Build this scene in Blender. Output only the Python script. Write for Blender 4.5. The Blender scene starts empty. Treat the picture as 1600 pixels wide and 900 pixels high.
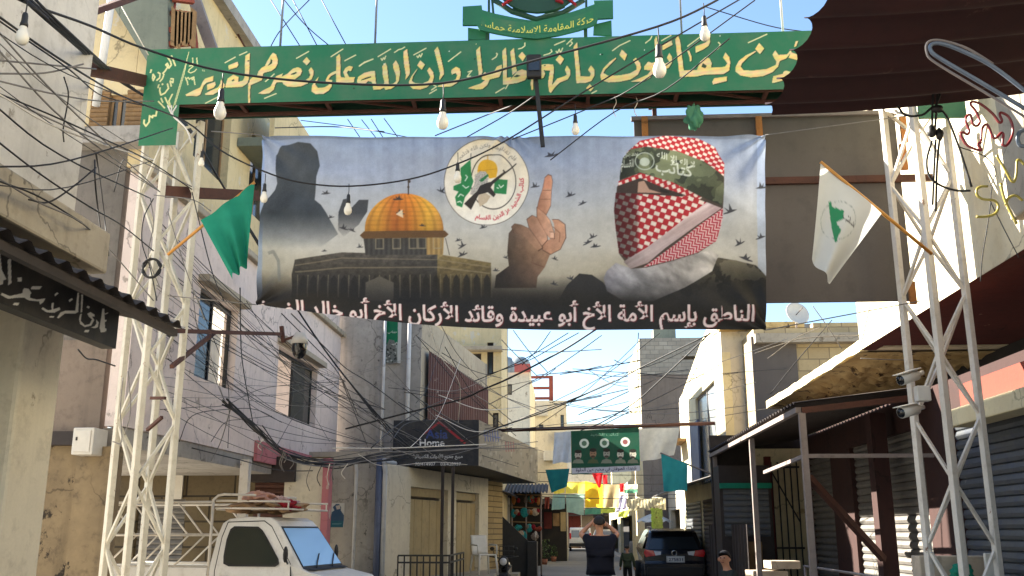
import bpy, bmesh, math, random
import numpy as np
from mathutils import Vector, Matrix, Euler
random.seed(7); NR = np.random.RandomState(5)
SC = bpy.context.scene
COL = SC.collection
rad = math.radians
# ------------------------------------------------------------------ camera, sky, sun, exposure
FPX = 1500.0; HC = 1.65
TH = math.atan(378 / FPX); PH = math.atan(90 / FPX * math.cos(TH))
cd = bpy.data.cameras.new('camera'); cam = bpy.data.objects.new('camera', cd); COL.objects.link(cam)
cam.location = (0, 0, HC); cam.rotation_euler = (math.pi / 2 + TH, 0, PH)
cd.sensor_width = 36; cd.lens = 36 * FPX / 1600; cd.clip_end = 6000; cd.clip_start = 0.05
SC.camera = cam
SUN_DIR = Vector((-0.770, 0.370, 0.535)).normalized()
world = bpy.data.worlds.new('World'); SC.world = world; world.use_nodes = True
nt = world.node_tree; sky = nt.nodes.new('ShaderNodeTexSky'); sky.sky_type = 'NISHITA'; sky.sun_disc = False
sky.sun_elevation = math.asin(SUN_DIR.z); sky.sun_rotation = math.atan2(SUN_DIR.x, SUN_DIR.y)
sky.air_density = 1.1; sky.dust_density = 0.3; sky.ozone_density = 3.0; sky.altitude = 50
nt.links.new(sky.outputs[0], nt.nodes['Background'].inputs[0]); nt.nodes['Background'].inputs[1].default_value = 0.055
sl = bpy.data.lights.new('sun', 'SUN'); sl.energy = 5.0; sl.angle = rad(0.5); sl.color = (1.0, 0.93, 0.80)
so = bpy.data.objects.new('sun', sl); COL.objects.link(so); so.rotation_euler = SUN_DIR.to_track_quat('Z', 'Y').to_euler()
so.location = (-40, 8, 40)
vs = SC.view_settings; vs.view_transform = 'Standard'; vs.look = 'None'; vs.gamma = 1; vs.use_curve_mapping = False; vs.exposure = 2.58
# ------------------------------------------------------------------ photo pixel <-> world helpers (used to measure, as with a survey)
_c, _s = math.cos, math.sin
RV = np.array((_c(PH), _s(PH), 0)); FV = np.array((-_s(PH) * _c(TH), _c(PH) * _c(TH), _s(TH))); UV = np.array((_s(PH) * _s(TH), -_c(PH) * _s(TH), _c(TH)))
def ray(px, py): return FV + (px - 800) / FPX * RV + (450 - py) / FPX * UV
def aY(px, py, Y):
    d = ray(px, py); t = Y / d[1]; return Vector((d[0] * t, Y, HC + d[2] * t))
def aX(px, py, X):
    d = ray(px, py); t = X / d[0]; return Vector((X, d[1] * t, HC + d[2] * t))
def aZ(px, py, Z):
    d = ray(px, py); t = (Z - HC) / d[2]; return Vector((d[0] * t, d[1] * t, Z))
def aL(px, py, A, B):                    # vertical plane through plan points A, B
    d = ray(px, py); n = (B[1] - A[1], -(B[0] - A[0])); t = (n[0] * A[0] + n[1] * A[1]) / (n[0] * d[0] + n[1] * d[1])
    return Vector((d[0] * t, d[1] * t, HC + d[2] * t))
def pj(X, Y, Z):
    Z = Z - HC
    a = X * RV[0] + Y * RV[1]; b = X * UV[0] + Y * UV[1] + Z * UV[2]; d = X * FV[0] + Y * FV[1] + Z * FV[2]
    return 800 + FPX * a / d, 450 - FPX * b / d
# ------------------------------------------------------------------ colour + materials
def lin(c):
    c = np.asarray(c, float); return np.where(c <= 0.04045, c / 12.92, ((c + 0.055) / 1.055) ** 2.4)
def S(r, g, b): return tuple(lin(np.array((r, g, b)) / 255.0)) + (1,)
MC = {}
class NT:
    def __init__(s, name):
        s.m = bpy.data.materials.new(name); s.m.use_nodes = True; s.t = s.m.node_tree; s.b = s.t.nodes['Principled BSDF']
        s.o = s.t.nodes['Material Output']; s.tc = s.n('ShaderNodeTexCoord')
    def n(s, typ, **k):
        x = s.t.nodes.new(typ)
        for a, v in k.items(): setattr(x, a, v)
        return x
    def l(s, a, b): s.t.links.new(a, b)
    def mp(s, scale=(1, 1, 1), loc=(0, 0, 0), src=None):
        m = s.n('ShaderNodeMapping'); m.inputs['Scale'].default_value = scale; m.inputs['Location'].default_value = loc
        s.l(src or s.tc.outputs['Object'], m.inputs['Vector']); return m.outputs[0]
    def noise(s, scale, detail=6, rough=.6, vec=None):
        x = s.n('ShaderNodeTexNoise'); x.inputs['Scale'].default_value = scale; x.inputs['Detail'].default_value = detail; x.inputs['Roughness'].default_value = rough
        s.l(vec or s.tc.outputs['Object'], x.inputs['Vector']); return x.outputs['Fac']
    def ramp(s, f, a, b, ca=(0, 0, 0, 1), cb=(1, 1, 1, 1)):
        r = s.n('ShaderNodeValToRGB'); e = r.color_ramp.elements; e[0].position = a; e[1].position = b; e[0].color = ca; e[1].color = cb
        s.l(f, r.inputs[0]); return r.outputs[0]
    def mix(s, f, a, b, typ='MIX'):
        m = s.n('ShaderNodeMix'); m.data_type = 'RGBA'; m.blend_type = typ
        for i, v in ((0, f), (6, a), (7, b)):
            if hasattr(v, 'is_output'): s.l(v, m.inputs[i])
            else: m.inputs[i].default_value = v
        return m.outputs[2]
    def mul(s, a, k):
        m = s.n('ShaderNodeMath'); m.operation = 'MULTIPLY'; s.l(a, m.inputs[0]); m.inputs[1].default_value = k; return m.outputs[0]
    def bump(s, f, st, dist=.02):
        b = s.n('ShaderNodeBump'); b.inputs['Strength'].default_value = st; b.inputs['Distance'].default_value = dist; s.l(f, b.inputs['Height']); s.l(b.outputs[0], s.b.inputs['Normal'])
    def fin(s, col, rough=.8, metal=0, spec=.4):
        if hasattr(col, 'is_output'): s.l(col, s.b.inputs['Base Color'])
        else: s.b.inputs['Base Color'].default_value = col
        if hasattr(rough, 'is_output'): s.l(rough, s.b.inputs['Roughness'])
        else: s.b.inputs['Roughness'].default_value = rough
        s.b.inputs['Metallic'].default_value = metal; s.b.inputs['Specular IOR Level'].default_value = spec
        return s.m
def worn(name, c1, c2, c3=None, s1=.8, s2=7., streak=.35, chip=.0, chipc=None, rough=.88, metal=0, bump=.25, stc=None, chips=2.2, dirt=None):
    """weathered plaster / concrete / rusty paint: broad patches, fine grain, rain streaks, spalled spots"""
    t = NT(name)
    n1 = t.noise(s1, 7, .65); col = t.mix(t.ramp(n1, .35, .68), c1, c2)
    n2 = t.noise(s2, 8, .7)
    if c3: col = t.mix(t.mul(t.ramp(n2, .52, .75), .75), col, c3)
    if streak:
        n3 = t.noise(1.0, 5, .6, t.mp((5.5, 5.5, .28))); dk = stc or tuple(v * .45 for v in c2[:3]) + (1,)
        col = t.mix(t.mul(t.ramp(n3, .52, .78), streak), col, dk)
    if chip:
        n4 = t.noise(chips, 9, .72, t.mp((1, 1, .8), (3, 7, 1))); col = t.mix(t.ramp(n4, .66 - chip * .16, .69 - chip * .16), col, chipc or S(120, 112, 100))
    n6 = t.noise(.45, 4, .5, t.mp((1, 1, .6), (9, 2, 5))); col = t.mix(t.mul(t.ramp(n6, .48, .72), .28), col, dirt or tuple(v * .55 for v in c2[:3]) + (1,))
    n5 = t.noise(45, 3, .6); col = t.mix(t.mul(t.ramp(n5, .3, .8), .22), col, tuple(v * .6 for v in c1[:3]) + (1,))
    if rough > .8 and streak:                                    # hairline cracks in renders
        wv = t.n('ShaderNodeVectorMath'); wv.operation = 'ADD'; nz = t.n('ShaderNodeTexNoise'); nz.inputs['Scale'].default_value = 2.2; nz.inputs['Detail'].default_value = 6; t.l(t.tc.outputs['Object'], nz.inputs['Vector'])
        sc = t.n('ShaderNodeVectorMath'); sc.operation = 'SCALE'; sc.inputs['Scale'].default_value = .7; t.l(nz.outputs['Color'], sc.inputs[0]); t.l(t.tc.outputs['Object'], wv.inputs[0]); t.l(sc.outputs[0], wv.inputs[1])
        vo = t.n('ShaderNodeTexVoronoi'); vo.feature = 'DISTANCE_TO_EDGE'; vo.inputs['Scale'].default_value = .75; t.l(wv.outputs[0], vo.inputs['Vector'])
        ck = t.n('ShaderNodeMath'); ck.operation = 'MULTIPLY'; t.l(t.ramp(vo.outputs['Distance'], .002, .011, (1, 1, 1, 1), (0, 0, 0, 1)), ck.inputs[0]); t.l(t.ramp(t.noise(.6, 3, .5, t.mp((1, 1, 1), (4, 4, 4))), .46, .56), ck.inputs[1])
        col = t.mix(t.mul(ck.outputs[0], .7), col, tuple(v * .25 for v in c2[:3]) + (1,))
    t.bump(n2, bump); return t.fin(col, rough, metal)
def plain(name, c, rough=.6, metal=0, var=.12, scale=9, spec=.5, coat=0):
    t = NT(name); n = t.noise(scale, 6, .6)
    col = t.mix(t.ramp(n, .35, .7), tuple(min(1, v * (1 + var)) for v in c[:3]) + (1,), tuple(v * (1 - var) for v in c[:3]) + (1,))
    if coat: t.b.inputs['Coat Weight'].default_value = coat
    t.bump(t.noise(30, 4), .05); return t.fin(col, rough, metal, spec)
def vcol(name, rough=.7, var=.06, sheen=0, trans=0):
    t = NT(name); a = t.n('ShaderNodeAttribute'); a.attribute_name = 'Col'
    n = t.noise(3.0, 7, .65); col = t.mix(t.mul(t.ramp(n, .4, .75), var * 2), a.outputs[0], S(120, 112, 100))
    t.bump(t.noise(60, 3), .04); m = t.fin(col, rough, 0, .3)
    if trans:
        d = t.n('ShaderNodeBsdfTranslucent'); t.l(col, d.inputs[0]); mx = t.n('ShaderNodeMixShader'); mx.inputs[0].default_value = trans
        t.l(t.b.outputs[0], mx.inputs[1]); t.l(d.outputs[0], mx.inputs[2]); t.l(mx.outputs[0], t.o.inputs[0])
    return m
def cloth(name, c, trans=.35, var=.15):
    t = NT(name); n = t.noise(5, 6); col = t.mix(t.ramp(n, .3, .75), tuple(min(1, v * (1 + var)) for v in c[:3]) + (1,), tuple(v * (1 - var) for v in c[:3]) + (1,))
    t.bump(t.noise(14, 5), .15, .03); m = t.fin(col, .85, 0, .2)
    d = t.n('ShaderNodeBsdfTranslucent'); t.l(col, d.inputs[0]); mx = t.n('ShaderNodeMixShader'); mx.inputs[0].default_value = trans
    t.l(t.b.outputs[0], mx.inputs[1]); t.l(d.outputs[0], mx.inputs[2]); t.l(mx.outputs[0], t.o.inputs[0]); return m
def block(name, c1, c2, mortar, bw=.4, bh=.2, ms=.012):
    t = NT(name); sp = t.n('ShaderNodeSeparateXYZ'); t.l(t.tc.outputs['Object'], sp.inputs[0]); ad = t.n('ShaderNodeMath'); t.l(sp.outputs[0], ad.inputs[0]); t.l(sp.outputs[1], ad.inputs[1])
    cb = t.n('ShaderNodeCombineXYZ'); t.l(ad.outputs[0], cb.inputs[0]); t.l(sp.outputs[2], cb.inputs[1])
    b = t.n('ShaderNodeTexBrick'); t.l(cb.outputs[0], b.inputs['Vector']); b.inputs['Scale'].default_value = 1; b.inputs['Brick Width'].default_value = bw; b.inputs['Row Height'].default_value = bh
    b.inputs['Mortar Size'].default_value = ms; b.inputs['Color1'].default_value = c1; b.inputs['Color2'].default_value = c2; b.inputs['Mortar'].default_value = mortar; b.inputs['Mortar Smooth'].default_value = .3
    n = t.noise(1.2, 7); col = t.mix(t.mul(t.ramp(n, .4, .75), .6), b.outputs[0], tuple(v * .5 for v in c1[:3]) + (1,)); n2 = t.noise(16, 6)
    col = t.mix(t.mul(t.ramp(n2, .5, .8), .4), col, mortar); iv = t.n('ShaderNodeMath'); iv.operation = 'SUBTRACT'; iv.inputs[0].default_value = 1; t.l(b.outputs[1], iv.inputs[1])
    t.bump(iv.outputs[0], .5, .02); return t.fin(col, .92)
def glassm(name, c=(.02, .025, .03, 1), rough=.06, spec=.8):
    t = NT(name); n = t.noise(2.5, 5); r = t.n('ShaderNodeMapRange'); t.l(n, r.inputs[0]); r.inputs[3].default_value = rough; r.inputs[4].default_value = rough + .12
    return t.fin(c, r.outputs[0], 0, spec)
SC.cycles.diffuse_bounces = 8
M = dict(
    plaster_grey=worn('grey white plaster', S(216, 212, 205), S(196, 191, 183), S(164, 157, 147), streak=.3, chip=.22, chipc=S(150, 142, 130)),
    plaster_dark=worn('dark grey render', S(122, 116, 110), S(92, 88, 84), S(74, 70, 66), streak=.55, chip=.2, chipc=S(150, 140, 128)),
    pink=worn('pale pink plaster', S(226, 211, 204), S(210, 195, 189), S(184, 169, 162), streak=.3, chip=.24, chipc=S(148, 138, 130)),
    pinkband=worn('rose paint band', S(190, 120, 124), S(170, 104, 110), S(150, 92, 96), streak=.3, chip=.3, chipc=S(190, 170, 160)),
    yellow=worn('yellow ochre plaster', S(214, 196, 154), S(198, 180, 142), S(166, 152, 126), streak=.45, chip=.42, chipc=S(200, 192, 176)),
    greygreen=worn('grey green render', S(126, 132, 118), S(108, 114, 104), S(92, 96, 90), streak=.3),
    beige=worn('beige plaster', S(212, 202, 180), S(194, 184, 164), S(162, 152, 134), streak=.25, chip=.2, chipc=S(150, 138, 120)),
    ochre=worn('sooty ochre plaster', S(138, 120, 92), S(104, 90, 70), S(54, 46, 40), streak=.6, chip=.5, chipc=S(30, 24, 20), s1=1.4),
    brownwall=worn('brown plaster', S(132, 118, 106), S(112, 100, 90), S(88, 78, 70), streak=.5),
    cream=worn('cream white plaster', S(226, 214, 176), S(212, 198, 158), S(184, 168, 132), streak=.25, chip=.1, chipc=S(170, 150, 112)),
    white=worn('white plaster', S(228, 218, 190), S(214, 202, 170), S(186, 172, 138), streak=.22, chip=.1, chipc=S(176, 158, 122)),
    concrete=worn('raw concrete', S(166, 161, 154), S(138, 133, 127), S(100, 96, 91), streak=.55, chip=.15, chipc=S(60, 58, 56), s1=1.3, s2=9),
    concrete_lt=worn('pale concrete', S(178, 168, 150), S(158, 148, 132), S(126, 118, 106), streak=.35, chip=.22, chipc=S(110, 98, 80)),
    spall=worn('spalled soffit', S(206, 184, 132), S(176, 144, 88), S(84, 58, 32), streak=0, chip=.6, chipc=S(58, 38, 22), s1=2.2, s2=4, bump=.9, chips=2.6),
    poster_wall=worn('stained grey plaster', S(176, 168, 156), S(152, 146, 136), S(120, 115, 107), streak=.35, chip=.3, chipc=S(66, 62, 58), s1=1.1, chips=5),
    redwall=worn('dark red painted wall', S(92, 34, 27), S(76, 28, 24), S(56, 24, 22), streak=.3, chip=.05, chipc=S(150, 110, 90)),
    pier=worn('red wall darkened for canopy shade', S(60, 34, 30), S(49, 30, 27), S(38, 25, 24), streak=.3),  # darker copy of the red wall, with the canopy's shade in its colour
    orange=worn('orange red paint', S(138, 60, 44), S(122, 54, 41), S(98, 49, 40), streak=.2),
    asphalt=worn('asphalt', S(122, 119, 114), S(106, 104, 101), S(84, 82, 80), s1=.5, s2=6, streak=0, chip=.2, chipc=S(70, 68, 66), bump=.3, chips=1.2),
    pave=worn('concrete pavement', S(164, 156, 142), S(146, 139, 128), S(114, 108, 100), streak=0, chip=.2, chipc=S(84, 80, 76)),
    block=block('grey block masonry', S(164, 156, 142), S(146, 138, 126), S(116, 110, 102), .42, .21),
    sandblock=block('sandstone block masonry', S(190, 172, 134), S(172, 154, 120), S(136, 122, 98), .5, .28, .015),
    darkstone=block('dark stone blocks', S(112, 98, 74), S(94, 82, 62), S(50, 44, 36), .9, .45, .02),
    boardlam=block('narrow ochre boards', S(170, 146, 100), S(150, 128, 88), S(84, 70, 48), 4., .14, .014),
    rust=worn('rusty brown steel', S(92, 58, 46), S(74, 48, 40), S(52, 38, 34), s1=2, s2=14, streak=.2, rough=.75, metal=.2),
    rustred=worn('red oxide steel', S(150, 74, 56), S(126, 60, 46), S(88, 48, 40), s1=2, s2=14, streak=.2, rough=.75),
    steel_cream=worn('cream painted steel', S(208, 202, 186), S(192, 185, 168), S(160, 148, 126), s1=2.5, s2=11, streak=.2, chip=.12, chipc=S(120, 78, 50), rough=.55, bump=.08, chips=6),
    steel_white=worn('white painted steel', S(216, 208, 196), S(200, 192, 180), S(170, 158, 140), s1=2.5, s2=11, streak=.2, chip=.12, chipc=S(120, 84, 60), rough=.55, bump=.08, chips=6),
    steel_grey=worn('dull grey steel', S(140, 128, 122), S(120, 110, 106), S(96, 84, 78), s1=2.5, s2=11, streak=.2, rough=.6, bump=.08),
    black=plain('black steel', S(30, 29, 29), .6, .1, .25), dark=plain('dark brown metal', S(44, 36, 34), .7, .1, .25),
    corr_dark=worn('dark corrugated steel', S(66, 58, 54), S(52, 46, 44), S(36, 32, 31), s1=1.4, s2=9, streak=.3, rough=.7, metal=.1, bump=.1),
    corr_red=worn('dark red corrugated steel', S(58, 24, 24), S(46, 20, 21), S(34, 17, 18), s1=1.2, s2=8, streak=.25, rough=.72, bump=.12, chip=.16, chipc=S(92, 66, 58), chips=1.4),
    corr_maroon=worn('maroon cladding', S(86, 46, 43), S(72, 39, 38), S(54, 33, 33), s1=1., s2=8, streak=.35, rough=.7, bump=.1, chip=.1, chipc=S(176, 160, 150)),
    shutter_grey=worn('grey roller shutter', S(126, 122, 116), S(108, 104, 100), S(80, 76, 72), s1=1.6, s2=8, streak=.3, rough=.55, metal=.25, bump=.08, chip=.15, chipc=S(150, 146, 140)),
    shutter_blue=worn('grey blue roller shutter', S(98, 100, 100), S(76, 82, 92), S(54, 66, 98), s1=.9, s2=8, streak=.3, rough=.55, metal=.25, bump=.08, chip=.18, chipc=S(138, 136, 130)),
    door_tan=worn('tan metal doors', S(168, 148, 108), S(148, 130, 94), S(112, 98, 72), s1=1.2, streak=.4, rough=.6, bump=.05),
    green=plain('green sign paint', S(30, 98, 66), .5, 0, .08, 4), green_dark=plain('dark green sheet', S(18, 58, 42), .6, 0, .15, 4),
    board_brown=worn('brown boarding', S(96, 89, 84), S(86, 79, 75), S(74, 69, 66), s1=.7, s2=4, streak=.12, bump=.05, rough=.7), wood=worn('timber batten', S(178, 120, 66), S(152, 98, 52), S(110, 72, 42), s1=3, s2=20, streak=.3),
    wood_dark=worn('old wooden frames', S(150, 120, 84), S(118, 92, 62), S(84, 64, 44), s1=3, s2=20, streak=.4),
    glass=glassm('dark window glass'), glass_sky=glassm('windscreen with painted sky reflection', S(140, 182, 222), .05, .9), glass_car=glassm('greenish dark glass', S(46, 52, 48), .05, .9), glass_grey=glassm('grey reflective glass', S(118, 122, 124), .12, .8),  # sky reflection put into windscreen blue; reflections and dim cab into car glass
    bulb=plain('milky bulb glass', S(228, 222, 208), .25, 0, .03, 8, .5), socket=plain('black bulb socket', S(28, 28, 30), .5, 0, .15),
    wire=plain('black cable', S(32, 31, 33), .7, 0, .2), wire_grey=plain('grey cable', S(112, 108, 104), .7, 0, .2), wire_white=plain('white cable', S(206, 200, 190), .6, 0, .1),
    pipe_white=worn('white plastic pipe', S(206, 208, 210), S(190, 192, 196), S(160, 160, 162), s1=2, streak=.2, rough=.5, bump=.05), pipe_blue=worn('blue grey pipe', S(92, 100, 122), S(74, 82, 104), S(60, 64, 80), s1=2, streak=.3, rough=.6, bump=.05),
    flag_green=cloth('teal green flag cloth', S(42, 142, 116)), flag_teal=cloth('teal flag cloth', S(58, 156, 160)), flag_white=None,
    bamboo=worn('varnished wooden pole', S(196, 140, 62), S(176, 120, 48), S(140, 96, 44), s1=4, streak=0, rough=.45, bump=.05),
    car_white=worn('white car paint', S(226, 224, 220), S(216, 214, 208), S(190, 184, 174), s1=1.2, s2=10, streak=.28, rough=.35, bump=.02),
    car_dark=plain('near black car paint', S(24, 24, 30), .22, 0, .1, 6, .6, .6), car_grey=plain('silver car paint', S(128, 128, 130), .35, .3, .06, 6), rubber=plain('tyre rubber', S(22, 22, 22), .85, 0, .2), chrome=plain('bright metal', S(190, 190, 190), .2, .9, .05),
    curtain=cloth('pale curtain', S(206, 200, 190), .3), red_lens=plain('red lens', S(190, 24, 26), .2, 0, .08, 9, .6), clear_lens=plain('clear lens', S(196, 196, 198), .15, 0, .05, 9, .6), plate=plain('white plate', S(214, 216, 216), .5, 0, .04), seal=plain('black window seal', S(20, 20, 21), .6, 0, .1),
    skin=plain('skin', S(186, 134, 104), .55, 0, .06, 12, .4), hair=plain('dark hair', S(26, 22, 21), .7, 0, .2, 40), navy=cloth('navy cotton', S(24, 26, 38), .02, .15), jeans=cloth('blue denim', S(62, 76, 98), .02, .2), olive=cloth('olive jacket', S(62, 70, 52), .02, .2), trousers=cloth('black trousers', S(26, 26, 28), .02, .2), shirtdark=cloth('dark grey green shirt', S(48, 54, 50), .02, .2),
    blanket=cloth('faded patterned blankets', S(186, 142, 124), .05, .3), blanket_red=cloth('red blanket', S(140, 34, 44), .05, .2), plastic_white=plain('white plastic', S(206, 200, 188), .5, 0, .06), plastic_bag=cloth('greyish plastic sack', S(196, 186, 182), .25, .15), leaf=plain('green leaves', S(58, 86, 40), .6, 0, .35, 20), leaf_pale=plain('pale leaves', S(128, 146, 74), .6, 0, .3, 20), terracotta=plain('terracotta', S(132, 84, 62), .8), cardboard=worn('pale cardboard', S(196, 180, 158), S(176, 160, 140), S(140, 126, 110), s1=2, streak=.1, bump=.05), tank=plain('grey water tank', S(128, 138, 142), .5), redtank=plain('red coping', S(160, 74, 66), .5), rope_red=plain('dark red tube', S(120, 30, 36), .35, 0, .1, 9, .6), rope_yel=plain('olive yellow tube', S(150, 136, 62), .35, 0, .1, 9, .6), rope_blue=plain('steel blue tube', S(96, 106, 120), .45, .2, .1, 9, .6),
    print=vcol('printed vinyl', .55, .02, 0, .12), paint=vcol('hand painted sign', .55, .14), printcloth=vcol('printed flag cloth', .8, .06, 0, .4), printpaper=vcol('printed paper', .8, .12), ac=plain('enamelled white box', S(188, 184, 176), .5, 0, .06), lens_black=plain('black dome', S(12, 12, 13), .12, 0, .1, 9, .7), blue_plastic=plain('blue plastic', S(60, 86, 150), .5), interior_shade=plain('painted interior shade', S(30, 27, 25), .9))  # near-black room colour has the shade of unlit interiors put into it
M['flag_white'] = cloth('white flag cloth', S(214, 216, 212))
# ------------------------------------------------------------------ mesh builder
class MB:
    def __init__(s): s.v = []; s.f = []; s.mi = []; s.k = 0; s.sm = []; s.smooth = False
    def add(s, vs, fs):
        o = len(s.v); s.v += [tuple(p) for p in vs]; s.f += [tuple(o + i for i in f) for f in fs]; s.mi += [s.k] * len(fs); s.sm += [s.smooth] * len(fs); return s
    def box(s, a, b, rz=0, c=None):
        x0, y0, z0 = a; x1, y1, z1 = b; vs = [(x, y, z) for z in (z0, z1) for x, y in ((x0, y0), (x1, y0), (x1, y1), (x0, y1))]
        if rz:
            cx, cy = c or ((x0 + x1) / 2, (y0 + y1) / 2); vs = [(cx + (x - cx) * _c(rz) - (y - cy) * _s(rz), cy + (x - cx) * _s(rz) + (y - cy) * _c(rz), z) for x, y, z in vs]
        return s.add(vs, [(3, 2, 1, 0), (4, 5, 6, 7), (0, 1, 5, 4), (1, 2, 6, 5), (2, 3, 7, 6), (3, 0, 4, 7)])
    def beam(s, a, b, w, h=None, up=(0, 0, 1)):
        a = Vector(a); b = Vector(b); h = h or w; d = (b - a).normalized(); u = Vector(up)
        if abs(d.dot(u)) > .98: u = Vector((0, 1, 0))
        x = d.cross(u).normalized() * w / 2; y = x.cross(d).normalized() * h / 2
        vs = [p + i * x + j * y for p in (a, b) for i, j in ((-1, -1), (1, -1), (1, 1), (-1, 1))]
        return s.add(vs, [(3, 2, 1, 0), (4, 5, 6, 7), (0, 1, 5, 4), (1, 2, 6, 5), (2, 3, 7, 6), (3, 0, 4, 7)])
    def tube(s, pts, r, n=6, cap=True):
        P = [Vector(p) for p in pts]; m = len(P); rs = r if isinstance(r, (list, tuple)) else [r] * m; vs = []; fs = []; pu = None
        for i, p in enumerate(P):
            d = (P[min(i + 1, m - 1)] - P[max(i - 1, 0)])
            d = d.normalized() if d.length > 1e-9 else Vector((0, 0, 1))
            if pu is None: pu = Vector((0, 0, 1)) if abs(d.z) < .9 else Vector((1, 0, 0))
            x = d.cross(pu); x = x.normalized() if x.length > 1e-6 else Vector((1, 0, 0)); y = x.cross(d).normalized(); pu = y
            for k in range(n): a = 2 * math.pi * k / n; vs.append(p + rs[i] * (_c(a) * x + _s(a) * y))
        for i in range(m - 1):
            for k in range(n): fs.append((i * n + k, i * n + (k + 1) % n, (i + 1) * n + (k + 1) % n, (i + 1) * n + k))
        if cap: fs += [tuple(range(n))[::-1], tuple((m - 1) * n + k for k in range(n))]
        t = s.smooth; s.smooth = True; s.add(vs, fs); s.smooth = t; return s
    def lathe(s, prof, c, n=14, axis='z', ang=2 * math.pi):
        c = Vector(c); vs = []; fs = []; m = len(prof)
        for k in range(n):
            a = ang * k / n
            for r, h in prof:
                p = (r * _c(a), r * _s(a), h)
                p = p if axis == 'z' else (p[2], p[0], p[1]) if axis == 'x' else (p[1], p[2], p[0]); vs.append(c + Vector(p))
        for k in range(n):
            k2 = (k + 1) % n
            for i in range(m - 1): fs.append((k * m + i, k2 * m + i, k2 * m + i + 1, k * m + i + 1))
        t = s.smooth; s.smooth = True; s.add(vs, fs); s.smooth = t; return s
    def prism(s, pts, vec):
        vec = Vector(vec); P = [Vector(p) for p in pts]; n = len(P)
        return s.add(P + [p + vec for p in P], [tuple(range(n))[::-1], tuple(range(n, 2 * n))] + [(i, (i + 1) % n, n + (i + 1) % n, n + i) for i in range(n)])
    def grid(s, fn, nu, nv, smooth=True):
        vs = [fn(i / nu, j / nv) for j in range(nv + 1) for i in range(nu + 1)]; w = nu + 1; t = s.smooth; s.smooth = smooth
        s.add(vs, [(j * w + i, j * w + i + 1, (j + 1) * w + i + 1, (j + 1) * w + i) for j in range(nv) for i in range(nu)]); s.smooth = t; return s
    def blob(s, c, r, n=8, m=6, jit=0, sq=1):
        c = Vector(c); r = Vector(r) if hasattr(r, '__len__') else Vector((r, r, r)); vs = []; w = n
        for j in range(m + 1):
            ph = math.pi * j / m
            for i in range(n):
                a = 2 * math.pi * i / n; k = 1 + random.uniform(-jit, jit); vs.append(c + Vector((r.x * _s(ph) * _c(a) * k, r.y * _s(ph) * _s(a) * k, -r.z * _c(ph) * k)))
        t = s.smooth; s.smooth = True; s.add(vs, [(j * n + i, j * n + (i + 1) % n, (j + 1) * n + (i + 1) % n, (j + 1) * n + i) for j in range(m) for i in range(n)]); s.smooth = t; return s
    def build(s, name, mat, parent=None, base=None, bevel=0, solid=0):
        base = Vector(base) if base is not None else (parent['_b'] if parent and '_b' in parent else None)
        base = Vector(base) if base is not None else Vector((0, 0, 0))
        me = bpy.data.meshes.new(name); me.from_pydata([(p[0] - base.x, p[1] - base.y, p[2] - base.z) for p in s.v], [], s.f)
        mats = mat if isinstance(mat, (list, tuple)) else [mat]
        for m in mats: me.materials.append(M[m] if isinstance(m, str) else m)
        if len(mats) > 1: me.polygons.foreach_set('material_index', s.mi)
        me.polygons.foreach_set('use_smooth', s.sm); me.update()
        bm = bmesh.new(); bm.from_mesh(me); bmesh.ops.remove_doubles(bm, verts=bm.verts, dist=1e-5); bmesh.ops.recalc_face_normals(bm, faces=bm.faces); bm.to_mesh(me); bm.free()
        o = bpy.data.objects.new(name, me); COL.objects.link(o)
        if parent: o.parent = parent; o['_b'] = list(base)
        else: o.location = base; o['_b'] = list(base)
        if bevel:
            b = o.modifiers.new('bevel', 'BEVEL'); b.width = bevel; b.segments = 2; b.limit_method = 'ANGLE'; b.angle_limit = rad(40)
        if solid:
            b = o.modifiers.new('solid', 'SOLIDIFY'); b.thickness = solid; b.offset = 0
        return o
    def base(s):
        a = np.array(s.v); lo, hi = a.min(0), a.max(0); return ((lo[0] + hi[0]) / 2, (lo[1] + hi[1]) / 2, lo[2])
def tag(o, label, cat, group=None, kind=None):
    o['label'] = label; o['category'] = cat
    if group: o['group'] = group
    if kind: o['kind'] = kind
    return o
def thing(name, label, cat, base, group=None):
    o = bpy.data.objects.new(name, None); COL.objects.link(o); o.location = base; o['_b'] = list(base); o.empty_display_size = .2; return tag(o, label, cat, group)
def solo(mb, name, mat, label, cat, group=None, **k):
    return tag(mb.build(name, mat, None, mb.base(), **k), label, cat, group)
def struct(mb, name, mat, **k):
    o = mb.build(name, mat, None, None, **k); o['kind'] = 'structure'; return o
def kids(o): return [c for c in bpy.data.objects if c.parent == o]
def dup(o, loc=None, rz=None, label=None, parent=None):
    c = o.copy(); COL.objects.link(c)
    if parent is not None: c.parent = parent
    if loc is not None: c.location = loc
    if rz is not None: c.rotation_euler.z = rz
    if label: c['label'] = label
    for k in kids(o): dup(k, parent=c)
    return c
def lerp(a, b, t): return a + (b - a) * t
def smooth_path(P, n=6):
    P = [Vector(p) for p in P]
    if len(P) < 3: return P
    Q = [P[0] * 2 - P[1]] + P + [P[-1] * 2 - P[-2]]; out = []
    for i in range(1, len(Q) - 2):
        for k in range(n):
            t = k / n; p0, p1, p2, p3 = Q[i - 1:i + 3]
            out.append(.5 * ((2 * p1) + (p2 - p0) * t + (2 * p0 - 5 * p1 + 4 * p2 - p3) * t * t + (3 * p1 - p0 - 3 * p2 + p3) * t ** 3))
    return out + [P[-1]]
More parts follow.
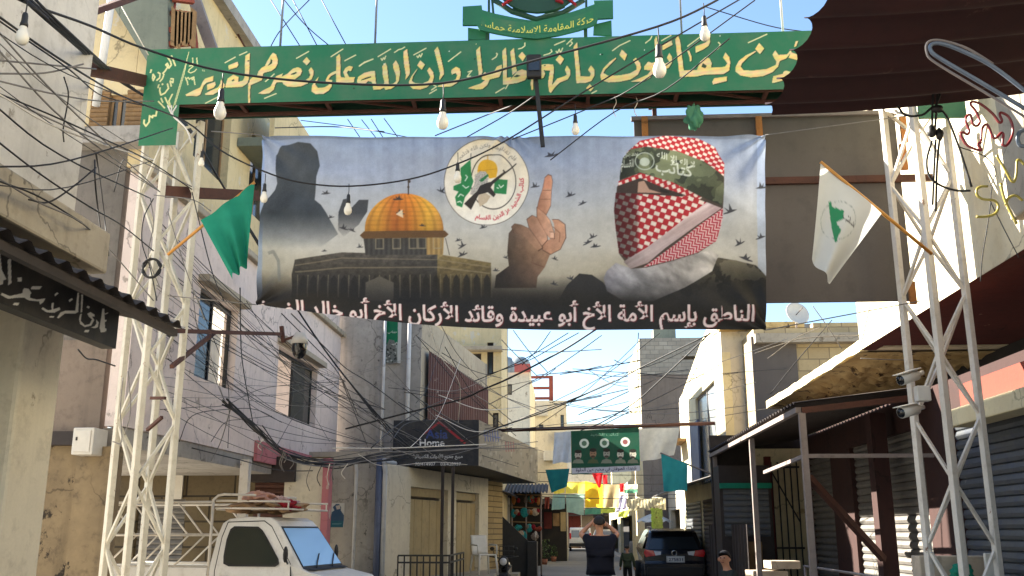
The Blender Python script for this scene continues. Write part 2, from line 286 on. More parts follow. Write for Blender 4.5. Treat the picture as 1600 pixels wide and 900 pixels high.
# wall sheet between plan points A, B (outside on the right-hand side of A->B), with openings (s0, s1, z0, z1)
def wall_sheet(mb, A, B, z0, z1, holes=(), th=.22, back=True):
    A = Vector((A[0], A[1], 0)); B = Vector((B[0], B[1], 0)); L = (B - A).length; d = (B - A) / L; n = Vector((d.y, -d.x, 0))
    ss = sorted({0., L} | {min(max(h[i], 0), L) for h in holes for i in (0, 1)}); zs = sorted({z0, z1} | {min(max(h[i], z0), z1) for h in holes for i in (2, 3)})
    P = lambda s, z, o=0: A + d * s + Vector((0, 0, z)) - n * o
    for i in range(len(ss) - 1):
        for j in range(len(zs) - 1):
            sm, zm = (ss[i] + ss[i + 1]) / 2, (zs[j] + zs[j + 1]) / 2
            if any(h[0] < sm < h[1] and h[2] < zm < h[3] for h in holes): continue
            for o in ((0, th) if back else (0,)): mb.add([P(ss[i], zs[j], o), P(ss[i + 1], zs[j], o), P(ss[i + 1], zs[j + 1], o), P(ss[i], zs[j + 1], o)], [(0, 1, 2, 3) if not o else (3, 2, 1, 0)])
    for a, b, c, e in holes:
        q = [(a, c), (b, c), (b, e), (a, e)]
        for k in range(4): (s1, t1), (s2, t2) = q[k], q[(k + 1) % 4]; mb.add([P(s1, t1), P(s2, t2), P(s2, t2, th), P(s1, t1, th)], [(0, 1, 2, 3)])
    q = [(0, z0), (L, z0), (L, z1), (0, z1)]
    for k in range(4): (s1, t1), (s2, t2) = q[k], q[(k + 1) % 4]; mb.add([P(s1, t1), P(s2, t2), P(s2, t2, th), P(s1, t1, th)], [(3, 2, 1, 0)])
    return mb
def sz(p, A): return (Vector((p[0], p[1], 0)) - Vector((A[0], A[1], 0))).length, p[2]
def onwall(A, B, s, z, o=0):
    A = Vector((A[0], A[1], 0)); B = Vector((B[0], B[1], 0)); d = (B - A).normalized(); n = Vector((d.y, -d.x, 0)); return A + d * s + Vector((0, 0, z)) + n * o
def wbox(mb, A, B, s0, s1, z0, z1, o0, o1):
    q = [onwall(A, B, s, z, o) for z in (z0, z1) for s, o in ((s0, o1), (s1, o1), (s1, o0), (s0, o0))]
    return mb.add(q, [(3, 2, 1, 0), (4, 5, 6, 7), (0, 1, 5, 4), (1, 2, 6, 5), (2, 3, 7, 6), (3, 0, 4, 7)])
def slats(mb, A, B, s0, s1, z0, z1, o, pitch=.1, dep=.02):
    n = max(3, int((z1 - z0) / pitch)); pr = []
    for k in range(n):
        za = z0 + (z1 - z0) * k / n; h = (z1 - z0) / n; pr += [(za, 0), (za + h * .12, -dep), (za + h * .2, 0), (za + h * .55, dep * .55), (za + h * .95, 0)]
    pr.append((z1, 0)); m = len(pr); vs = [onwall(A, B, s, z, o + q) for s in (s0, s1) for z, q in pr]
    mb.add(vs, [(i, m + i, m + i + 1, i + 1) for i in range(m - 1)]); wbox(mb, A, B, s0, s1, z0, z1, o - .06, o - dep - .01); return mb
def corrugated(mb, P, along, across, la, lb, waves, amp, th=.004, nsub=6, up=None, edge=None):
    """sheet from corner P; waves repeat along 'along' (length la), ridges run along 'across' (length lb)"""
    P = Vector(P); a = Vector(along).normalized(); b = Vector(across).normalized(); up = up or a.cross(b).normalized(); n = waves * nsub
    f = lambda u, v: P + a * (u * la) + b * (v * lb) + up * (amp * math.sin(u * waves * 2 * math.pi)) + (edge(u, v) if edge else Vector())
    mb.grid(f, n, 6); mb.grid(lambda u, v: f(u, v) + up * th, n, 6); return mb
# ------------------------------------------------------------------ lettering and painted / printed sheets
_FORMS = {}
def _reg(ch, cp, n): _FORMS[ch] = (cp, n)
for ch, cp, n in (('ا', 0xFE8D, 2), ('ب', 0xFE8F, 4), ('ة', 0xFE93, 2), ('ت', 0xFE95, 4), ('ث', 0xFE99, 4), ('ج', 0xFE9D, 4), ('ح', 0xFEA1, 4), ('خ', 0xFEA5, 4), ('د', 0xFEA9, 2), ('ذ', 0xFEAB, 2), ('ر', 0xFEAD, 2), ('ز', 0xFEAF, 2), ('س', 0xFEB1, 4), ('ش', 0xFEB5, 4), ('ص', 0xFEB9, 4), ('ض', 0xFEBD, 4), ('ط', 0xFEC1, 4), ('ظ', 0xFEC5, 4), ('ع', 0xFEC9, 4), ('غ', 0xFECD, 4), ('ف', 0xFED1, 4), ('ق', 0xFED5, 4), ('ك', 0xFED9, 4), ('ل', 0xFEDD, 4), ('م', 0xFEE1, 4), ('ن', 0xFEE5, 4), ('ه', 0xFEE9, 4), ('و', 0xFEED, 2), ('ى', 0xFEEF, 2), ('ي', 0xFEF1, 4), ('أ', 0xFE83, 2), ('إ', 0xFE87, 2), ('آ', 0xFE81, 2), ('ئ', 0xFE89, 4), ('ء', 0xFE80, 1)): _reg(ch, cp, n)
_LA = {'ا': 0xFEFB, 'أ': 0xFEF7, 'إ': 0xFEF9}
def shape_ar(s):
    out = []; i = 0; prev = False
    while i < len(s):
        ch = s[i]
        if ch not in _FORMS: out.append(ch); prev = False; i += 1; continue
        if ch == 'ل' and i + 1 < len(s) and s[i + 1] in _LA:
            out.append(chr(_LA[s[i + 1]] + (1 if prev else 0))); prev = False; i += 2; continue
        cp, n = _FORMS[ch]; nxt = i + 1 < len(s) and s[i + 1] in _FORMS and _FORMS[s[i + 1]][1] > 1
        if n == 4: k = (3 if nxt else 1) if prev else (2 if nxt else 0); prev = True
        else: k = 1 if prev and n > 1 else 0; prev = False
        out.append(chr(cp + k)); i += 1
    return ''.join(out[::-1])
_TC = {}
def text_tris(s, bold=0.0, arabic=True):
    key = (s, bold)
    if key in _TC: return _TC[key]
    c = bpy.data.curves.new('lettering', 'FONT'); c.body = shape_ar(s) if arabic else s; c.offset = bold; c.resolution_u = 3
    o = bpy.data.objects.new('lettering', c); COL.objects.link(o); dg = bpy.context.evaluated_depsgraph_get(); e = o.evaluated_get(dg); me = e.to_mesh(); me.calc_loop_triangles()
    v = np.array([(p.co.x, p.co.y) for p in me.vertices]); t = np.array([tuple(x.vertices) for x in me.loop_triangles]); e.to_mesh_clear()
    bpy.data.objects.remove(o); bpy.data.curves.remove(c); _TC[key] = (v, t); return v, t
class Canvas:
    """a sheet painted in photo measurements; sampled by the vertices of the real sheet in the world"""
    def __init__(s, x0, y0, x1, y1, k=1.5, bg=(128, 128, 128), ss=2):
        s.x0, s.y0, s.x1, s.y1, s.k, s.ss = x0, y0, x1, y1, k, ss; s.w = int((x1 - x0) * k) + 1; s.h = int((y1 - y0) * k) + 1
        s.c = np.empty((s.h, s.w, 3), np.float32); s.c[:] = np.array(bg) / 255.; s.m = np.zeros((s.h * ss, s.w * ss), bool)
        yy, xx = np.mgrid[0:s.h, 0:s.w]; s.PX = x0 + (xx + .5) / k; s.PY = y0 + (yy + .5) / k
    def tri(s, pts): return s.poly(pts)
    def poly(s, pts, xor=False):
        K = s.k * s.ss; q = (np.asarray(pts, float)[:, :2] - (s.x0, s.y0)) * K; H, W = s.m.shape
        a = np.maximum(np.floor(q.min(0)).astype(int), 0); b = np.minimum(np.ceil(q.max(0)).astype(int) + 1, (W, H))
        if (b <= a).any(): return s
        px = np.arange(a[0], b[0])[None, :] + .5; py = np.arange(a[1], b[1])[:, None] + .5; ins = np.zeros((b[1] - a[1], b[0] - a[0]), bool)
        x1, y1 = q[-1]
        for x2, y2 in q:
            if y1 != y2: ins ^= ((y1 > py) != (y2 > py)) & (px < (x2 - x1) * (py - y1) / (y2 - y1) + x1)
            x1, y1 = x2, y2
        sub = s.m[a[1]:b[1], a[0]:b[0]]
        if xor: sub ^= ins
        else: sub |= ins
        return s
    def line(s, pts, w):
        P = [np.array(p, float) for p in pts]; ws = w if hasattr(w, '__len__') else [w] * len(P)
        for i in range(len(P) - 1):
            d = P[i + 1] - P[i]; L = np.hypot(*d)
            if L < 1e-6: continue
            n = np.array((-d[1], d[0])) / L / 2; s.poly([P[i] + n * ws[i], P[i + 1] + n * ws[i + 1], P[i + 1] - n * ws[i + 1], P[i] - n * ws[i]])
            if i: s.disc(P[i], ws[i] / 2)
        return s
    def disc(s, c, r, ry=None, n=20, rot=0):
        ry = ry or r; return s.poly([(c[0] + r * _c(2 * math.pi * i / n) * _c(rot) - ry * _s(2 * math.pi * i / n) * _s(rot), c[1] + r * _c(2 * math.pi * i / n) * _s(rot) + ry * _s(2 * math.pi * i / n) * _c(rot)) for i in range(n)])
    def text(s, txt, x0, x1, y, h=None, slope=0, bold=.012, arabic=True, warp=None):
        """fit txt between x0 and x1 with its baseline at y (photo px)"""
        v, t = text_tris(txt, bold, arabic); lo, hi = v[:, 0].min(), v[:, 0].max(); k = (x1 - x0) / (hi - lo); kv = k if h is None else h
        X = x0 + (v[:, 0] - lo) * k; Y = y - v[:, 1] * kv + slope * (X - x0)
        if warp: X, Y = warp(X, Y)
        Q = np.stack((X, Y), 1)
        for a in t: s.poly(Q[a])
        return s
    def cov(s):
        ss = s.ss; return s.m.reshape(s.h, ss, s.w, ss).mean((1, 3)).astype(np.float32)
    def paint(s, col, alpha=1.0):
        ys, xs = np.where(s.m)
        if len(ys):
            ss = s.ss; y0, y1, x0, x1 = ys.min() // ss, ys.max() // ss + 1, xs.min() // ss, xs.max() // ss + 1
            m = s.m[y0 * ss:y1 * ss, x0 * ss:x1 * ss].reshape(y1 - y0, ss, x1 - x0, ss).mean((1, 3)).astype(np.float32)
            PX, PY = s.PX[y0:y1, x0:x1], s.PY[y0:y1, x0:x1]
            if callable(col): col = col(PX, PY)
            col = np.asarray(col, np.float32) / 255.
            if callable(alpha): alpha = alpha(PX, PY)
            m = (m * alpha)[..., None]; R = s.c[y0:y1, x0:x1]; R[:] = R * (1 - m) + col * m
            s.m[:] = False
        return s
    def sample(s, px, py):
        x = np.clip((px - s.x0) * s.k - .5, 0, s.w - 1.001); y = np.clip((py - s.y0) * s.k - .5, 0, s.h - 1.001); i = x.astype(int); j = y.astype(int); f = (x - i)[..., None]; g = (y - j)[..., None]
        return (s.c[j, i] * (1 - f) + s.c[j, i + 1] * f) * (1 - g) + (s.c[j + 1, i] * (1 - f) + s.c[j + 1, i + 1] * f) * g
    def sheet(s, name, fn, nu, nv, mat, parent=None, base=None, plane=None, thick=0.0, px=None):
        """fn(u, v) -> world point arrays; plane(u,v) gives the flat nominal points whose photo position is sampled"""
        u, v = np.meshgrid(np.linspace(0, 1, nu + 1), np.linspace(0, 1, nv + 1)); P = np.stack(fn(u, v), -1).reshape(-1, 3)
        if px is not None: qx, qy = px(u, v)
        else:
            Q = np.stack((plane or fn)(u, v), -1); qx, qy = pj(Q[..., 0], Q[..., 1], Q[..., 2])
        c = lin(np.clip(s.sample(qx, qy), 0, 1)).reshape(-1, 3)
        base = Vector(base) if base is not None else (Vector(parent['_b']) if parent else Vector((P[:, 0].mean(), P[:, 1].mean(), P[:, 2].min())))
        w = nu + 1; idx = np.arange((nu + 1) * (nv + 1)).reshape(nv + 1, nu + 1); F = np.stack((idx[:-1, :-1], idx[:-1, 1:], idx[1:, 1:], idx[1:, :-1]), -1).reshape(-1, 4)
        me = bpy.data.meshes.new(name); me.vertices.add(len(P)); me.vertices.foreach_set('co', (P - np.array(base)).astype(np.float32).ravel()); me.loops.add(F.size); me.loops.foreach_set('vertex_index', F.ravel().astype(np.int32))
        me.polygons.add(len(F)); me.polygons.foreach_set('loop_start', np.arange(0, F.size, 4, dtype=np.int32)); me.polygons.foreach_set('use_smooth', np.ones(len(F), bool)); me.update(calc_edges=True); me.validate()
        at = me.color_attributes.new('Col', 'FLOAT_COLOR', 'POINT'); at.data.foreach_set('color', np.concatenate((c, np.ones((len(c), 1))), 1).astype(np.float32).ravel())
        me.materials.append(M[mat]); o = bpy.data.objects.new(name, me); COL.objects.link(o); o['_b'] = list(base)
        if parent: o.parent = parent
        else: o.location = base
        if thick: b = o.modifiers.new('solid', 'SOLIDIFY'); b.thickness = thick; b.offset = 0
        return o
def flat(A, B, z0, z1):      # helper: sheet on plan line A->B
    return lambda u, v: (A[0] + (B[0] - A[0]) * u, A[1] + (B[1] - A[1]) * u, z0 + (z1 - z0) * v)
# ------------------------------------------------------------------ ground
g = MB(); g.grid(lambda u, v: (lerp(-400, 400, u), lerp(-60, 900, v), -.016), 8, 8, False); struct(g, 'ground', 'pave')
g = MB(); g.grid(lambda u, v: (lerp(-3.3, 3.1, u), lerp(-6, 140, v), .0), 4, 40, False); struct(g, 'road', 'asphalt')
def pavement(x0, x1, y0, y1, h=.13):
    g = MB(); g.box((x0, y0, -.02), (x1, y1, h)); return struct(g, 'pavement', 'pave', bevel=.015)
pavement(3.1, 4.6, -6, 26); pavement(-4.6, -3.3, -6, 11.2); pavement(-4.6, -1.75, 19.0, 29.3, .66)
# ------------------------------------------------------------------ helper for buildings
def building(label, cat, base): return thing('building', label, cat, base)
def window(par, A, B, s0, s1, z0, z1, frame='black', glass='glass', open_half=None, dep=.12, fw=.05, split=True, sill=None):
    m = MB()
    for a, b, c, d in ((s0, s1, z0, z0 + fw), (s0, s1, z1 - fw, z1), (s0, s0 + fw, z0 + fw, z1 - fw), (s1 - fw, s1, z0 + fw, z1 - fw)): wbox(m, A, B, a, b, c, d, -dep - .05, -dep)
    if split: wbox(m, A, B, (s0 + s1) / 2 - fw / 2, (s0 + s1) / 2 + fw / 2, z0 + fw, z1 - fw, -dep - .045, -dep + .005)
    w = m.build('window', frame, par); p = MB(); a, b = s0 + fw, s1 - fw
    if open_half == 'left': a = (s0 + s1) / 2
    if open_half == 'right': b = (s0 + s1) / 2
    wbox(p, A, B, a, b, z0 + fw, z1 - fw, -dep - .03, -dep - .015); q = p.build('pane', glass, w, base=par['_b'])
    if open_half:
        p = MB(); wbox(p, A, B, s0 - .3, s1 + .3, z0 - .3, z1 + .3, -1.3, -1.2); p.build('room_wall', 'interior_shade', w, base=par['_b'])  # near-black plate behind the opening stands in for the room's shade
    if split and frame == 'black':
        p = MB(); sc_ = s0 + (s1 - s0) * .62; p.grid(lambda u, v: onwall(A, B, lerp(sc_, s1 - fw, u), lerp(z0 + fw, z1 - fw, v), -dep - .09 - .02 * math.sin(u * 22)), 24, 2); p.build('curtain', 'curtain', w, base=par['_b'])
    if sill:
        p = MB(); wbox(p, A, B, s0 - .12, s1 + .12, z1 + .06, z1 + .16, -.02, .17); p.build('lintel_slab', sill, par)
    return w
def shell(par, A, B, dep, z0, z1, mat, holes=(), facade=None, roof='concrete', name='wall', th=.22, far=True):
    """facade along A->B (outside on the right), side walls going back by dep, roof on top"""
    m = MB(); wall_sheet(m, A, B, z0, z1, holes, th); f = m.build(name, facade or mat, par)
    a, b = onwall(A, B, 0, 0, -th - .002), onwall(A, B, (Vector(B) - Vector(A)).length, 0, -th - .002); a2, b2 = onwall(A, B, 0, 0, -dep), onwall(A, B, (Vector(B) - Vector(A)).length, 0, -dep)
    m = MB(); wall_sheet(m, a2, a, z0, z1, (), th); m.build('side_wall', mat, par)
    if far:
        m = MB(); wall_sheet(m, b, b2, z0, z1, (), th); m.build('side_wall', mat, par); m = MB(); wall_sheet(m, b2, a2, z0, z1, (), th); m.build('back_wall', mat, par)
    m = MB(); q = [onwall(A, B, s, 0, o) for s, o in ((.02, -.02), ((Vector(B) - Vector(A)).length - .02, -.02), ((Vector(B) - Vector(A)).length - .02, -dep + .02), (.02, -dep + .02))]
    m.prism([(p.x, p.y, z1 - .2) for p in q], (0, 0, .18)); m.build('roof', roof, par); return f
V2 = lambda x, y: (x, y, 0)
# ================================================================== LEFT SIDE
# near left building: street front x = -3.7 up to y = 6.75 (outside is +x: walk from far to near ... right-hand side)
b = building('near left building in pale grey plaster with a concrete balcony ledge', 'building', (-6, 5, 0))
A, B = V2(-3.9, 3.4), V2(-3.9, 7.05)
m = MB(); wall_sheet(m, A, B, 3.55, 9.6, ()); m.build('wall', 'plaster_grey', b)
m = MB(); wall_sheet(m, V2(-3.95, 3.4), V2(-3.95, 6.2), 0, 3.5, ((.9, 2.2, 0, 2.9),)); m.build('wall', 'beige', b)
m = MB(); wall_sheet(m, V2(-4.13, 7.05), V2(-8, 7.05), 0, 9.6, ()); m.build('side_wall', 'plaster_grey', b); m = MB(); wall_sheet(m, V2(-8, 3.4), V2(-4.13, 3.4), 0, 9.6, ()); m.build('side_wall', 'plaster_grey', b)
m = MB(); m.box((-8, 3.45, 9.4), (-3.95, 7.0, 9.6)); m.build('roof', 'concrete', b)
m = MB(); m.box((-3.99, 3.3, 3.5), (-3.42, 6.74, 3.82)); m.build('balcony_ledge', 'concrete_lt', b, bevel=.02)
m = MB(); m.box((-3.98, 6.1, 0), (-3.62, 6.62, 3.5)); m.build('pillar', 'beige', b, bevel=.03)
m = MB(); slats(m, V2(-4.1, 3.4), V2(-4.1, 6.2), .9, 2.2, 0, 2.9, 0); m.build('roller_shutter', 'shutter_grey', b)
m = MB(); pth = [aX(24, 560, -3.88), aX(18, 640, -3.88), aX(12, 700, -3.88), aX(8, 760, -3.88), aX(4, 900, -3.88)]; m.tube(pth, .018); m.build('drain_pipe', 'rust', b)
# black shop sign board with white calligraphy under a corrugated canopy
XS = -3.1
s0 = aX(181, 545, XS); zb = s0.z; zt = aX(181, 452, XS).z; ynear = 3.5
sg = thing('shop_sign', 'black sign board with white hand painted Arabic lettering hanging under a dark corrugated canopy', 'sign', (XS, 4.8, zb))
cv = Canvas(-90, 340, 190, 560, 2.4, (36, 36, 38))
L = [[(640, 130), (652, 128), (658, 275), (630, 278), (622, 250)], [(640, 270), (664, 270), (666, 255), (640, 240)],
     [(600, 195), (618, 215), (612, 245), (592, 252), (566, 246), (590, 240), (602, 222)],
     [(500, 165), (512, 160), (505, 205), (530, 232), (560, 225), (575, 195), (555, 180), (545, 160), (565, 150), (590, 165), (592, 178), (575, 178), (590, 200), (570, 235), (530, 245), (500, 225), (494, 195)],
     [(532, 262), (560, 262), (552, 278), (524, 276)], [(484, 30), (494, 30), (490, 150), (470, 160), (405, 160), (366, 190), (356, 186), (378, 152), (405, 142), (470, 142)],
     [(508, 42), (520, 40), (514, 150), (504, 155)], [(268, 120), (300, 140), (350, 128), (372, 120), (378, 135), (340, 155), (290, 152), (258, 130)], [(312, 175), (340, 176), (334, 186), (305, 184)], [(322, 95), (335, 90), (334, 135), (322, 135)],
     [(10, 30), (60, 50), (130, 35), (170, 15), (188, 40), (186, 60), (230, 72), (285, 64), (270, 90), (250, 104), (244, 84), (180, 78), (150, 60), (100, 62), (50, 68), (5, 44)], [(90, 92), (122, 92), (112, 110), (78, 106)], [(150, 0), (178, 4), (196, 30), (186, 48), (150, 44), (140, 20)],
     [(430, 75), (450, 62), (456, 72), (432, 90)], [(548, 110), (562, 118), (556, 130), (540, 122)], [(648, 196), (668, 200), (662, 212), (644, 208)], [(340, 40), (358, 26), (366, 34), (344, 52)], [(656, 160), (676, 152), (676, 158), (656, 168)]]
for p in L: cv.poly([(x / 4, 450 + y / 4) for x, y in p])
for p in ([(-3, 395), (0, 392), (5, 444), (-3, 446)], [(12, 406), (17, 404), (18, 442), (13, 446)], [(-6, 420), (4, 424), (10, 436), (2, 440), (-8, 432)], [(27, 434), (34, 433), (34, 440), (28, 440)], [(-40, 380), (-34, 378), (-30, 440), (-36, 442)], [(-70, 400), (-50, 424), (-44, 440), (-74, 424)], [(50, 447), (66, 447), (62, 452), (48, 452)]): cv.poly(p)
cv.paint((226, 222, 212))
cv.sheet('lettered_face', lambda u, v: (XS + 0 * u, lerp(ynear, s0.y, u), lerp(zb, zt, v)), 360, 110, 'paint', sg)
m = MB(); m.box((XS - .1, ynear, zb), (XS - .004, s0.y + .0, zt)); m.build('box', 'black', sg)
m = MB(); e0 = aX(290, 512, -2.78); Zc = e0.z
m = MB(); corrugated(m, (-2.78, 3.4, Zc), (0, 1, 0), (-1, 0, .22), e0.y - 3.4, 1.15, 17, .022); m.beam((-2.84, 3.4, Zc - .05), (-2.84, e0.y - .05, Zc - .05), .05)
cn = solo(m, 'corrugated_canopy', 'corr_dark', 'dark corrugated canopy above the black shop sign on the left', 'canopy')
# long left building: pink first floor, yellow upper floors, street front x = -5.3 from y = 10 to 21.2
b = building('long left building with a pale pink first floor and worn yellow upper floors', 'building', (-8, 15, 0)); BL = b
YE = 11.2; A, B = V2(-5.3, YE), V2(-5.3, 21.9)
def W(x, y): p = aX(x, y, -5.3); return p.y - YE, p.z
w1 = (W(302, 597)[0], W(364, 612)[0], 3.78, 5.08); w2 = (W(430, 645)[0], W(492, 668)[0], 3.74, 4.95)
m = MB(); wall_sheet(m, A, B, 2.85, 6.15, (w1, w2)); m.build('wall', 'pink', b)
window(b, A, B, *w1, open_half='right', glass='glass', sill='concrete_lt'); window(b, A, B, *w2, open_half='left', glass='glass_car', sill='concrete_lt')
zr = 9.75; wa = (1.5, 2.9, 6.9, 8.3)
m = MB(); wall_sheet(m, V2(-5.36, YE), V2(-5.36, 17.1), 6.15, zr, (wa, (3.9, 5.1, 6.9, 8.3))); m.build('wall', 'yellow', b)
window(b, V2(-5.36, YE), V2(-5.36, 17.1), *wa, frame='wood_dark'); window(b, V2(-5.36, YE), V2(-5.36, 17.1), 3.9, 5.1, 6.9, 8.3, frame='wood_dark')
m = MB(); m.box((-5.5, YE - .06, 6.05), (-5.2, 22.05, 6.16)); m.build('cornice', 'concrete_lt', b, bevel=.02)
m = MB(); m.box((-5.6, 17.1, 6.2), (-5.35, 21.9, 6.75)); m.build('parapet', 'pink', b)
for q0, q1 in (((-8.4, YE + .2, zr - .2), (-5.2, 17.2, zr)), ((-8.4, 17.35, 6.0), (-5.6, 21.9, 6.15))): m = MB(); m.box(q0, q1); m.build('roof', 'concrete', b)
m = MB(); wall_sheet(m, V2(-5.585, 17.1), V2(-8.4, 17.1), 6.2, zr); m.build('side_wall', 'greygreen', b)
m = MB(); wall_sheet(m, V2(-5.53, 21.9), V2(-8.4, 21.9), 0, 6.0); m.build('side_wall', 'pink', b)
eA, eB = V2(-8.4, YE), V2(-5.585, YE)
def EW(x, y): p = aY(x, y, YE); return p.x + 8.4, p.z
ws = EW(166, 196)[0], EW(198, 196)[0], EW(180, 200)[1], EW(180, 148)[1]
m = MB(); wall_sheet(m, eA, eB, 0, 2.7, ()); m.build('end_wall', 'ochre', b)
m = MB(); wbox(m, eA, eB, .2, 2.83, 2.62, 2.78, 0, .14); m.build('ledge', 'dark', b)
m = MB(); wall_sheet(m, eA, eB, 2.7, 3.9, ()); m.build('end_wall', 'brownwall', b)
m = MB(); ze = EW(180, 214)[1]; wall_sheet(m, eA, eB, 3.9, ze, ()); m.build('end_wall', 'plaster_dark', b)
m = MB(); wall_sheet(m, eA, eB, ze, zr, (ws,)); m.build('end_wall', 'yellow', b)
window(b, eA, eB, *ws, frame='wood_dark', dep=.04)
for sgn in (0, 1):
    m = MB(); a = ws[0] - .22 if not sgn else ws[1] - .02; slats(m, eA, eB, a, a + .24, ws[2] - .05, ws[3] + .05, .03, .06, .012); m.build('louvred_shutter', 'wood_dark', b)
m = MB(); wbox(m, eA, eB, ws[0] - .3, ws[1] + .3, ws[2] - .3, ws[2] - .08, .0, .25); m.build('window_ledge', 'concrete', b)
m = MB(); wall_sheet(m, V2(-5.75, 17.4), V2(-5.75, 20.3), 6.2, 8.25); wall_sheet(m, V2(-5.75, 20.3), V2(-8.3, 20.3), 6.2, 8.25); m.build('added_sun_block', 'pink', b)  # unseen block added behind the banner to trim the sun on the right shutters
m = MB(); m.box((-5.35, 14.4, 7.75), (-4.75, 17.3, 7.9)); m.build('balcony_slab', 'greygreen', b)
m = MB(); m.box((-4.83, 14.4, 7.903), (-4.75, 17.3, 8.8)); m.build('balcony_parapet', 'yellow', b)
q = [aY(x, y, YE - .26) for x, y in ((172, 2), (190, -30), (262, -30), (262, 84), (232, 100))]
m = MB(); m.prism(q, (0, .2, 0)); m.build('stair_slab', 'greygreen', b)
m = MB(); m.box((-5.75, YE - .12, 0), (-5.25, YE - .004, 2.6)); m.build('pilaster', 'ochre', b)
# ground floor under the overhang
m = MB(); m.box((-8.4, YE + .1, 2.62), (-5.32, 21.8, 2.84)); m.build('overhang_slab', 'concrete', b)
gA, gB = V2(-8.4, 17.6), V2(-4.35, 17.6)
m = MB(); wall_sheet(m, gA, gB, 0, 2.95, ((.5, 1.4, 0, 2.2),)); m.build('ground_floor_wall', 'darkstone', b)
m = MB(); slats(m, gA, gB, .5, 1.4, 0, 2.2, -.1, .09); m.build('roller_shutter', 'shutter_grey', b)
def GW(x, y): p = aY(x, y, 17.5); return p
p0, p1 = GW(396, 800), GW(447, 728)
m = MB(); slats(m, V2(-8.4, 17.5), V2(0, 17.5), p0.x + 8.4, p1.x + 8.4, 0, p1.z - .3, 0, .1, .02); m.build('roller_shutter', 'rust', b)
m = MB(); m.box((p0.x - .02, 17.2, p1.z - .3), (p1.x + .25, 17.48, p1.z + .15)); m.build('shutter_box', 'dark', b)
p2, p3 = GW(447, 800), GW(507, 800); m = MB(); m.box((p2.x, 17.3, 0), (p3.x, 17.58, 2.9)); m.build('pier', 'beige', b)
m = MB(); m.box((p3.x, 17.24, 0), (p3.x + .12, 17.5, 2.9)); m.build('corner_trim', 'pinkband', b)
p = aY(385, 705, 15.4); q = aY(378, 777, 15.4); m = MB(); m.box((p.x - .07, 15.35, 0), (p.x + .07, 15.49, 2.75)); m.build('post', 'steel_white', b)
m = MB(); m.box((-5.298, 16.1, 2.78), (-5.24, 21.2, 3.12)); m.build('painted_band', 'pinkband', b)
p0, p1 = aY(263, 780, 17.56), aY(288, 738, 17.56); m = MB(); m.box((p0.x, 17.52, p0.z), (p1.x, 17.57, p1.z)); solo(m, 'notice', 'plastic_white', 'faded white notice pasted on the dark stone wall behind the truck', 'notice')
# meter box on the brown end wall
p0, p1 = aY(121, 712, 11.), aY(158, 670, 11.); t = thing('meter_box', 'grey white metal meter box fixed to the wall behind the cream lattice tower', 'meter box', (p0.x, 11, p0.z))
m = MB(); m.box((p0.x, YE - .36, p0.z), (p1.x, YE - .01, p1.z)); m.build('case', 'ac', t, bevel=.012); m = MB(); m.box((p0.x + .03, YE - .375, p0.z + .03), (p1.x - .03, YE - .36, p1.z - .03)); m.build('door', 'ac', t, bevel=.006); m = MB(); m.box((p0.x + .05, YE - .382, p0.z + .16), (p0.x + .07, YE - .374, p0.z + .2)); m.build('latch', 'black', t)
# grey concrete building with the roller clad balcony
b = building('bare grey concrete building with a maroon clad balcony beside the pink one', 'building', (-4, 24, 0))
yF = 22.1; xr = aY(657, 600, yF).x; xl = -5.7
zt_ = 8.6; fA, fB = V2(xl, yF), V2(xr, yF)
m = MB(); wall_sheet(m, fA, fB, 3.2, zt_, ()); m.build('front_wall', 'concrete', b)
sA, sB = V2(xr, yF), V2(xr + .95, yF + 7.2)
def SW(x, y): p = aL(x, y, sA, sB); return (Vector((p.x, p.y, 0)) - Vector(sA)).length, p.z
s_a, z_a = SW(664, 545); s_b, z_b = SW(757, 612); s_c, z_c = SW(662, 632); s_d, z_d = SW(757, 690)
LB = (Vector(sB) - Vector(sA)).length
m = MB(); wall_sheet(m, sA, sB, 2.9, 6.6, ()); m.build('side_wall', 'concrete_lt', b)
m = MB(); P0 = onwall(sA, sB, s_a, 0, .1); d = (Vector(sB) - Vector(sA)).normalized(); lenp = s_b - s_a
zlo = min(z_c, z_d) - .1; ztop = (z_a + z_b) / 2
m.grid(lambda u, v: Vector((P0.x, P0.y, 0)) + d * (u * lenp) + Vector((0, 0, lerp(zlo, ztop, v))) + Vector((d.y, -d.x, 0)) * (.03 * (1 if (int(u * 180) // 3) % 2 else 0)), 180, 2, False); m.build('cladding', 'corr_maroon', b)
m = MB(); wbox(m, sA, sB, s_a - .1, s_b + .1, zlo - .18, zlo, 0, .16); m.build('balcony_slab', 'concrete_lt', b)
m = MB(); m.box((xl, yF + .25, zt_ - .25), (xr + .9, yF + 7, zt_)); m.build('roof', 'concrete', b)
m = MB(); wall_sheet(m, sB, V2(xl, yF + 7.2), 0, 6.6); wall_sheet(m, V2(xl, yF + 7.2), V2(xl, yF), 0, 8.5); m.build('back_wall', 'concrete', b)
pA, pB = V2(-6.2, 19.6), V2(aY(603, 800, 19.6).x, 19.6)
m = MB(); wall_sheet(m, pA, pB, 0, 3.2, ()); m.build('ground_floor_wall', 'poster_wall', b)
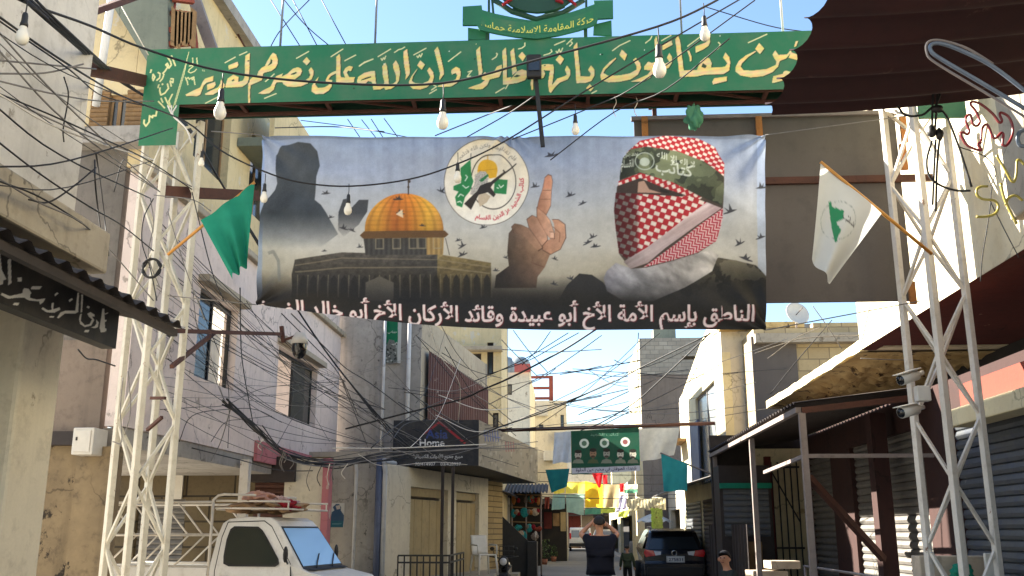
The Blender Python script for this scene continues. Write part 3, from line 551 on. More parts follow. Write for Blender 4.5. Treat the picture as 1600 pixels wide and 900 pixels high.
# shop front (tan metal doors) on an oblique line
hA = Vector(pB); hB = Vector((aY(762, 880, 25.6).x, 25.6, 0))
def HW(x, y): p = aL(x, y, hA, hB); return (Vector((p.x, p.y, 0)) - hA).length, p.z
L_ = (hB - hA).length; d1 = (HW(640, 850)[0], HW(699, 850)[0]); d2 = (HW(712, 850)[0], HW(748, 850)[0])
m = MB(); wall_sheet(m, hA, hB, 0, 2.95, ((d1[0], d1[1], .0, 2.55), (d2[0], d2[1], 0, 2.55))); m.build('shopfront_wall', 'beige', b)
for a, e in (d1, d2):
    m = MB(); n = 5
    for k in range(n): w_ = (e - a) / n; wbox(m, hA, hB, a + k * w_ + .008, a + (k + 1) * w_ - .008, .03, 2.3, -.14, -.1)
    wbox(m, hA, hB, a, e, 2.36, 2.54, -.14, -.1); m.build('folding_door', 'door_tan', b, bevel=.006)
m = MB(); wbox(m, hA, hB, L_ + .0, L_ + 1.2, 0, 2.9, -.2, 0); m.build('pier', 'boardlam', b)
# pipes on it
for x0, y0, x1, y1, mt, r in ((602, 510, 585, 890, 'pipe_white', .035), (640, 512, 622, 890, 'pipe_white', .05), (594, 700, 577, 890, 'pipe_blue', .07)):
    yy = yF - .1 if y0 < 600 else 19.5; m = MB(); p = aY(x0, y0, yy); q = aY(x0 - 4, 700, yy); m.tube([(p.x, yy, 8 if y0 < 600 else 3.1), (p.x, yy, 3.2 if y0 < 600 else 0)], r, 8)
    if y0 < 600: m.tube([(p.x, yy, 3.25), (p.x, yy - .2, 3.05), (p.x, 19.6 - .25, 3.0), (p.x, 19.5, 2.8), (p.x, 19.5, 0)], r, 8)
    solo(m, 'drain_pipe', mt, {602: 'thin white drain pipe left of the green hanging poster', 640: 'thicker white drain pipe right of the green hanging poster', 594: 'blue grey pipe at street level beside the tan doors'}[x0], 'pipe')
# shop sign box
yS = 20.6; p0, p1 = aY(613, 728, yS), aY(748, 656, yS); bx = building('dark shop sign box with a red roof emblem and phone numbers above the tan doors', 'sign', (p0.x, yS, p0.z)); bx.name = 'shop_sign'
cv = Canvas(600, 640, 760, 745, 4, (30, 34, 42))
T = lambda *p: [(600 + x * 180 / 623, 500 + y * 180 / 623) for x, y in p]
cv.line(T((240, 600), (300, 552), (440, 668)), 3.6).paint((150, 30, 44)); cv.line(T((215, 618), (240, 600)), 1.5).paint((150, 30, 44))
cv.text('Asia', T((225, 645))[0][0], T((345, 645))[0][0], T((0, 640))[0][1], arabic=False, bold=.02).paint((40, 64, 130))
cv.text('Home', T((193, 0))[0][0], T((327, 0))[0][0], T((0, 682))[0][1], arabic=False, bold=.02).paint((222, 222, 222))
cv.text('مبيع جميع الأدوات الكهربائية', T((155, 0))[0][0], T((425, 0))[0][0], T((0, 745))[0][1], bold=.02).paint((206, 206, 206))
cv.text('70/414907', T((168, 0))[0][0], T((278, 0))[0][0], T((0, 788))[0][1], arabic=False, bold=.015).text('03/428937', T((305, 0))[0][0], T((416, 0))[0][0], T((0, 788))[0][1], arabic=False, bold=.015).paint((206, 206, 206))
zt2 = p1.z
cv.sheet('lettered_face', lambda u, v: (lerp(p0.x, p1.x, u), yS + 0 * u, lerp(p0.z, zt2, v)), 220, 120, 'paint', bx)
fS = aL(840, 762, (p1.x, yS), (p1.x + .98, yS + 8)); dS = (Vector((fS.x, fS.y, 0)) - Vector((p1.x, yS, 0)))
m = MB(); m.prism([(p0.x, yS + .01, p0.z), (p1.x, yS + .01, p0.z), (fS.x, fS.y, p0.z), (fS.x - 1.2, fS.y + .2, p0.z), (p0.x, yS + 2, p0.z)], (0, 0, zt2 - p0.z - .01)); m.build('box', 'black', bx)
cv = Canvas(735, 645, 850, 775, 4, (150, 140, 122))
for k in range(260):
    x, y = random.uniform(740, 845), random.uniform(655, 770); g_ = random.choice(((186, 176, 154), (96, 88, 76), (120, 112, 96), (176, 168, 150))); cv.poly([(x, y), (x + random.uniform(1, 5), y + random.uniform(-1, 2)), (x + random.uniform(0, 3), y + random.uniform(3, 10))]).paint(g_, .6)
for x in range(757, 780, 4): cv.line([(x, 672), (x + 2, 690)], 1.4)
cv.line([(755, 680), (782, 684)], 1.4).paint((60, 80, 150), .8)
for x in range(790, 804, 4): cv.line([(x, 690), (x + 1, 706)], 1.4)
cv.paint((150, 70, 70), .7)
cv.sheet('worn_side_face', lambda u, v: (p1.x + .006 + dS.x * u, yS + dS.y * u, lerp(p0.z, zt2, v)), 160, 90, 'printpaper', bx)
# building far left beyond: yellow wall (720..780, 520..660) and others
def slab_building(label, pts, Y, dep, mat, holes=(), cat='building', extra=None, z0=0):
    """front wall traced as level courses between photo columns at depth Y"""
    xs = [p[0] for p in pts]; top = min(p[1] for p in pts); a = aY(min(xs), 700, Y); b_ = aY(max(xs), 700, Y); zt = aY(sum(xs) / 2, top, Y).z; r = building(label, cat, ((a.x + b_.x) / 2, Y, 0))
    A, B = V2(a.x, Y), V2(b_.x, Y); hs = []
    for x0, y0, x1, y1 in holes: q0, q1 = aY(x0, y1, Y), aY(x1, y0, Y); hs.append((q0.x - a.x, q1.x - a.x, q0.z, q1.z))
    shell(r, A, B, dep, z0, zt, mat, hs)
    for h in hs: window(r, A, B, *h, frame='dark', dep=.1, split=h[1] - h[0] > .5)
    return r, A, B, zt
r, A, B, zt = slab_building('tall yellow plaster building behind the maroon clad balcony', [(640, 430), (783, 430)], 31.5, 3.4, 'yellow', ((761, 535, 771, 585), (735, 552, 752, 570), (770, 645, 779, 668)))
m = MB(); wbox(m, A, B, 1.0, (Vector(B) - Vector(A)).length + .05, aY(740, 545, 31.5).z - .12, aY(740, 545, 31.5).z, 0, .5); m.build('balcony_slab', 'concrete_lt', r)
r, A, B, zt = slab_building('narrow beige tower house with two grey domed water tanks on its roof', [(783, 582), (828, 582)], 46, 8, 'beige', ((790, 600, 800, 617),)); ztw = zt
wt = []
for x in (789, 811):
    p = aY(x, 582, 48); m = MB(); m.lathe([(0.01, 1.15), (.3, 1.08), (.55, .85), (.62, .6), (.62, 0), (.01, 0)], (p.x, 48, ztw), 16); o = m.build('water_tank', 'tank', None, (p.x, 48, ztw)); tag(o, {789: 'left grey domed water tank on the beige tower house roof', 811: 'right grey domed water tank on the beige tower house roof'}[x], 'water tank', 'water tanks on the roof')
p0, p1 = aY(804, 588, 45.9), aY(829, 580, 45.9); m = MB(); m.box((p0.x, 45.75, ztw + .002), (p1.x, 45.95, ztw + .38)); m.build('roof_coping', 'redtank', r)
r, A, B, zt = slab_building('beige flat roofed house further down the left side with a rusty steel frame above', [(824, 626), (886, 626)], 55, 9, 'beige', ((876, 648, 881, 672), (842, 663, 849, 672)))
m = MB(); q0, q1 = aY(846, 786, 54.9), aY(885, 786, 54.9); m.box((q0.x, 54.6, 0), (q1.x, 54.98, q0.z)); m.build('shopfront', 'interior_shade', r)
m = MB(); corrugated(m, (q0.x - .2, 53.3, q0.z - .1), (1, 0, 0), (0, 1, .25), q1.x - q0.x + .3, 1.4, 10, .03); m.build('awning', 'corr_dark', r)
for xa_, xb_, ya_, yb_, mt in ((850, 862, 800, 826, 'redwall'), (864, 874, 802, 822, 'wood_dark'), (876, 884, 800, 830, 'door_tan')): m = MB(); q0, q1 = aY(xa_, yb_, 54.5), aY(xb_, ya_, 54.5); m.box((q0.x, 54.52, q0.z), (q1.x, 54.59, q1.z)); m.build('display_board', mt, r)
for xa_, ya_ in ((834, 650), (868, 690), (850, 720)): m = MB(); q0 = aY(xa_, ya_, 54.7); m.box((q0.x, 54.5, q0.z), (q0.x + .8, 54.98, q0.z + .55)); m.build('air_conditioner', 'ac', r, bevel=.02)
fr = thing('roof_trestle', 'rusty steel roof frame with three rails standing on the beige flat roofed house', 'frame', (aY(840, 626, 55.5).x, 55.5, zt))
for x in (822, 861): m = MB(); p = aY(x, 600, 55.5); m.box((p.x - .12, 55.45, zt - .1), (p.x + .12, 55.7, aY(x, 587, 55.5).z)); m.build('post', 'rustred', fr)
m = MB()
for y in (590, 607, 623): p = aY(818, y, 55.5); q = aY(862, y + 2, 55.5); m.box((p.x, 55.38, p.z - .08), (q.x, 55.44, p.z + .08))
m.build('rail', 'rustred', fr)
r, A, B, zt = slab_building('distant pale house at the end of the street', [(885, 662), (960, 662)], 100, 10, 'beige', ((900, 690, 905, 702), (918, 690, 923, 702)))
r, A, B, zt = slab_building('low far house closing the street behind the flags', [(955, 700), (1030, 700)], 96, 10, 'cream', ())
for k, (xa_, xb_, mt) in enumerate(((852, 884, 'dark'), (884, 908, 'redwall'), (908, 942, 'brownwall'), (942, 1004, 'dark'))):
    q0, q1 = aY(xa_, 796, 94), aY(xb_, 796, 94); t = thing('market_stall', ('dark market stall at the far left end of the street', 'red fronted market stall at the end of the street', 'brown market stall at the end of the street', 'dark market stall at the far right end of the street')[k], 'stall', ((q0.x + q1.x) / 2, 94, 0)); m = MB(); m.box((q0.x + .03, 94, 0), (q1.x - .03, 95.5, q0.z)); m.build('front', mt, t); m = MB(); m.box((q0.x + .03, 92.8, q0.z - .6), (q1.x - .03, 94.2, q0.z - .5)); m.build('awning', 'corr_dark', t); m = MB(); m.box((q0.x + .3, 93.7, 0), (q1.x - .3, 93.98, .9)); m.build('counter', 'wood_dark', t)
# left row of low shops beyond the sign box (street fronts run along x)
for lab, x0, y0, y1, h, mt in (('worn left shop house with an outside stair and cluttered front', -2.9, 30.6, 40, 5.2, 'concrete_lt'), ('left shop house with a red panelled front beyond the stair', -2.6, 40.4, 56, 5.6, 'beige'), ('far left shop row in shade beside the parked white van', -2.2, 57, 92, 6.2, 'ochre')):
    r = building(lab, 'building', (x0 - 2, (y0 + y1) / 2, 0)); A, B = V2(x0, y0), V2(x0, y1); L1 = y1 - y0; hs = [(L1 * .08, L1 * .44, 0, 2.7), (L1 * .54, L1 * .92, 0, 2.7), (L1 * .15, L1 * .35, 3.4, 4.6), (L1 * .6, L1 * .8, 3.4, 4.6)]
    shell(r, A, B, 4, 0, h, mt, hs)
    for hh in hs[2:]: window(r, A, B, *hh, frame='dark')
    for hh in hs[:2]:
        m = MB(); wbox(m, A, B, hh[0], hh[1], 0, 2.7, -.9, -.85); m.build('shop_back', 'interior_shade', r)
    m = MB(); corrugated(m, (x0 + 1.1, y0 + .2, 2.75), (0, 1, 0), (-1, 0, .3), L1 - .4, 1.15, int(L1 * 2.2), .03); m.build('awning', 'corr_dark', r)
# ================================================================== RIGHT SIDE
b = building('near right building with a sunlit white upper wall over a red painted soffit', 'building', (6, 8, 0)); BR = b
zs = 4.27
A, B = V2(4.4, 14.5), V2(4.4, -3)       # outside is -x
m = MB(); wall_sheet(m, A, B, zs, 8.6, ()); m.build('wall', 'white', b)
m = MB(); wall_sheet(m, V2(10, 14.5), V2(4.62, 14.5), zs, 8.6, ()); m.build('side_wall', 'white', b)
m = MB(); m.box((4.42, -3, 8.4), (10, 14.5, 8.6)); m.build('roof', 'concrete', b)
m = MB(); m.box((4.63, -3, zs + .01), (10, 14.2, zs + .22)); m.box((4.405, -3, zs - .003), (4.63, 14.5, zs - .001)); m.build('soffit', 'redwall', b)
p = aX(1565, 200, 4.1); m = MB(); m.box((4.12, p.y - 1.1, aX(1575, 345, 4.1).z), (4.395, p.y + .12, 8.5)); m.build('pilaster', 'concrete_lt', b, bevel=.02)
# red wall and roller shutters of the ground floor, x = 4.75
gx = 4.75
def RW(x, y): p = aX(x, y, gx); return 20 - p.y, p.z
A, B = V2(gx, 20), V2(gx, -3)
h1 = (RW(1335, 800)[0], RW(1452, 800)[0], .1, 3.0); h2 = (RW(1496, 800)[0], 17.0, .1, 2.95); h3 = (.2, RW(1318, 800)[0] - .6, .1, 3.0)
m = MB(); wall_sheet(m, A, B, 0, 3.47, (h1, h2, h3)); m.build('ground_floor_wall', 'pier', b)
m = MB(); wall_sheet(m, V2(6.4, 20), V2(6.4, -3), 3.1, zs - .01); m.build('inner_wall', 'interior_shade', b)  # near-black colour stands in for the shade of the recess
m = MB(); m.box((gx + .23, -3, 3.1), (6.39, 20, 3.2)); m.build('inner_floor', 'dark', b)
for h, mt in ((h1, 'shutter_grey'), (h2, 'shutter_blue'), (h3, 'shutter_grey')):
    m = MB(); slats(m, A, B, h[0], h[1], h[2], h[3], -.08, .115, .03); m.build('roller_shutter', mt, b)
m = MB(); wall_sheet(m, V2(10, 20.2), V2(gx, 20.2), 0, 3.3); m.build('side_wall', 'redwall', b)
# ledge above the near shutter (sunlit orange paint over a cream edge)
m = MB(); q0, q1 = aX(1487, 667, 4.45), aX(1600, 628, 4.45)
m.box((4.45, 4, q0.z), (gx - .002, q0.y + .1, q0.z + .2)); m.build('shutter_ledge', 'cream', b, bevel=.012)
m = MB(); m.box((4.62, 4, q0.z + .203), (gx - .003, q0.y + .1, q0.z + .5)); m.build('painted_strip', 'orange', b)
# cracked balcony slab continuing the line
m = MB(); yy = np.linspace(14.52, 21.6, 70); sm_ = lambda a: np.convolve(a, np.ones(5) / 5, 'same'); jb = sm_(NR.rand(70) ** 3 * .06); jt = sm_(NR.rand(70) ** 3 * .05)
m.prism([(4.4, y, zs + .16 - q) for y, q in zip(yy, jt)] + [(4.4, y, zs - .02 + q) for y, q in zip(yy[::-1], jb)], (.12, 0, 0)); m.build('slab_edge', 'cream', b); m = MB(); m.box((4.521, 14.52, zs + .0), (6.7, 21.6, zs + .12)); m.build('balcony_slab', 'concrete_lt', b)
m = MB(); m.grid(lambda u, v: (lerp(4.43, 6.68, u), lerp(14.55, 21.55, v), zs - .025 - .13 * (NR.rand() ** 2 if (.1 < u < .95 and .05 < v < .95) else 0)), 24, 80); m.build('spalled_soffit', 'spall', b)
# low block house beyond, satellite dish
r = building('low block masonry house with a brown panelled wall behind the canopy', 'building', (6.5, 25, 0))
yB = 23.0; p0, p1 = aY(1180, 560, yB), aY(1350, 505, yB); A, B = V2(p0.x, yB), V2(p1.x + 1.2, yB)
shell(r, A, B, 6, 0, aY(1290, 512, yB).z, 'sandblock')
q0, q1 = aY(1178, 600, yB - .06), aY(1243, 525, yB - .06); m = MB(); m.box((q0.x, yB - .06, 1.), (q1.x, yB - .01, q1.z)); m.build('brown_panel', 'board_brown', r)
q0, q1 = aY(1180, 522, yB - .3), aY(1345, 512, yB - .3); m = MB(); m.box((q0.x, yB - .3, q0.z - .2), (q1.x + .5, yB + .3, q0.z + .02)); m.build('roof_edge', 'concrete_lt', r)
ztt = aY(1290, 512, yB).z
m = MB(); q0 = aY(1275, 500, yB); m.box((q0.x, yB + .32, ztt - .1), (p1.x + 1, yB + .6, aY(1290, 500, yB).z)); m.build('parapet', 'sandblock', r)
p = aY(1244, 492, yB + .4); t = thing('satellite_dish', 'white satellite dish on the roof edge of the block house', 'satellite dish', (p.x, yB + .4, ztt))
m = MB(); n = 18; R_ = .3; dv = Vector((.25, -.9, .3)).normalized(); ux = dv.cross(Vector((0, 0, 1))).normalized(); uy = ux.cross(dv)
m.grid(lambda u, v: p + (ux * _c(2 * math.pi * u) + uy * _s(2 * math.pi * u)) * (R_ * v) + dv * (.09 * v * v), 24, 6); m.build('reflector', 'plastic_white', t, solid=.012)
m = MB(); m.tube([(p.x, yB + .45, ztt), (p.x, yB + .44, p.z - .05)], .025); m.tube([p, p + dv * .35], .012); m.build('mast', 'steel_grey', t)
# white corner house (1060..1180, 510..740)
r = building('cream corner house with a tall window strip and a grey blue panel', 'building', (5.6, 29, 0))
yC = 24.6; xC = aY(1131, 620, yC).x; A, B = V2(xC, yC), V2(aY(1182, 600, yC).x + 1.2, yC)
fA, fB = V2(aY(1062, 640, 34.5).x, 34.5), V2(xC, yC)
def CW(x, y): p = aL(x, y, fA, fB); return (Vector((p.x, p.y, 0)) - Vector(fA)).length, p.z
zc = aY(1155, 470, yC).z; LF = (Vector(fB) - Vector(fA)).length
m = MB(); wall_sheet(m, A, B, 0, zc - .6); m.build('wall', 'beige', r)
sw = (CW(1085, 640)[0], CW(1120, 640)[0]); zw0, zw1 = CW(1105, 700)[1], CW(1112, 570)[1]; zw = (2.9, 5.4)
hh = (sw[0] + .3, sw[1] - .2, 2.95, 5.6)
# facade with sloping top
m = MB(); wall_sheet(m, fA, fB, 0, CW(1075, 612)[1], ((hh[0], hh[1], hh[2], min(hh[3], CW(1075, 612)[1] - .15)),)); zf = CW(1075, 612)[1]
P = [onwall(fA, fB, 0, zf), onwall(fA, fB, LF, zf), onwall(fA, fB, LF, zc), onwall(fA, fB, LF * .62, zc - .4)]
m.prism(P, Vector((.2, .05, 0))); m.build('street_wall', 'cream', r)
window(r, fA, fB, hh[0], hh[1], hh[2], min(hh[3], zf - .15), frame='steel_grey', glass='glass_grey', dep=.08)
m = MB(); wbox(m, fA, fB, LF * .3, LF * .5, 3.1, 4.9, 0, .05); m.build('side_panel', 'pipe_blue', r)
m = MB(); slats(m, fA, fB, .8, 4.6, 0, 2.5, .03, .12, .02); m.build('roller_shutter', 'shutter_blue', r)
m = MB(); slats(m, fA, fB, 5.2, 9.4, 0, 2.5, .03, .12, .02); m.build('roller_shutter', 'corr_dark', r)
m = MB(); dd = (Vector(fB) - Vector(fA)).normalized(); nn = Vector((dd.y, -dd.x, 0)); pp = onwall(fA, fB, .3, 2.75, 1.1); corrugated(m, pp, dd, -nn + Vector((0, 0, .3)), 9, 1.2, 24, .025, up=Vector((0, 0, 1))); m.build('awning', 'shutter_grey', r)
m = MB(); wbox(m, fA, fB, -.1, 1.6, 4.55, 4.65, 0, .9); m.build('window_hood', 'wood_dark', r)
m = MB(); m.prism([(fA[0], fA[1], zf), (fB[0], fB[1], zc - .7), (fB[0] + 3, fB[1] + .2, zc - .7), (fA[0] + 3, fA[1], zf)], (0, 0, .1)); m.build('roof', 'concrete', r)
m = MB(); wall_sheet(m, V2(fA[0] + 4, 34.6), V2(fA[0], 34.6), 0, zf); m.build('back_wall', 'beige', r)
m = MB(); e = aY(1155, 512, yC); m.box((xC - .05, yC - .45, e.z - .1), (B[0], yC, e.z + .05)); m.build('eave_slab', 'spall', r)
# tall block tower (1000..1110, 515..740)
yT = 46; p0, p1 = aY(1001, 600, yT), aY(1118, 600, yT); r = building('tall unfinished house with bare grey blocks over beige plaster', 'building', ((p0.x + p1.x) / 2, yT, 0)); A, B = V2(p0.x, yT), V2(p1.x, yT); zm = aY(1050, 585, yT).z; zt = aY(1050, 528, yT).z
hq0, hq1 = aY(1066, 562, yT), aY(1090, 556, yT)
m = MB(); wall_sheet(m, A, B, 0, zm); m.build('wall', 'brownwall', r)
m = MB(); wall_sheet(m, A, B, zm, zt, ((hq0.x - p0.x, hq1.x - p0.x, hq0.z, hq1.z),)); m.build('wall', 'block', r)
m = MB(); wall_sheet(m, V2(p0.x, yT + 9), V2(p0.x, yT + .223), 0, zt); m.build('side_wall', 'cream', r)
m = MB(); wall_sheet(m, V2(p1.x, yT + .223), V2(p1.x, yT + 9), 0, zt); m.build('side_wall', 'block', r)
m = MB(); m.box((p0.x + .05, yT + .1, zt - .25), (p1.x - .05, yT + 9, zt - .05)); m.build('roof', 'concrete', r)
q0, q1 = aY(1020, 528, yT + 2), aY(1054, 521, yT + 2); m = MB(); m.box((q0.x, yT + 1.5, zt - .05), (q1.x, yT + 2.5, zt + .75)); solo(m, 'roof_tank', 'greygreen', 'grey green box tank on the roof of the tall block house', 'tank')
# far right row
for lab, x0, y0, y1, h, mt in (('right shop house with a ribbed fence beyond the parked car', 4.55, 35, 45.6, 3.4, 'beige'), ('far right shop row lit by the sun behind the umbrella', 3.7, 56, 92, 4.6, 'cream')):
    r = building(lab, 'building', (x0 + 2, (y0 + y1) / 2, 0)); A, B = V2(x0, y1), V2(x0, y0); L1 = y1 - y0; hs = [(L1 * .08, L1 * .44, 0, 2.5), (L1 * .54, L1 * .92, 0, 2.5)]
    shell(r, A, B, 4, 0, h, mt, hs)
    for hh in hs:
        m = MB(); wbox(m, A, B, hh[0], hh[1], 0, 2.5, -.9, -.85); m.build('shop_back', 'interior_shade', r)
# big black canopy on the right with steel posts
zc0 = 3.27; k0 = aZ(1241, 629, zc0); yc1 = 21.0; xe = k0.x; yc0 = k0.y
cn = thing('steel_canopy', 'large black corrugated canopy on steel posts over the right pavement', 'canopy', (xe, yc0, 0))
m = MB(); corrugated(m, (xe, yc0, zc0), (0, 1, 0), (1, 0, .12), yc1 - yc0, gx - xe - .02, 44, .022); m.build('corrugated_roof', 'corr_dark', cn)
m = MB(); m.beam((xe + .06, yc0 + .06, zc0 - .09), (xe + .06, yc1, zc0 - .09), .07); m.build('edge_beam', 'steel_grey', cn)
m = MB(); m.beam((xe + .1, yc0 + .06, zc0 - .1), (gx - .02, yc0 + .06, zc0 + .08), .08); m.build('cross_beam', 'rust', cn)
m = MB(); m.box((xe + .06, yc0 + .02, 0), (xe + .14, yc0 + .1, zc0 - .13)); m.build('post', 'steel_grey', cn)
for yy in (16.4, 20.6): m = MB(); m.box((xe + .06, yy, 0), (xe + .14, yy + .08, zc0 - .13)); m.build('post', 'steel_grey', cn)
for a, e in (((1195, 738), (1256, 712)), ((1256, 712), (1400, 712))):
    m = MB(); p, q = (aX(*a, xe + .1) if a[0] < 1256 else Vector((xe + .1, yc0 + .06, aY(1256, 712, yc0).z))), (Vector((xe + .1, yc0 + .06, aY(1256, 712, yc0).z)) if a[0] < 1256 else Vector((gx - .05, yc0 + .06, aY(1256, 712, yc0).z))); m.beam(p, q, .05); m.build('rail', 'steel_grey', cn)
m = MB(); z1 = aY(1262, 745, yc0).z; m.beam((xe + .13, yc0 + .07, z1), (gx - .45, yc0 + 1.2, z1 - 1.05), .08); m.build('brace', 'rust', cn)
m = MB(); m.box((4.38, yc0 + 1.5, 0), (4.6, yc0 + 1.75, 3.3)); m.build('column', 'pier', cn)
# low steel railing under the canopy
rl = thing('railing', 'thin grey steel railing with two rails in front of the right shutters', 'railing', (3.4, 12, 0)); xr_ = 3.35
for z in (1.02, .55):
    m = MB(); m.tube([(xr_, 14.5, z + .13), (xr_, 11.6, z + .13), (xr_ + .02, 10.0, z + .13)], .018); m.build('rail', 'steel_grey', rl)
for y in (14.5, 11.6, 10.0): m = MB(); m.tube([(xr_, y, .12), (xr_, y, 1.16)], .02); m.build('post', 'steel_grey', rl)
# iron gate; pale and dark panels stand in for light and shade behind it
p0, p1 = aY(1212, 840, 20.1), aY(1244, 722, 20.1)
m = MB(); m.box((3.0, 20.76, 0), (6.2, 20.9, 3.6)); tag(m.build('wall', 'dark', None, (4.6, 20.8, 0)), 'dark panel standing in for the shade at the back of the black canopy', 'wall')  # dark colour put in for the shade under the canopy
m = MB(); m.box((p0.x - .25, 20.6, 0), (p1.x + .3, 20.75, 3.3)); tag(m.build('wall', 'cream', None, (p0.x, 20.6, 0)), 'cream panel standing in for the brightness behind the iron gate under the black canopy', 'wall')  # pale colour put in for the light in the gate gap
gt = thing('iron_gate', 'narrow black iron gate with vertical bars under the canopy', 'gate', (p0.x, 20.1, 0))
m = MB()
for k in range(5): x = lerp(p0.x, p1.x, k / 4); m.tube([(x, 20.1, .2), (x, 20.1, p1.z)], .016)
m.build('bar', 'black', gt); m = MB()
for z in (.3, 1.3, p1.z - .1): m.beam((p0.x - .05, 20.1, z), (p1.x + .05, 20.1, z), .04)
m.beam((p0.x, 20.08, p1.z - .2), (p1.x, 20.08, p1.z - 1.2), .025); m.build('cross_rail', 'black', gt)
m = MB(); x = aY(1206, 780, 20.1).x; m.box((x - .1, 20.05, 0), (x + .02, 20.2, 3.1)); m.build('gate_post', 'redwall', gt)
# dark kiosk (1130..1205, 755..850)
p0, p1 = aY(1128, 838, 19.6), aY(1204, 755, 19.6); k = thing('kiosk', 'dark shuttered kiosk with a green trim under the black canopy', 'kiosk', (p0.x, 19.8, 0))
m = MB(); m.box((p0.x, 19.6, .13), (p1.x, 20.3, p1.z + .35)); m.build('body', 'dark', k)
m = MB(); slats(m, V2(p0.x + .06, 19.58), V2(p1.x - .06, 19.58), 0, p1.x - p0.x - .12, p0.z, p1.z - .12, 0, .1, .02); m.build('roller_shutter', 'shutter_blue', k)
m = MB(); m.box((p0.x, 19.5, p1.z - .1), (p1.x, 19.58, p1.z)); m.build('trim', 'flag_green', k)
m = MB(); m.box((p0.x + .2, 19.52, .2), (p0.x + .75, 19.58, p0.z - .1)); m.build('wooden_hatch', 'wood_dark', k)
# grey ribbed fence (1105..1130, 815..900)
p0, p1 = aX(1133, 900, 3.05), aX(1104, 812, 3.05)
m = MB(); z1 = p1.z; m.grid(lambda u, v: (3.15 + .03 * ((int(u * 60) // 2) % 2), lerp(17.8, 22.6, u), lerp(.1, 1.75, v)), 60, 1, False); solo(m, 'ribbed_fence', 'dark', 'grey ribbed metal fence panel beside the seated man', 'fence', solid=.01)
# ------------------------------------------------------------------ upper right awnings (dark red corrugated) near the camera
p = aY(1196, 180, 7.0); xa = p.x; za = p.z
t = thing('awning', 'dark red corrugated awning jutting out overhead at the top right', 'awning', (xa, 7, za))
m = MB(); corrugated(m, (xa, 7.0, za), (0, -1, 0), (1, 0, -.0), 4.6, 3.0, 11, .045, nsub=12, up=Vector((0, 0, 1)), edge=lambda u, v: Vector((.05 * math.sin(u * 11 * 2 * math.pi + 1.2) * (1 - v), 0, .3 * v * v))); m.build('corrugated_sheet', 'corr_red', t)
m = MB(); m.beam((xa + .5, 3, za + .16), (xa + .5, 6.9, za + .16), .05); m.beam((xa + 2.2, 3, za + .35), (xa + 2.2, 6.9, za + .35), .06); m.build('support_bar', 'dark', t)
q = aY(1545, 100, 4.4); t = thing('awning', 'second maroon corrugated awning with a wavy edge at the top right corner', 'awning', (q.x, 4.4, q.z))
m = MB(); e0 = aY(1602, 135, 4.4)
corrugated(m, (e0.x, 4.4, e0.z), Vector((0, -1, 0.02)), (1, 0, .12), 2.6, 2.0, 9, .045, nsub=12, edge=lambda u, v: Vector((-u * .03 + .03 * math.sin(u * 9 * 2 * math.pi) * (1 - v), 0, 0))); m.build('corrugated_sheet', 'corr_red', t)
# ================================================================== THE GATE: two lattice towers and the lettered sign across the street
YG = 9.4
def tower(cx, cy, hd, angs, ztop, mat, label, panel=.62, lw=.062):
    t = thing('lattice_tower', label, 'lattice tower', (cx, cy, 0), 'lattice towers of the gate')
    C = [(cx + hd * _c(rad(a)), cy + hd * _s(rad(a))) for a in angs]
    for x, y in C:
        m = MB(); m.beam((x, y, 0), (x, y, ztop), lw, lw, up=(_c(rad(angs[0] + 45)), _s(rad(angs[0] + 45)), 0)); m.build('leg', mat, t, bevel=.006)
    for i in range(4):
        a, b_ = C[i], C[(i + 1) % 4]; m = MB(); z = .25 + (i % 2) * .0; k = i
        while z < ztop - .1:
            z2 = min(z + panel, ztop - .02); p, q = (a, b_) if k % 2 else (b_, a); m.beam((p[0], p[1], z), (q[0], q[1], z2), .028, .028); k += 1; z += panel
        m.build('lacing', mat, t)
    m = MB(); m.box((cx - hd - .08, cy - hd - .08, 0), (cx + hd + .08, cy + hd + .08, .16)); m.build('footing', 'concrete', t); return t
tower(-4.36, 9.76, .29, (100, 190, 280, 370), 6.11, 'steel_cream', 'cream painted lattice tower carrying the left end of the green sign')
tower(3.745, 9.76, .30, (68, 158, 248, 338), 6.11, 'steel_white', 'grey white lattice tower carrying the right end of the green sign')
# --- lettered sign
xL = -4.58; xR = 4.16; zb = 6.13; zt = 6.80
sg = thing('gate_sign', 'long green sign with cream painted Arabic calligraphy spanning the street between the towers', 'sign', (0, 9.6, zb))
cv = Canvas(190, 30, 1530, 260, 3.2, (31, 104, 74))
A_ = []
def zone(x0, y0, polys, holes=(), lines=(), w=12):
    f = 1 / 7.965; g_ = lambda P: [(x0 + x * f, y0 + y * f) for x, y in P]
    A_.append(([g_(P) for P in polys], [g_(P) for P in holes], [(g_(P), w * f) for P in lines]))
zone(220, 60, [[(1300,215),(1358,180),(1345,500),(1325,560),(1260,605),(1060,612),(1052,600),(1190,548),(1270,525),(1292,480)],[(1050,600),(1080,500),(1150,450),(1215,480),(1215,550),(1130,590)],[(1000,510),(1040,570),(1045,600),(985,650),(900,700),(810,705),(795,690),(870,650),(960,610),(990,560)],[(1090,335),(1205,290),(1215,330),(1195,360),(1095,390)],[(905,465),(900,530),(820,550),(780,590),(740,700),(700,718),(570,716),(555,700),(650,650),(740,610),(770,540),(800,500)],[(825,575),(925,540),(930,580),(905,615),(825,645)],[(1515,470),(1505,520),(1440,550),(1370,580),(1358,640),(1360,835),(1335,835),(1335,640),(1340,560),(1380,510),(1450,470)]], [[(1130,520),(1160,505),(1165,525),(1140,535)]], [[(1045,305),(1180,230)],[(1225,210),(1325,165)],[(800,810),(955,730)]], 14)
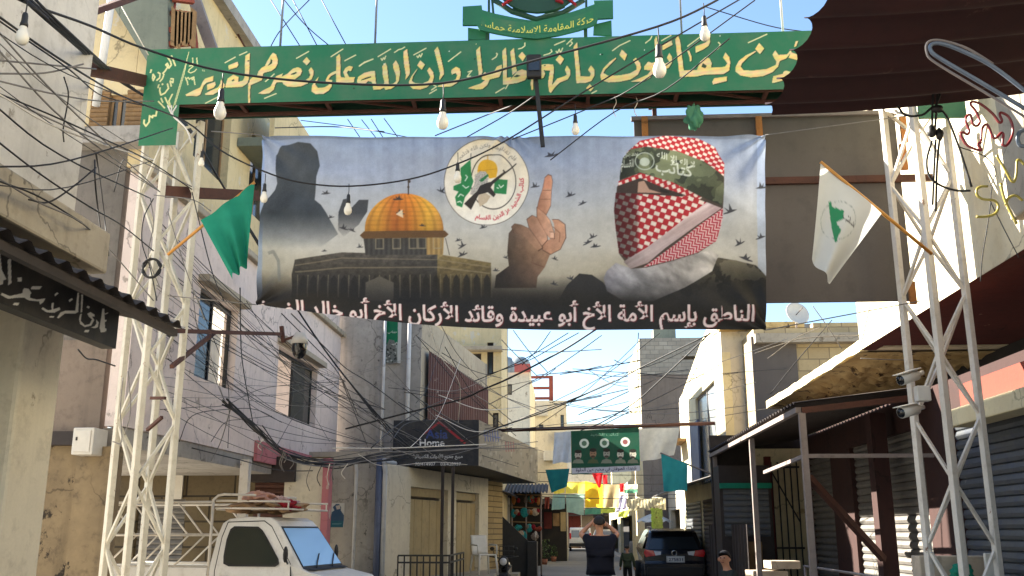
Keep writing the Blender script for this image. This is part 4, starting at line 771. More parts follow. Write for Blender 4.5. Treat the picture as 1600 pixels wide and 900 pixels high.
zone(390, 60, [[(260,215),(290,178),(330,200),(350,260),(345,320),(320,370),(270,405),(190,425),(165,440),(165,490),(140,525),(60,545),(5,570),(0,520),(40,480),(90,470),(110,410),(150,365),(190,345),(215,290)],[(415,435),(400,475),(470,440),(540,375),(600,358),(640,375),(652,410),(630,460),(560,510),(600,520),(740,530),(725,560),(640,595),(560,605),(470,600),(420,570),(410,545),(340,545),(320,570),(300,640),(240,685),(170,692),(105,685),(180,640),(260,600),(300,520),(330,470)],[(735,395),(765,358),(795,400),(795,450),(770,510),(735,530),(700,515),(740,490),(755,455)],[(710,232),(755,285),(710,335),(660,285)],[(1080,230),(1118,190),(1130,240),(1132,480),(1190,490),(1165,420),(1190,370),(1240,340),(1285,355),(1260,410),(1225,400),(1210,430),(1240,480),(1310,480),(1295,545),(1075,565)],[(1080,400),(1085,430),(1010,470),(980,510),(1030,520),(1020,600),(985,650),(920,690),(820,692),(770,660),(775,590),(830,510),(860,475),(850,510),(815,570),(850,615),(930,610),(990,575),(950,545),(945,520),(980,455),(1030,420)]], [[(262,250),(285,275),(280,310),(250,330),(222,342),(255,300)],[(520,440),(580,415),(590,430),(550,450),(510,455)]], [[(580,250),(740,160)],[(1010,230),(1165,130)],[(1180,280),(1325,205)],[(1360,345),(1430,295),(1540,255)],[(180,748),(335,685)],[(195,540),(310,440)]], 14)
zone(550, 60, [[(60,540),(75,480),(150,430),(230,408),(285,405),(290,470),(300,570),(380,590),(405,545),(385,470),(378,345),(415,300),(435,345),(450,480),(460,575),(520,560),(550,530),(545,450),(515,370),(510,320),(545,272),(580,330),(598,420),(585,520),(545,590),(480,630),(415,640),(400,610),(350,635),(265,640),(255,560),(240,540),(200,530),(150,585),(90,580)],[(640,165),(685,130),(695,200),(720,390),(715,450),(665,515),(670,450),(645,300)],[(935,400),(965,360),(1010,420),(1020,480),(1000,550),(930,610),(850,635),(760,630),(715,590),(708,540),(740,470),(815,370),(810,385),(760,470),(745,530),(790,560),(880,560),(950,530),(975,480)],[(850,275),(908,325),(868,390),(810,335)],[(1025,150),(1065,100),(1085,150),(1140,390),(1140,450),(1085,525),(1095,430)],[(1240,390),(1295,352),(1340,375),(1355,430),(1345,490),(1310,550),(1240,595),(1150,605),(1060,600),(1080,585),(1180,560),(1290,510),(1310,460),(1290,430),(1245,450),(1235,420)]], [[(120,510),(180,485),(235,470),(240,485),(170,510),(110,525)]], [[(85,350),(150,305),(268,255)],[(320,230),(485,130)],[(765,208),(925,120)],[(1195,290),(1358,165)],[(1010,575),(1050,600),(985,645)],[(960,690),(1055,635)],[(358,245),(375,272),(392,240),(405,262),(420,215)],[(805,215),(820,240),(840,205),(855,230),(875,185)],[(525,178),(580,140),(620,130),(660,105)],[(1440,420),(1490,402),(1460,440),(1435,475),(1480,470)]], 14)
zone(720, 50, [[(190,230),(238,178),(248,300),(268,480),(262,535),(225,545),(215,460)],[(300,495),(330,530),(400,520),(450,430),(510,405),(515,470),(480,560),(400,580),(360,590),(330,660),(270,710),(190,715),(85,700),(160,670),(250,640),(300,600),(262,590),(265,540)],[(515,240),(560,188),(570,300),(572,570),(630,560),(620,590),(700,490),(760,465),(815,480),(835,530),(800,600),(700,635),(600,650),(525,655),(525,400)],[(615,245),(660,195),(672,280),(690,450),(700,490),(640,540),(635,400)],[(762,245),(810,300),(770,365),(715,300)],[(985,410),(1060,398),(1150,405),(1160,470),(1145,600),(1135,660),(1200,580),(1290,550),(1320,530),(1295,470),(1320,415),(1360,470),(1360,540),(1330,590),(1230,630),(1170,690),(1120,760),(1100,740),(1085,640),(1110,480),(1060,480),(1030,470),(1050,520),(1030,570),(980,588),(935,580),(930,530),(960,470)],[(880,580),(900,560),(900,720),(880,720),(868,640)],[(1230,285),(1285,335),(1240,408),(1180,345)]], [[(650,560),(700,530),(745,545),(700,562)],[(1030,415),(1055,408),(1060,420),(1040,425)]], [[(440,262),(455,275),(440,310),(385,345)],[(795,130),(800,170),(760,200),(710,212)],[(1185,235),(1200,265),(1225,215),(1240,260),(1270,195)],[(1120,215),(1135,245),(1100,270),(1030,290)],[(1160,165),(1300,105)],[(1315,155),(1390,85)],[(1370,120),(1390,140),(1350,180)],[(430,760),(545,690)],[(555,710),(590,650)],[(185,150),(195,152)]], 14)
zone(880, 50, [[(130,180),(175,125),(185,250),(215,550),(330,555),(345,520),(310,470),(345,415),(390,470),(390,540),(350,610),(280,632),(165,635),(150,400)],[(285,700),(330,648),(380,695),(340,740)],[(870,345),(905,320),(960,390),(968,450),(930,530),(840,590),(700,620),(560,625),(475,600),(462,540),(500,450),(580,370),(655,318),(660,330),(590,400),(520,470),(500,510),(560,545),(700,540),(830,515),(910,470),(915,430)],[(730,218),(795,280),(765,358),(698,285)],[(1005,430),(1060,368),(1100,385),(1140,375),(1200,400),(1280,390),(1320,370),(1290,320),(1320,258),(1355,310),(1355,380),(1310,450),(1200,470),(1130,500),(1080,570),(1000,612),(900,620),(835,620),(940,580),(1050,530),(1090,480),(1010,470)],[(1135,100),(1160,45),(1175,130),(1190,210),(1190,400),(1150,400),(1145,230)],[(1230,155),(1350,105),(1360,160),(1240,225)],[(1395,95),(1430,40),(1455,110),(1500,475),(1593,480),(1593,555),(1450,555),(1420,300)]], [], [[(350,765),(420,730)],[(610,235),(700,170),(835,105)],[(1020,140),(1085,90),(1105,50)],[(1220,110),(1345,40)]], 14)
zone(1050, 40, [[(40,170),(78,122),(100,200),(145,555),(310,555),(350,450),(420,390),(470,410),(495,470),(485,520),(600,520),(660,510),(690,470),(660,430),(635,395),(665,335),(715,395),(725,470),(710,560),(640,605),(400,612),(300,635),(95,640),(75,400)],[(290,260),(430,205),(465,110),(475,200),(455,250),(400,290),(295,340)],[(500,700),(525,655),(685,632),(680,690),(510,732)],[(190,315),(215,310),(245,390),(240,445),(225,445),(220,400)],[(1250,360),(1285,308),(1325,365),(1430,360),(1480,300),(1485,330),(1420,410),(1340,440),(1320,510),(1250,580),(1130,630),(980,645),(850,620),(790,570),(790,520),(830,440),(920,370),(1035,315),(1045,325),(950,390),(870,470),(855,510),(890,555),(1000,560),(1180,540),(1290,490),(1300,450),(1270,400)],[(1085,215),(1148,285),(1095,355),(1035,290)],[(1245,710),(1260,630),(1380,600),(1390,570),(1420,560),(1560,600),(1500,650),(1260,715)],[(1520,265),(1540,195),(1570,190),(1545,260)],[(1480,330),(1560,360),(1640,300),(1700,320),(1660,400),(1560,430),(1450,400)]], [[(385,465),(435,500),(415,530),(365,515)]], [[(190,260),(350,140)],[(945,215),(1185,105)],[(575,205),(600,230),(590,270),(520,322)]], 15)
for polys, holes, lines in A_:
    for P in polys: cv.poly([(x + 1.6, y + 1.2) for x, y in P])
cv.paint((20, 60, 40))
for polys, holes, lines in A_:
    for P in polys: cv.poly(P)
    for P in holes: cv.poly(P, xor=True)
cv.paint(lambda px, py: np.stack((214 + 8 * np.sin(px * .31), 194 + 8 * np.sin(px * .17 + py), 132 + 14 * np.sin(py * .4)), -1))
for polys, holes, lines in A_:
    for P, w in lines: cv.line(P, w)
cv.paint((206, 206, 158))
u_ = lambda *P: [(220 + x / 7.965, 60 + y / 7.965) for x, y in P]
for P in (((600,165),(545,370),(400,870)),((575,270),(540,440),(425,830))): cv.line(u_(*P), 1.1)
for P, w in ((((645,240),(650,330)),1.6),(((695,240),(705,325)),1.8),(((600,345),(640,335),(650,350),(605,385),(592,415),(620,430),(670,410),(695,380)),1.6),(((552,480),(568,505),(590,485),(605,510),(630,488)),1.6),(((560,500),(580,540),(585,580)),1.8),(((655,480),(632,495),(640,515),(660,500),(660,480),(668,540),(675,580)),1.8),(((765,385),(775,410)),1),(((785,390),(795,412)),1),
    (((380,210),(400,260),(432,345)),2.4),(((325,220),(370,290),(380,330),(350,370),(310,330),(330,310),(345,340),(300,410),(270,440)),2.4),(((210,420),(240,440),(235,490),(195,525)),2.4),(((290,440),(270,500),(235,540)),2.2),(((150,440),(175,480),(155,525),(145,490),(155,445)),2.4),(((130,385),(120,430)),2.6),(((365,500),(405,505),(400,550),(365,530),(380,600)),2.4),(((330,560),(345,620),(300,680),(250,705),(235,650),(240,610)),2.4),(((265,560),(275,580)),2.6),(((225,570),(215,620)),2),(((395,690),(350,780),(375,860)),2.2),(((300,730),(360,860)),2.4),(((250,740),(275,800)),2.2),(((215,780),(300,870)),2.2)): cv.line(u_(*P), w)
g2 = lambda *P: [(210 + x / 5.29, 60 + y / 5.29) for x, y in P]
cv.line(g2((185, 600), (178, 640), (150, 640), (150, 655), (125, 640), (122, 690), (95, 725), (78, 700), (82, 670)), 2.6).paint((206, 204, 150))
for x, y in ((702, 80), (1125, 56), (640, 168), (938, 85), (560, 167), (1007, 78), (985, 150), (890, 155), (600, 100)): cv.disc((x, y), .9)
cv.paint((226, 232, 226))
for x, y in ((742, 92), (841, 131), (941, 85), (553, 138), (860, 89), (483, 117), (388, 95)): cv.disc((x, y), 1.3)
cv.paint((16, 44, 34))
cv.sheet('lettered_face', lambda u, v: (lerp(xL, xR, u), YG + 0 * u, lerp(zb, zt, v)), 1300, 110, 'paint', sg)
xp = aY(277, 200, YG).x; zp = 5.66
cv.sheet('lettered_pendant', lambda u, v: (lerp(xL, xp, u), YG + 0 * u, lerp(zp, zb - .002, v)), 80, 70, 'paint', sg)
q0, q1 = aY(1437, 185, YG), aY(1503, 120, YG); m = MB(); m.box((q0.x, YG - .003, aY(1470, 184, YG).z), (q1.x, YG + .03, zb - .003)); m.build('pendant_panel', 'green', sg)
YB = 9.80
m = MB(); m.box((xL, YB - .02, zb), (xR, YB, zt)); m.build('back_panel', 'green_dark', sg)
m = MB(); m.box((xL, YG + .004, zt - .02), (xR, YB - .022, zt)); m.box((xL, YG + .004, zb), (xL + .02, YB - .022, zt - .022)); m.box((xR - .02, YG + .004, zb), (xR, YB - .022, zt - .022)); m.build('casing', 'green', sg)
m = MB()
for i in range(9):
    x0, x1 = lerp(xL + .1, xR - .1, i / 9), lerp(xL + .1, xR - .1, (i + 1) / 9); m.beam((x0, YG + .04, zb + .05), (x0, YB - .05, zb + .05), .04)
    m.beam((x0, YG + .04, zb + .05), (x1, YB - .05, zb + .05), .025)
m.beam((xL + .05, YG + .05, zb + .02), (xR - .05, YG + .05, zb + .02), .035); m.beam((xL + .05, YB - .06, zb + .02), (xR - .05, YB - .06, zb + .02), .035); m.build('truss', 'rust', sg)
# --- smaller board on top, with the ribbon and the crest
tb = thing('crest_board', 'small green ribbon board with yellow lettering and a crest standing on the gate sign', 'sign', (.3, YG, zt))
cv = Canvas(700, -40, 980, 80, 4, (34, 108, 74))
C2 = lambda x, y: (710 + x / 6.154, y / 6.154)
def ribbon(X, Y):
    t = (X - 748) / 182; return X, Y + 15 * (1 - (2 * (t - .5)) ** 2) - (t - .5) * 8
cv.text('حركة المقاومة الإسلامية حماس', 751, 928, 36, h=15, bold=.004, warp=ribbon).paint((214, 206, 92))
for x, y in ((716, 30), (760, 46), (930, 40)): cv.disc((x, y), .8)
cv.paint((228, 232, 226))
zz = lambda x, y: tuple(aY(x, y, YG - .01))
rp = [C2(*q) for q in ((80, 62), (262, 50), (268, 95), (390, 130), (620, 178), (790, 205), (960, 165), (1140, 110), (1250, 75), (1345, 40), (1340, 5), (1525, 0), (1528, 172), (1380, 180), (1370, 215), (1330, 245), (1200, 290), (1000, 340), (800, 372), (600, 355), (420, 325), (240, 285), (218, 240), (78, 240))]
top_ = [q for q in rp[:12]]; bot_ = rp[12:][::-1]
m = MB(); m.prism([aY(x, y, YG - .03) for x, y in rp], (0, .03, 0)); m.build('ribbon_panel', 'green', tb)
# lettering sheet just in front of the ribbon
def rib(u, v):
    px = 752 + u * 175; t = u; yb = 52.5 - 16 * (2 * (t - .5)) ** 2 - (t - .5) * 6; py = yb - v * 18
    d = px * 0; P = [aY(a, b_, YG - .034) for a, b_ in zip(px.ravel(), py.ravel())]; P = np.array(P).reshape(px.shape + (3,)); return P[..., 0], P[..., 1], P[..., 2]
cv.sheet('ribbon_lettering', rib, 260, 28, 'paint', tb)
for Q_ in (((130, 265), (305, 290), (310, 380), (130, 380)), ((1340, 235), (1510, 195), (1515, 340), (1335, 330))): m = MB(); m.prism([aY(*C2(*q), YG + .06) for q in Q_], (0, .03, 0)); m.build('side_block', 'green', tb)
cc = aY(842, -42, YG + .02); m = MB(); rx = abs(aY(915, -42, YG).x - cc.x); m.prism([(cc.x + rx * _c(a), YG + .02, cc.z + rx * .93 * _s(a)) for a in np.linspace(0, 2 * math.pi, 32)[:-1]], (0, .04, 0)); m.build('crest_disc', 'green_dark', tb)
m = MB()
for a0, a1 in (((785, 8), (800, -2)), ((900, 8), (885, -4)), ((868, 0), (880, 4))): m.beam(aY(*a0, YG), aY(*a1, YG), .035, .02)
m.build('crest_sword', 'blanket_red', tb)
m = MB(); m.tube([aY(x, y, YG + .1) for x, y in ((772, 0), (800, 18), (838, 30), (880, 20), (912, 0))], .03, 6)
for a0, a1 in (((802, 12), (836, 30)), ((882, 10), (838, 30)), ((764, -10), (764, 20)), ((768, -10), (771, 22)), ((916, -10), (916, 14))): m.beam(aY(*a0, YG + .1), aY(*a1, YG + .1), .025)
m.build('crest_frame', 'green_dark', tb)
for x in (762, 915): m = MB(); p = aY(x, 60, YG + .08); m.box((p.x - .02, YG + .05, zt - .01), (p.x + .02, YG + .09, zt + .35)); m.build('strut', 'green_dark', tb)
# thin rods standing on the sign
for i, x in enumerate((438, 586, 1066, 1225)):
    p = aY(x, 70, 9.6); m = MB(); m.tube([(p.x, 9.6, zt - .01), (p.x, 9.6, zt + 1.6)], .013, 6)
    solo(m, 'thin_rod', 'rope_blue' if i < 3 else 'pipe_white', ('thin bluish rod on the gate sign furthest left', 'thin bluish rod on the gate sign left of the crest board', 'thin bluish rod on the gate sign right of the crest board', 'thin white rod beside the dark red awning edge')[i], 'rod')
# black pole with lamp head in front of the sign
p0, p1 = aY(848, 212, 9.25), aY(834, 92, 9.25); t = thing('flood_lamp', 'black lamp head on a dark pole in front of the sign middle', 'lamp', (p0.x, 9.25, p0.z))
m = MB(); m.beam(p0 + Vector((0, 0, -.12)), p1, .045); m.build('pole', 'black', t); m = MB(); h0, h1 = aY(823, 124, 9.2), aY(846, 88, 9.2); m.box((h0.x, 9.14, h0.z), (h1.x, 9.22, h1.z)); m.build('lamp_head', 'black', t, bevel=.015)
m = MB(); h0, h1 = aY(826, 110, 9.13), aY(843, 94, 9.13); m.box((h0.x, 9.125, h0.z), (h1.x, 9.138, h1.z)); m.build('lamp_glass', 'glass', t)
# ================================================================== THE PRINTED BANNER
YN = 9.5
_LT = np.random.RandomState(3).rand(256, 256).astype(np.float32)
def vn(x, y, sc, sd=0):
    x = x / sc + sd * 17.3; y = y / sc + sd * 9.1; i = np.floor(x).astype(int); j = np.floor(y).astype(int); f = x - i; g = y - j; f = f * f * (3 - 2 * f); g = g * g * (3 - 2 * g); L = lambda a, b_: _LT[a % 256, b_ % 256]
    return (L(i, j) * (1 - f) + L(i + 1, j) * f) * (1 - g) + (L(i, j + 1) * (1 - f) + L(i + 1, j + 1) * f) * g
def fbm(x, y, sc, sd=0): return sum(vn(x, y, sc / 2 ** k, sd + k) * .5 ** k for k in range(4)) / 1.875
cv = Canvas(385, 195, 1210, 530, 2.0, (150, 160, 178))
def stops(y, S_):
    ys = [s[0] for s in S_]; return np.stack([np.interp(y, ys, [s[1][k] for s in S_]) for k in range(3)], -1)
bgs = [(205, (120, 132, 152)), (222, (138, 152, 178)), (260, (150, 160, 182)), (330, (178, 180, 182)), (390, (188, 184, 174)), (425, (170, 162, 144)), (448, (110, 104, 92)), (466, (52, 48, 45)), (480, (34, 31, 31)), (520, (26, 24, 25))]
cv.poly([(380, 190), (1215, 190), (1215, 535), (380, 535)]).paint(lambda x, y: stops(y + 6 * np.sin(x * .02), bgs) + np.interp(x, np.arange(380, 1220, 3), np.convolve(NR.randn(284), np.ones(4) / 4, 'same')[:280] * 9)[..., None] * np.clip((430 - y) / 200, 0, 1)[..., None])
cv.poly([(395, 205), (412, 205), (408, 480), (392, 480)]).paint((120, 150, 205), .45); cv.poly([(1183, 205), (1198, 205), (1198, 450), (1183, 450)]).paint((170, 190, 225), .5)
cv.poly([(390, 205), (1200, 205), (1200, 217), (390, 217)]).paint((96, 104, 118), .55)
sil = [(405, 400), (403, 340), (412, 315), (428, 295), (432, 285), (430, 265), (429, 240), (440, 226), (465, 221), (485, 224), (495, 235), (499, 258), (494, 275), (490, 310), (500, 318), (508, 330), (527, 364), (500, 385), (405, 400)]
cv.poly(sil).paint(lambda x, y: np.stack((44 + 30 * fbm(x + y * .5, y * .4 - x * .5, 26), 50 + 30 * fbm(x + y * .5, y * .4 - x * .5, 26), 57 + 30 * fbm(x + y * .5, y * .4 - x * .5, 26)), -1), lambda x, y: np.clip((388 - y) / 55, 0, 1))
cv.poly([(527, 358), (528, 330), (535, 310), (541, 309), (542, 330), (560, 311), (575, 311), (573, 330), (560, 350), (535, 368)]).paint((66, 68, 72), lambda x, y: np.clip((372 - y) / 40, 0, 1))
cv.line([(418, 395), (426, 392), (433, 405), (437, 440)], 5).paint((120, 122, 120), .6)
# shrine with golden dome
cv.poly([(455, 428), (460, 405), (533, 393), (683, 396), (767, 410), (768, 472), (455, 472)]).paint(lambda x, y: np.where((x > 683)[..., None], np.array((112, 98, 66)), np.array((66, 62, 57))) * (.7 + .6 * fbm(x, y * 1.6, 6, 7))[..., None] * np.clip(1.2 - (y - 395) / 85, .35, 1.2)[..., None])
cv.line([(460, 414), (533, 402), (683, 405), (766, 417)], 1.6).line([(460, 424), (533, 417), (683, 417), (766, 427)], 2.2).paint((140, 128, 104), .55)
for i in range(19):
    x = 468 + i * 16; yb0 = 470; cv.poly([(x, 466), (x, 436), (x + 5, 428), (x + 10, 436), (x + 10, 466)])
cv.paint((30, 28, 27), .75)
for i in range(20): cv.line([(464 + i * 16, 428), (464 + i * 16, 464)], 1.4)
cv.paint((128, 120, 100), .6)
cv.poly([(570, 470), (570, 440), (592, 430), (614, 440), (614, 470)]).paint((88, 84, 76))
cv.poly([(566, 366), (694, 366), (692, 397), (570, 397)]).paint(lambda x, y: np.where((x > 666)[..., None], np.array((150, 124, 80)), np.array((62, 60, 58))) * (1 + .12 * np.sin(x * .8))[..., None])
for x in (585, 612, 638, 652, 676): cv.poly([(x, 370), (x + 14, 370), (x + 14, 388), (x, 388)]); cv.poly([(x + 2, 372), (x + 12, 372), (x + 12, 386), (x + 2, 386)], xor=True)
cv.paint((150, 140, 116), .6)
dome = [(568, 362)] + [(631 - 62 * _c(a), 362 - 60 * _s(a) ** .92) for a in np.linspace(.02, math.pi - .02, 40)] + [(695, 362)]
cv.poly(dome).paint(lambda x, y: stops(x, [(565, (190, 130, 54)), (590, (214, 152, 60)), (615, (186, 108, 48)), (640, (206, 126, 48)), (668, (226, 172, 66)), (685, (216, 158, 70)), (697, (160, 104, 50))]) * np.clip(1.12 - (y - 300) / 240, .8, 1.15)[..., None] * (1 - .13 * np.clip(np.sin((x - 631) / np.maximum(12, 62 * np.sqrt(np.clip(1 - ((362 - y) / 61) ** 2, .02, 1))) * 26), 0, 1))[..., None] * (1 - .08 * np.clip(np.sin(y * .9), 0, 1))[..., None])
cv.poly([(561, 366), (568, 360), (695, 360), (701, 366), (695, 371), (566, 371)]).paint((96, 70, 44))
cv.line([(638, 304), (638, 284)], 1.8).disc((639, 283), 2.6).disc((638, 292), 1.8).paint((70, 58, 48))
cv.line([(696, 372), (702, 398)], 1).paint((60, 56, 54))
# round emblem
E_ = lambda *P: [(680 + x / 6.43, 215 + y / 6.43) for x, y in P]
cv.disc((760.4, 285.3), 66.8, n=60).paint((70, 62, 54)); cv.disc((760.4, 285.3), 66, n=60).paint(lambda x, y: np.stack((224 - (285 - y) * .12, 216 - (285 - y) * .18, 200 - (285 - y) * .3), -1))
cv.disc((771, 285.3), 35.6, 43, n=60).disc((771, 285.3), 34.6, 42, n=60)
cv.m[:] = False
ring = lambda r1, r2: (cv.poly([(771 + r1 * _c(a), 285.3 + r1 * 1.2 * _s(a)) for a in np.linspace(0, 2 * math.pi, 50)[:-1]]), cv.poly([(771 + r2 * _c(a), 285.3 + r2 * 1.2 * _s(a)) for a in np.linspace(0, 2 * math.pi, 50)[:-1]], xor=True))
ring(35.8, 34.6); cv.paint((40, 36, 34))
cv.poly(E_((255, 315), (360, 235), (365, 380), (385, 440), (350, 540), (300, 600), (270, 700), (215, 680), (200, 600), (235, 545), (185, 530), (185, 490), (260, 460))).poly(E_((600, 425), (728, 428), (715, 575), (590, 570))).paint((40, 124, 72))
cv.line(E_((362, 165), (362, 240)), .9).paint((50, 46, 44))
for P in (((305, 380), (325, 400), (300, 440)), ((275, 480), (310, 510), (340, 490)), ((230, 600), (255, 570), (290, 590)), ((220, 650), (250, 640), (270, 660)), ((640, 480), (660, 510), (690, 480)), ((620, 510), (640, 520))): cv.line(E_(*P), 1.5)
cv.paint((214, 224, 214))
cv.poly(E_(*([(425, 345)] + [(528 - 100 * _c(a), 335 - 105 * _s(a)) for a in np.linspace(0, math.pi, 20)] + [(630, 345), (615, 410), (560, 420), (440, 400)]))).paint((212, 164, 44)); cv.line(E_((530, 235), (530, 195)), 1).line(E_((425, 335), (630, 330)), .8).paint((180, 130, 30))
cv.poly(E_((395, 440), (400, 380), (450, 340), (510, 345), (540, 400), (530, 450), (460, 500), (400, 580), (350, 580), (365, 520), (395, 470))).paint(lambda x, y: np.where(((np.sin(x * 2.2 + y * 1.2) * np.sin(y * 2.2 - x * 1.2)) > .2)[..., None], np.array((60, 54, 52)), np.array((222, 216, 208))))
cv.poly(E_((440, 430), (530, 370), (540, 390), (470, 450))).paint((44, 110, 66))
cv.poly(E_((440, 570), (500, 560), (560, 600), (520, 660), (450, 700), (430, 640))).paint((186, 170, 148))
cv.poly(E_((290, 665), (420, 545), (450, 490), (520, 460), (560, 455), (690, 355), (680, 340), (690, 330), (705, 350), (815, 272), (820, 282), (700, 372), (580, 480), (560, 510), (610, 580), (590, 610), (530, 560), (490, 570), (440, 580), (360, 725))).paint((50, 44, 42))
def arc(cx, cy, r, a0, a1, X0, X1):
    def f(X, Y):
        a = rad(a0) + (X - X0) / (X1 - X0) * (rad(a1) - rad(a0)); rr = r - (Y); return cx + rr * np.cos(a), cy + rr * np.sin(a)
    return f
cv.text('كتائب الشهيد عز الدين القسام', 0, 100, 0, h=-9.5, bold=.016, warp=arc(760.4, 285.3, 58, 108, -6, 0, 100)).paint((178, 34, 48))
cv.text('فلم تقتلوهم ولكن الله قتلهم', 0, 100, 0, h=9, bold=.002, warp=lambda X, Y: (760.4 + (53.5 - Y) * np.cos(rad(-140) + X / 100 * rad(104)), 285.3 + (53.5 - Y) * np.sin(rad(-140) + X / 100 * rad(104)))).paint((120, 112, 100))
# raised hand
HZ = lambda *P: [(800 + x / 4, 225 + y / 4) for x, y in P]
def skinp(x0, c0, x1, c1, y0=None, ky=0):
    return lambda x, y: (np.array(c0) + (np.array(c1) - np.array(c0)) * np.clip((x - x0) / (x1 - x0), 0, 1)[..., None]) * (.86 + .28 * fbm(x, y, 8, 9))[..., None] * (1 if y0 is None else np.clip(1 - (y - y0) * ky, .45, 1.1)[..., None])
cv.poly(HZ((-110, 900), (-100, 820), (-20, 760), (-30, 680), (-20, 560), (10, 520), (60, 545), (150, 650), (240, 690), (205, 770), (160, 830), (152, 900))).paint(skinp(785, (64, 54, 46), 850, (170, 132, 106), 380, .006))
for P, a, c in ((((205, 215), (225, 198), (246, 206), (253, 240), (246, 300), (242, 390), (215, 445), (160, 405), (172, 350), (190, 290)), (150, 104, 82), (206, 156, 128)),
    (((250, 478), (290, 478), (330, 508), (335, 590), (302, 662), (242, 692), (190, 662), (196, 620), (240, 600), (268, 560), (262, 500)), (172, 126, 102), (196, 150, 122)),
    (((0, 520), (20, 500), (60, 508), (104, 530), (150, 590), (190, 652), (160, 670), (112, 622), (56, 566), (16, 560)), (96, 76, 62), (180, 138, 112)),
    (((95, 475), (128, 452), (166, 470), (215, 560), (222, 602), (188, 642), (160, 602), (108, 526)), (140, 104, 84), (202, 156, 130)),
    (((158, 404), (205, 440), (238, 482), (264, 560), (264, 596), (236, 594), (212, 562), (178, 500), (158, 462)), (166, 122, 98), (214, 168, 142))):
    Q_ = HZ(*P); xs_ = [q[0] for q in Q_]
    cx_, cy_ = sum(xs_) / len(Q_), sum(q[1] for q in Q_) / len(Q_); cv.poly([(cx_ + (x - cx_) * 1.07, cy_ + (y - cy_) * 1.04) for x, y in Q_]).paint((74, 48, 38), .8); cv.poly(Q_).paint(skinp(min(xs_), a, max(xs_), c))
cv.line(HZ((192, 292), (244, 292)), .8).line(HZ((176, 352), (240, 350)), .8).line(HZ((232, 552), (262, 556)), .9).line(HZ((255, 520), (300, 560), (296, 620)), 1).line(HZ((120, 740), (200, 770)), 1).paint((96, 64, 50), .7)
cv.poly(HZ((208, 215), (226, 202), (244, 210), (246, 280), (200, 280))).paint((214, 140, 112), .45); cv.poly(HZ((240, 560), (258, 556), (260, 588), (240, 588))).paint((226, 184, 160), .8)
# wrapped head
RD, WH = np.array((168, 34, 44)), np.array((222, 208, 200))
def checks(sx, sy, th, shade):
    def f(x, y):
        a = x * _c(th) + y * _s(th); b_ = -x * _s(th) + y * _c(th); k = ((np.floor(a / sx) + np.floor(b_ / sy)) % 2 == 0) & (np.abs((b_ / sy) % 1 - .5) < .38)
        c = np.where(k[..., None], WH, RD); return c * (shade(x, y)[..., None] if shade else 1)
    return f
cv.poly([(870, 474), (886, 446), (905, 428), (925, 430), (942, 442), (965, 474)]).paint((46, 44, 42))
cv.poly([(1105, 412), (1122, 404), (1150, 408), (1180, 416), (1197, 434), (1197, 478), (1000, 478), (1060, 455)]).paint(lambda x, y: np.where((fbm(x, y, 22, 5) > .52)[..., None], np.array((104, 98, 82)), np.where((fbm(x, y, 15, 8) > .5)[..., None], np.array((74, 68, 56)), np.array((50, 47, 41)))) * np.clip(1.1 - (y - 405) / 62, .35, 1.05)[..., None])
cv.poly([(943, 436), (948, 424), (962, 412), (985, 420), (1040, 408), (1110, 392), (1122, 400), (1112, 425), (1070, 450), (1020, 472), (975, 472), (948, 456)]).paint(lambda x, y: stops(x, [(943, (134, 132, 140)), (990, (176, 174, 178)), (1060, (186, 180, 176)), (1120, (190, 184, 176))]) * (.5 + .85 * fbm(x * .5 + y * .9, (y * .5 - x * .5) * 2.6, 26, 4))[..., None])
cv.poly([(968, 284), (970, 262), (980, 238), (1000, 221), (1040, 213), (1090, 217), (1118, 230), (1132, 255), (1131, 300), (1128, 345), (1118, 378), (1090, 397), (1050, 409), (1010, 419), (985, 421), (967, 398), (962, 360), (960, 330), (963, 302)]).paint((70, 58, 50))
cv.poly([(978, 240), (1000, 221), (1040, 213), (1090, 217), (1118, 230), (1132, 255), (1131, 276), (1100, 252), (1060, 238), (1010, 231)]).paint(checks(6.5, 5, .4, None))
cv.poly([(968, 278), (973, 248), (985, 234), (1010, 230), (1060, 237), (1100, 251), (1130, 276), (1131, 300), (1128, 322), (1095, 307), (1050, 287), (1000, 271), (968, 282)]).paint(lambda x, y: np.where((fbm(x, y, 34, 2) > .52)[..., None], np.array((112, 120, 92)), np.where((fbm(x, y, 24, 6) > .5)[..., None], np.array((84, 92, 70)), np.array((54, 60, 48)))) * stops(x, [(968, (.62, .62, .62)), (985, (.8, .8, .8)), (1010, (1.1, 1.1, 1.1)), (1070, (1, 1, 1)), (1132, (.72, .72, .72))]))
cv.disc((1007, 253), 16, 15).disc((1007, 253), 14.6, 13.6)
cv.m[:] = False
cv.poly([(1007 + 15.5 * _c(a), 253 + 14.5 * _s(a)) for a in np.linspace(0, 6.28, 30)]); cv.poly([(1007 + 13.8 * _c(a), 253 + 12.8 * _s(a)) for a in np.linspace(0, 6.28, 30)], xor=True); cv.disc((1007, 254), 8, 7).paint((196, 206, 196), .8)
cv.text('كتائب', 1024, 1082, 268, h=26, slope=.16, bold=.02).text('القسام', 970, 990, 264, h=18, slope=-.1, bold=.02).text('لا إله إلا الله', 1026, 1086, 246, h=14, slope=.26, bold=.01).text('محمد رسول', 974, 997, 246, h=11, slope=-.12, bold=.01).paint((206, 212, 202), .9)
cv.poly([(966, 285), (1000, 272), (1050, 286), (1097, 309), (1088, 316), (1040, 297), (1000, 280), (966, 294)]).paint(checks(5.5, 8, -.35, None))
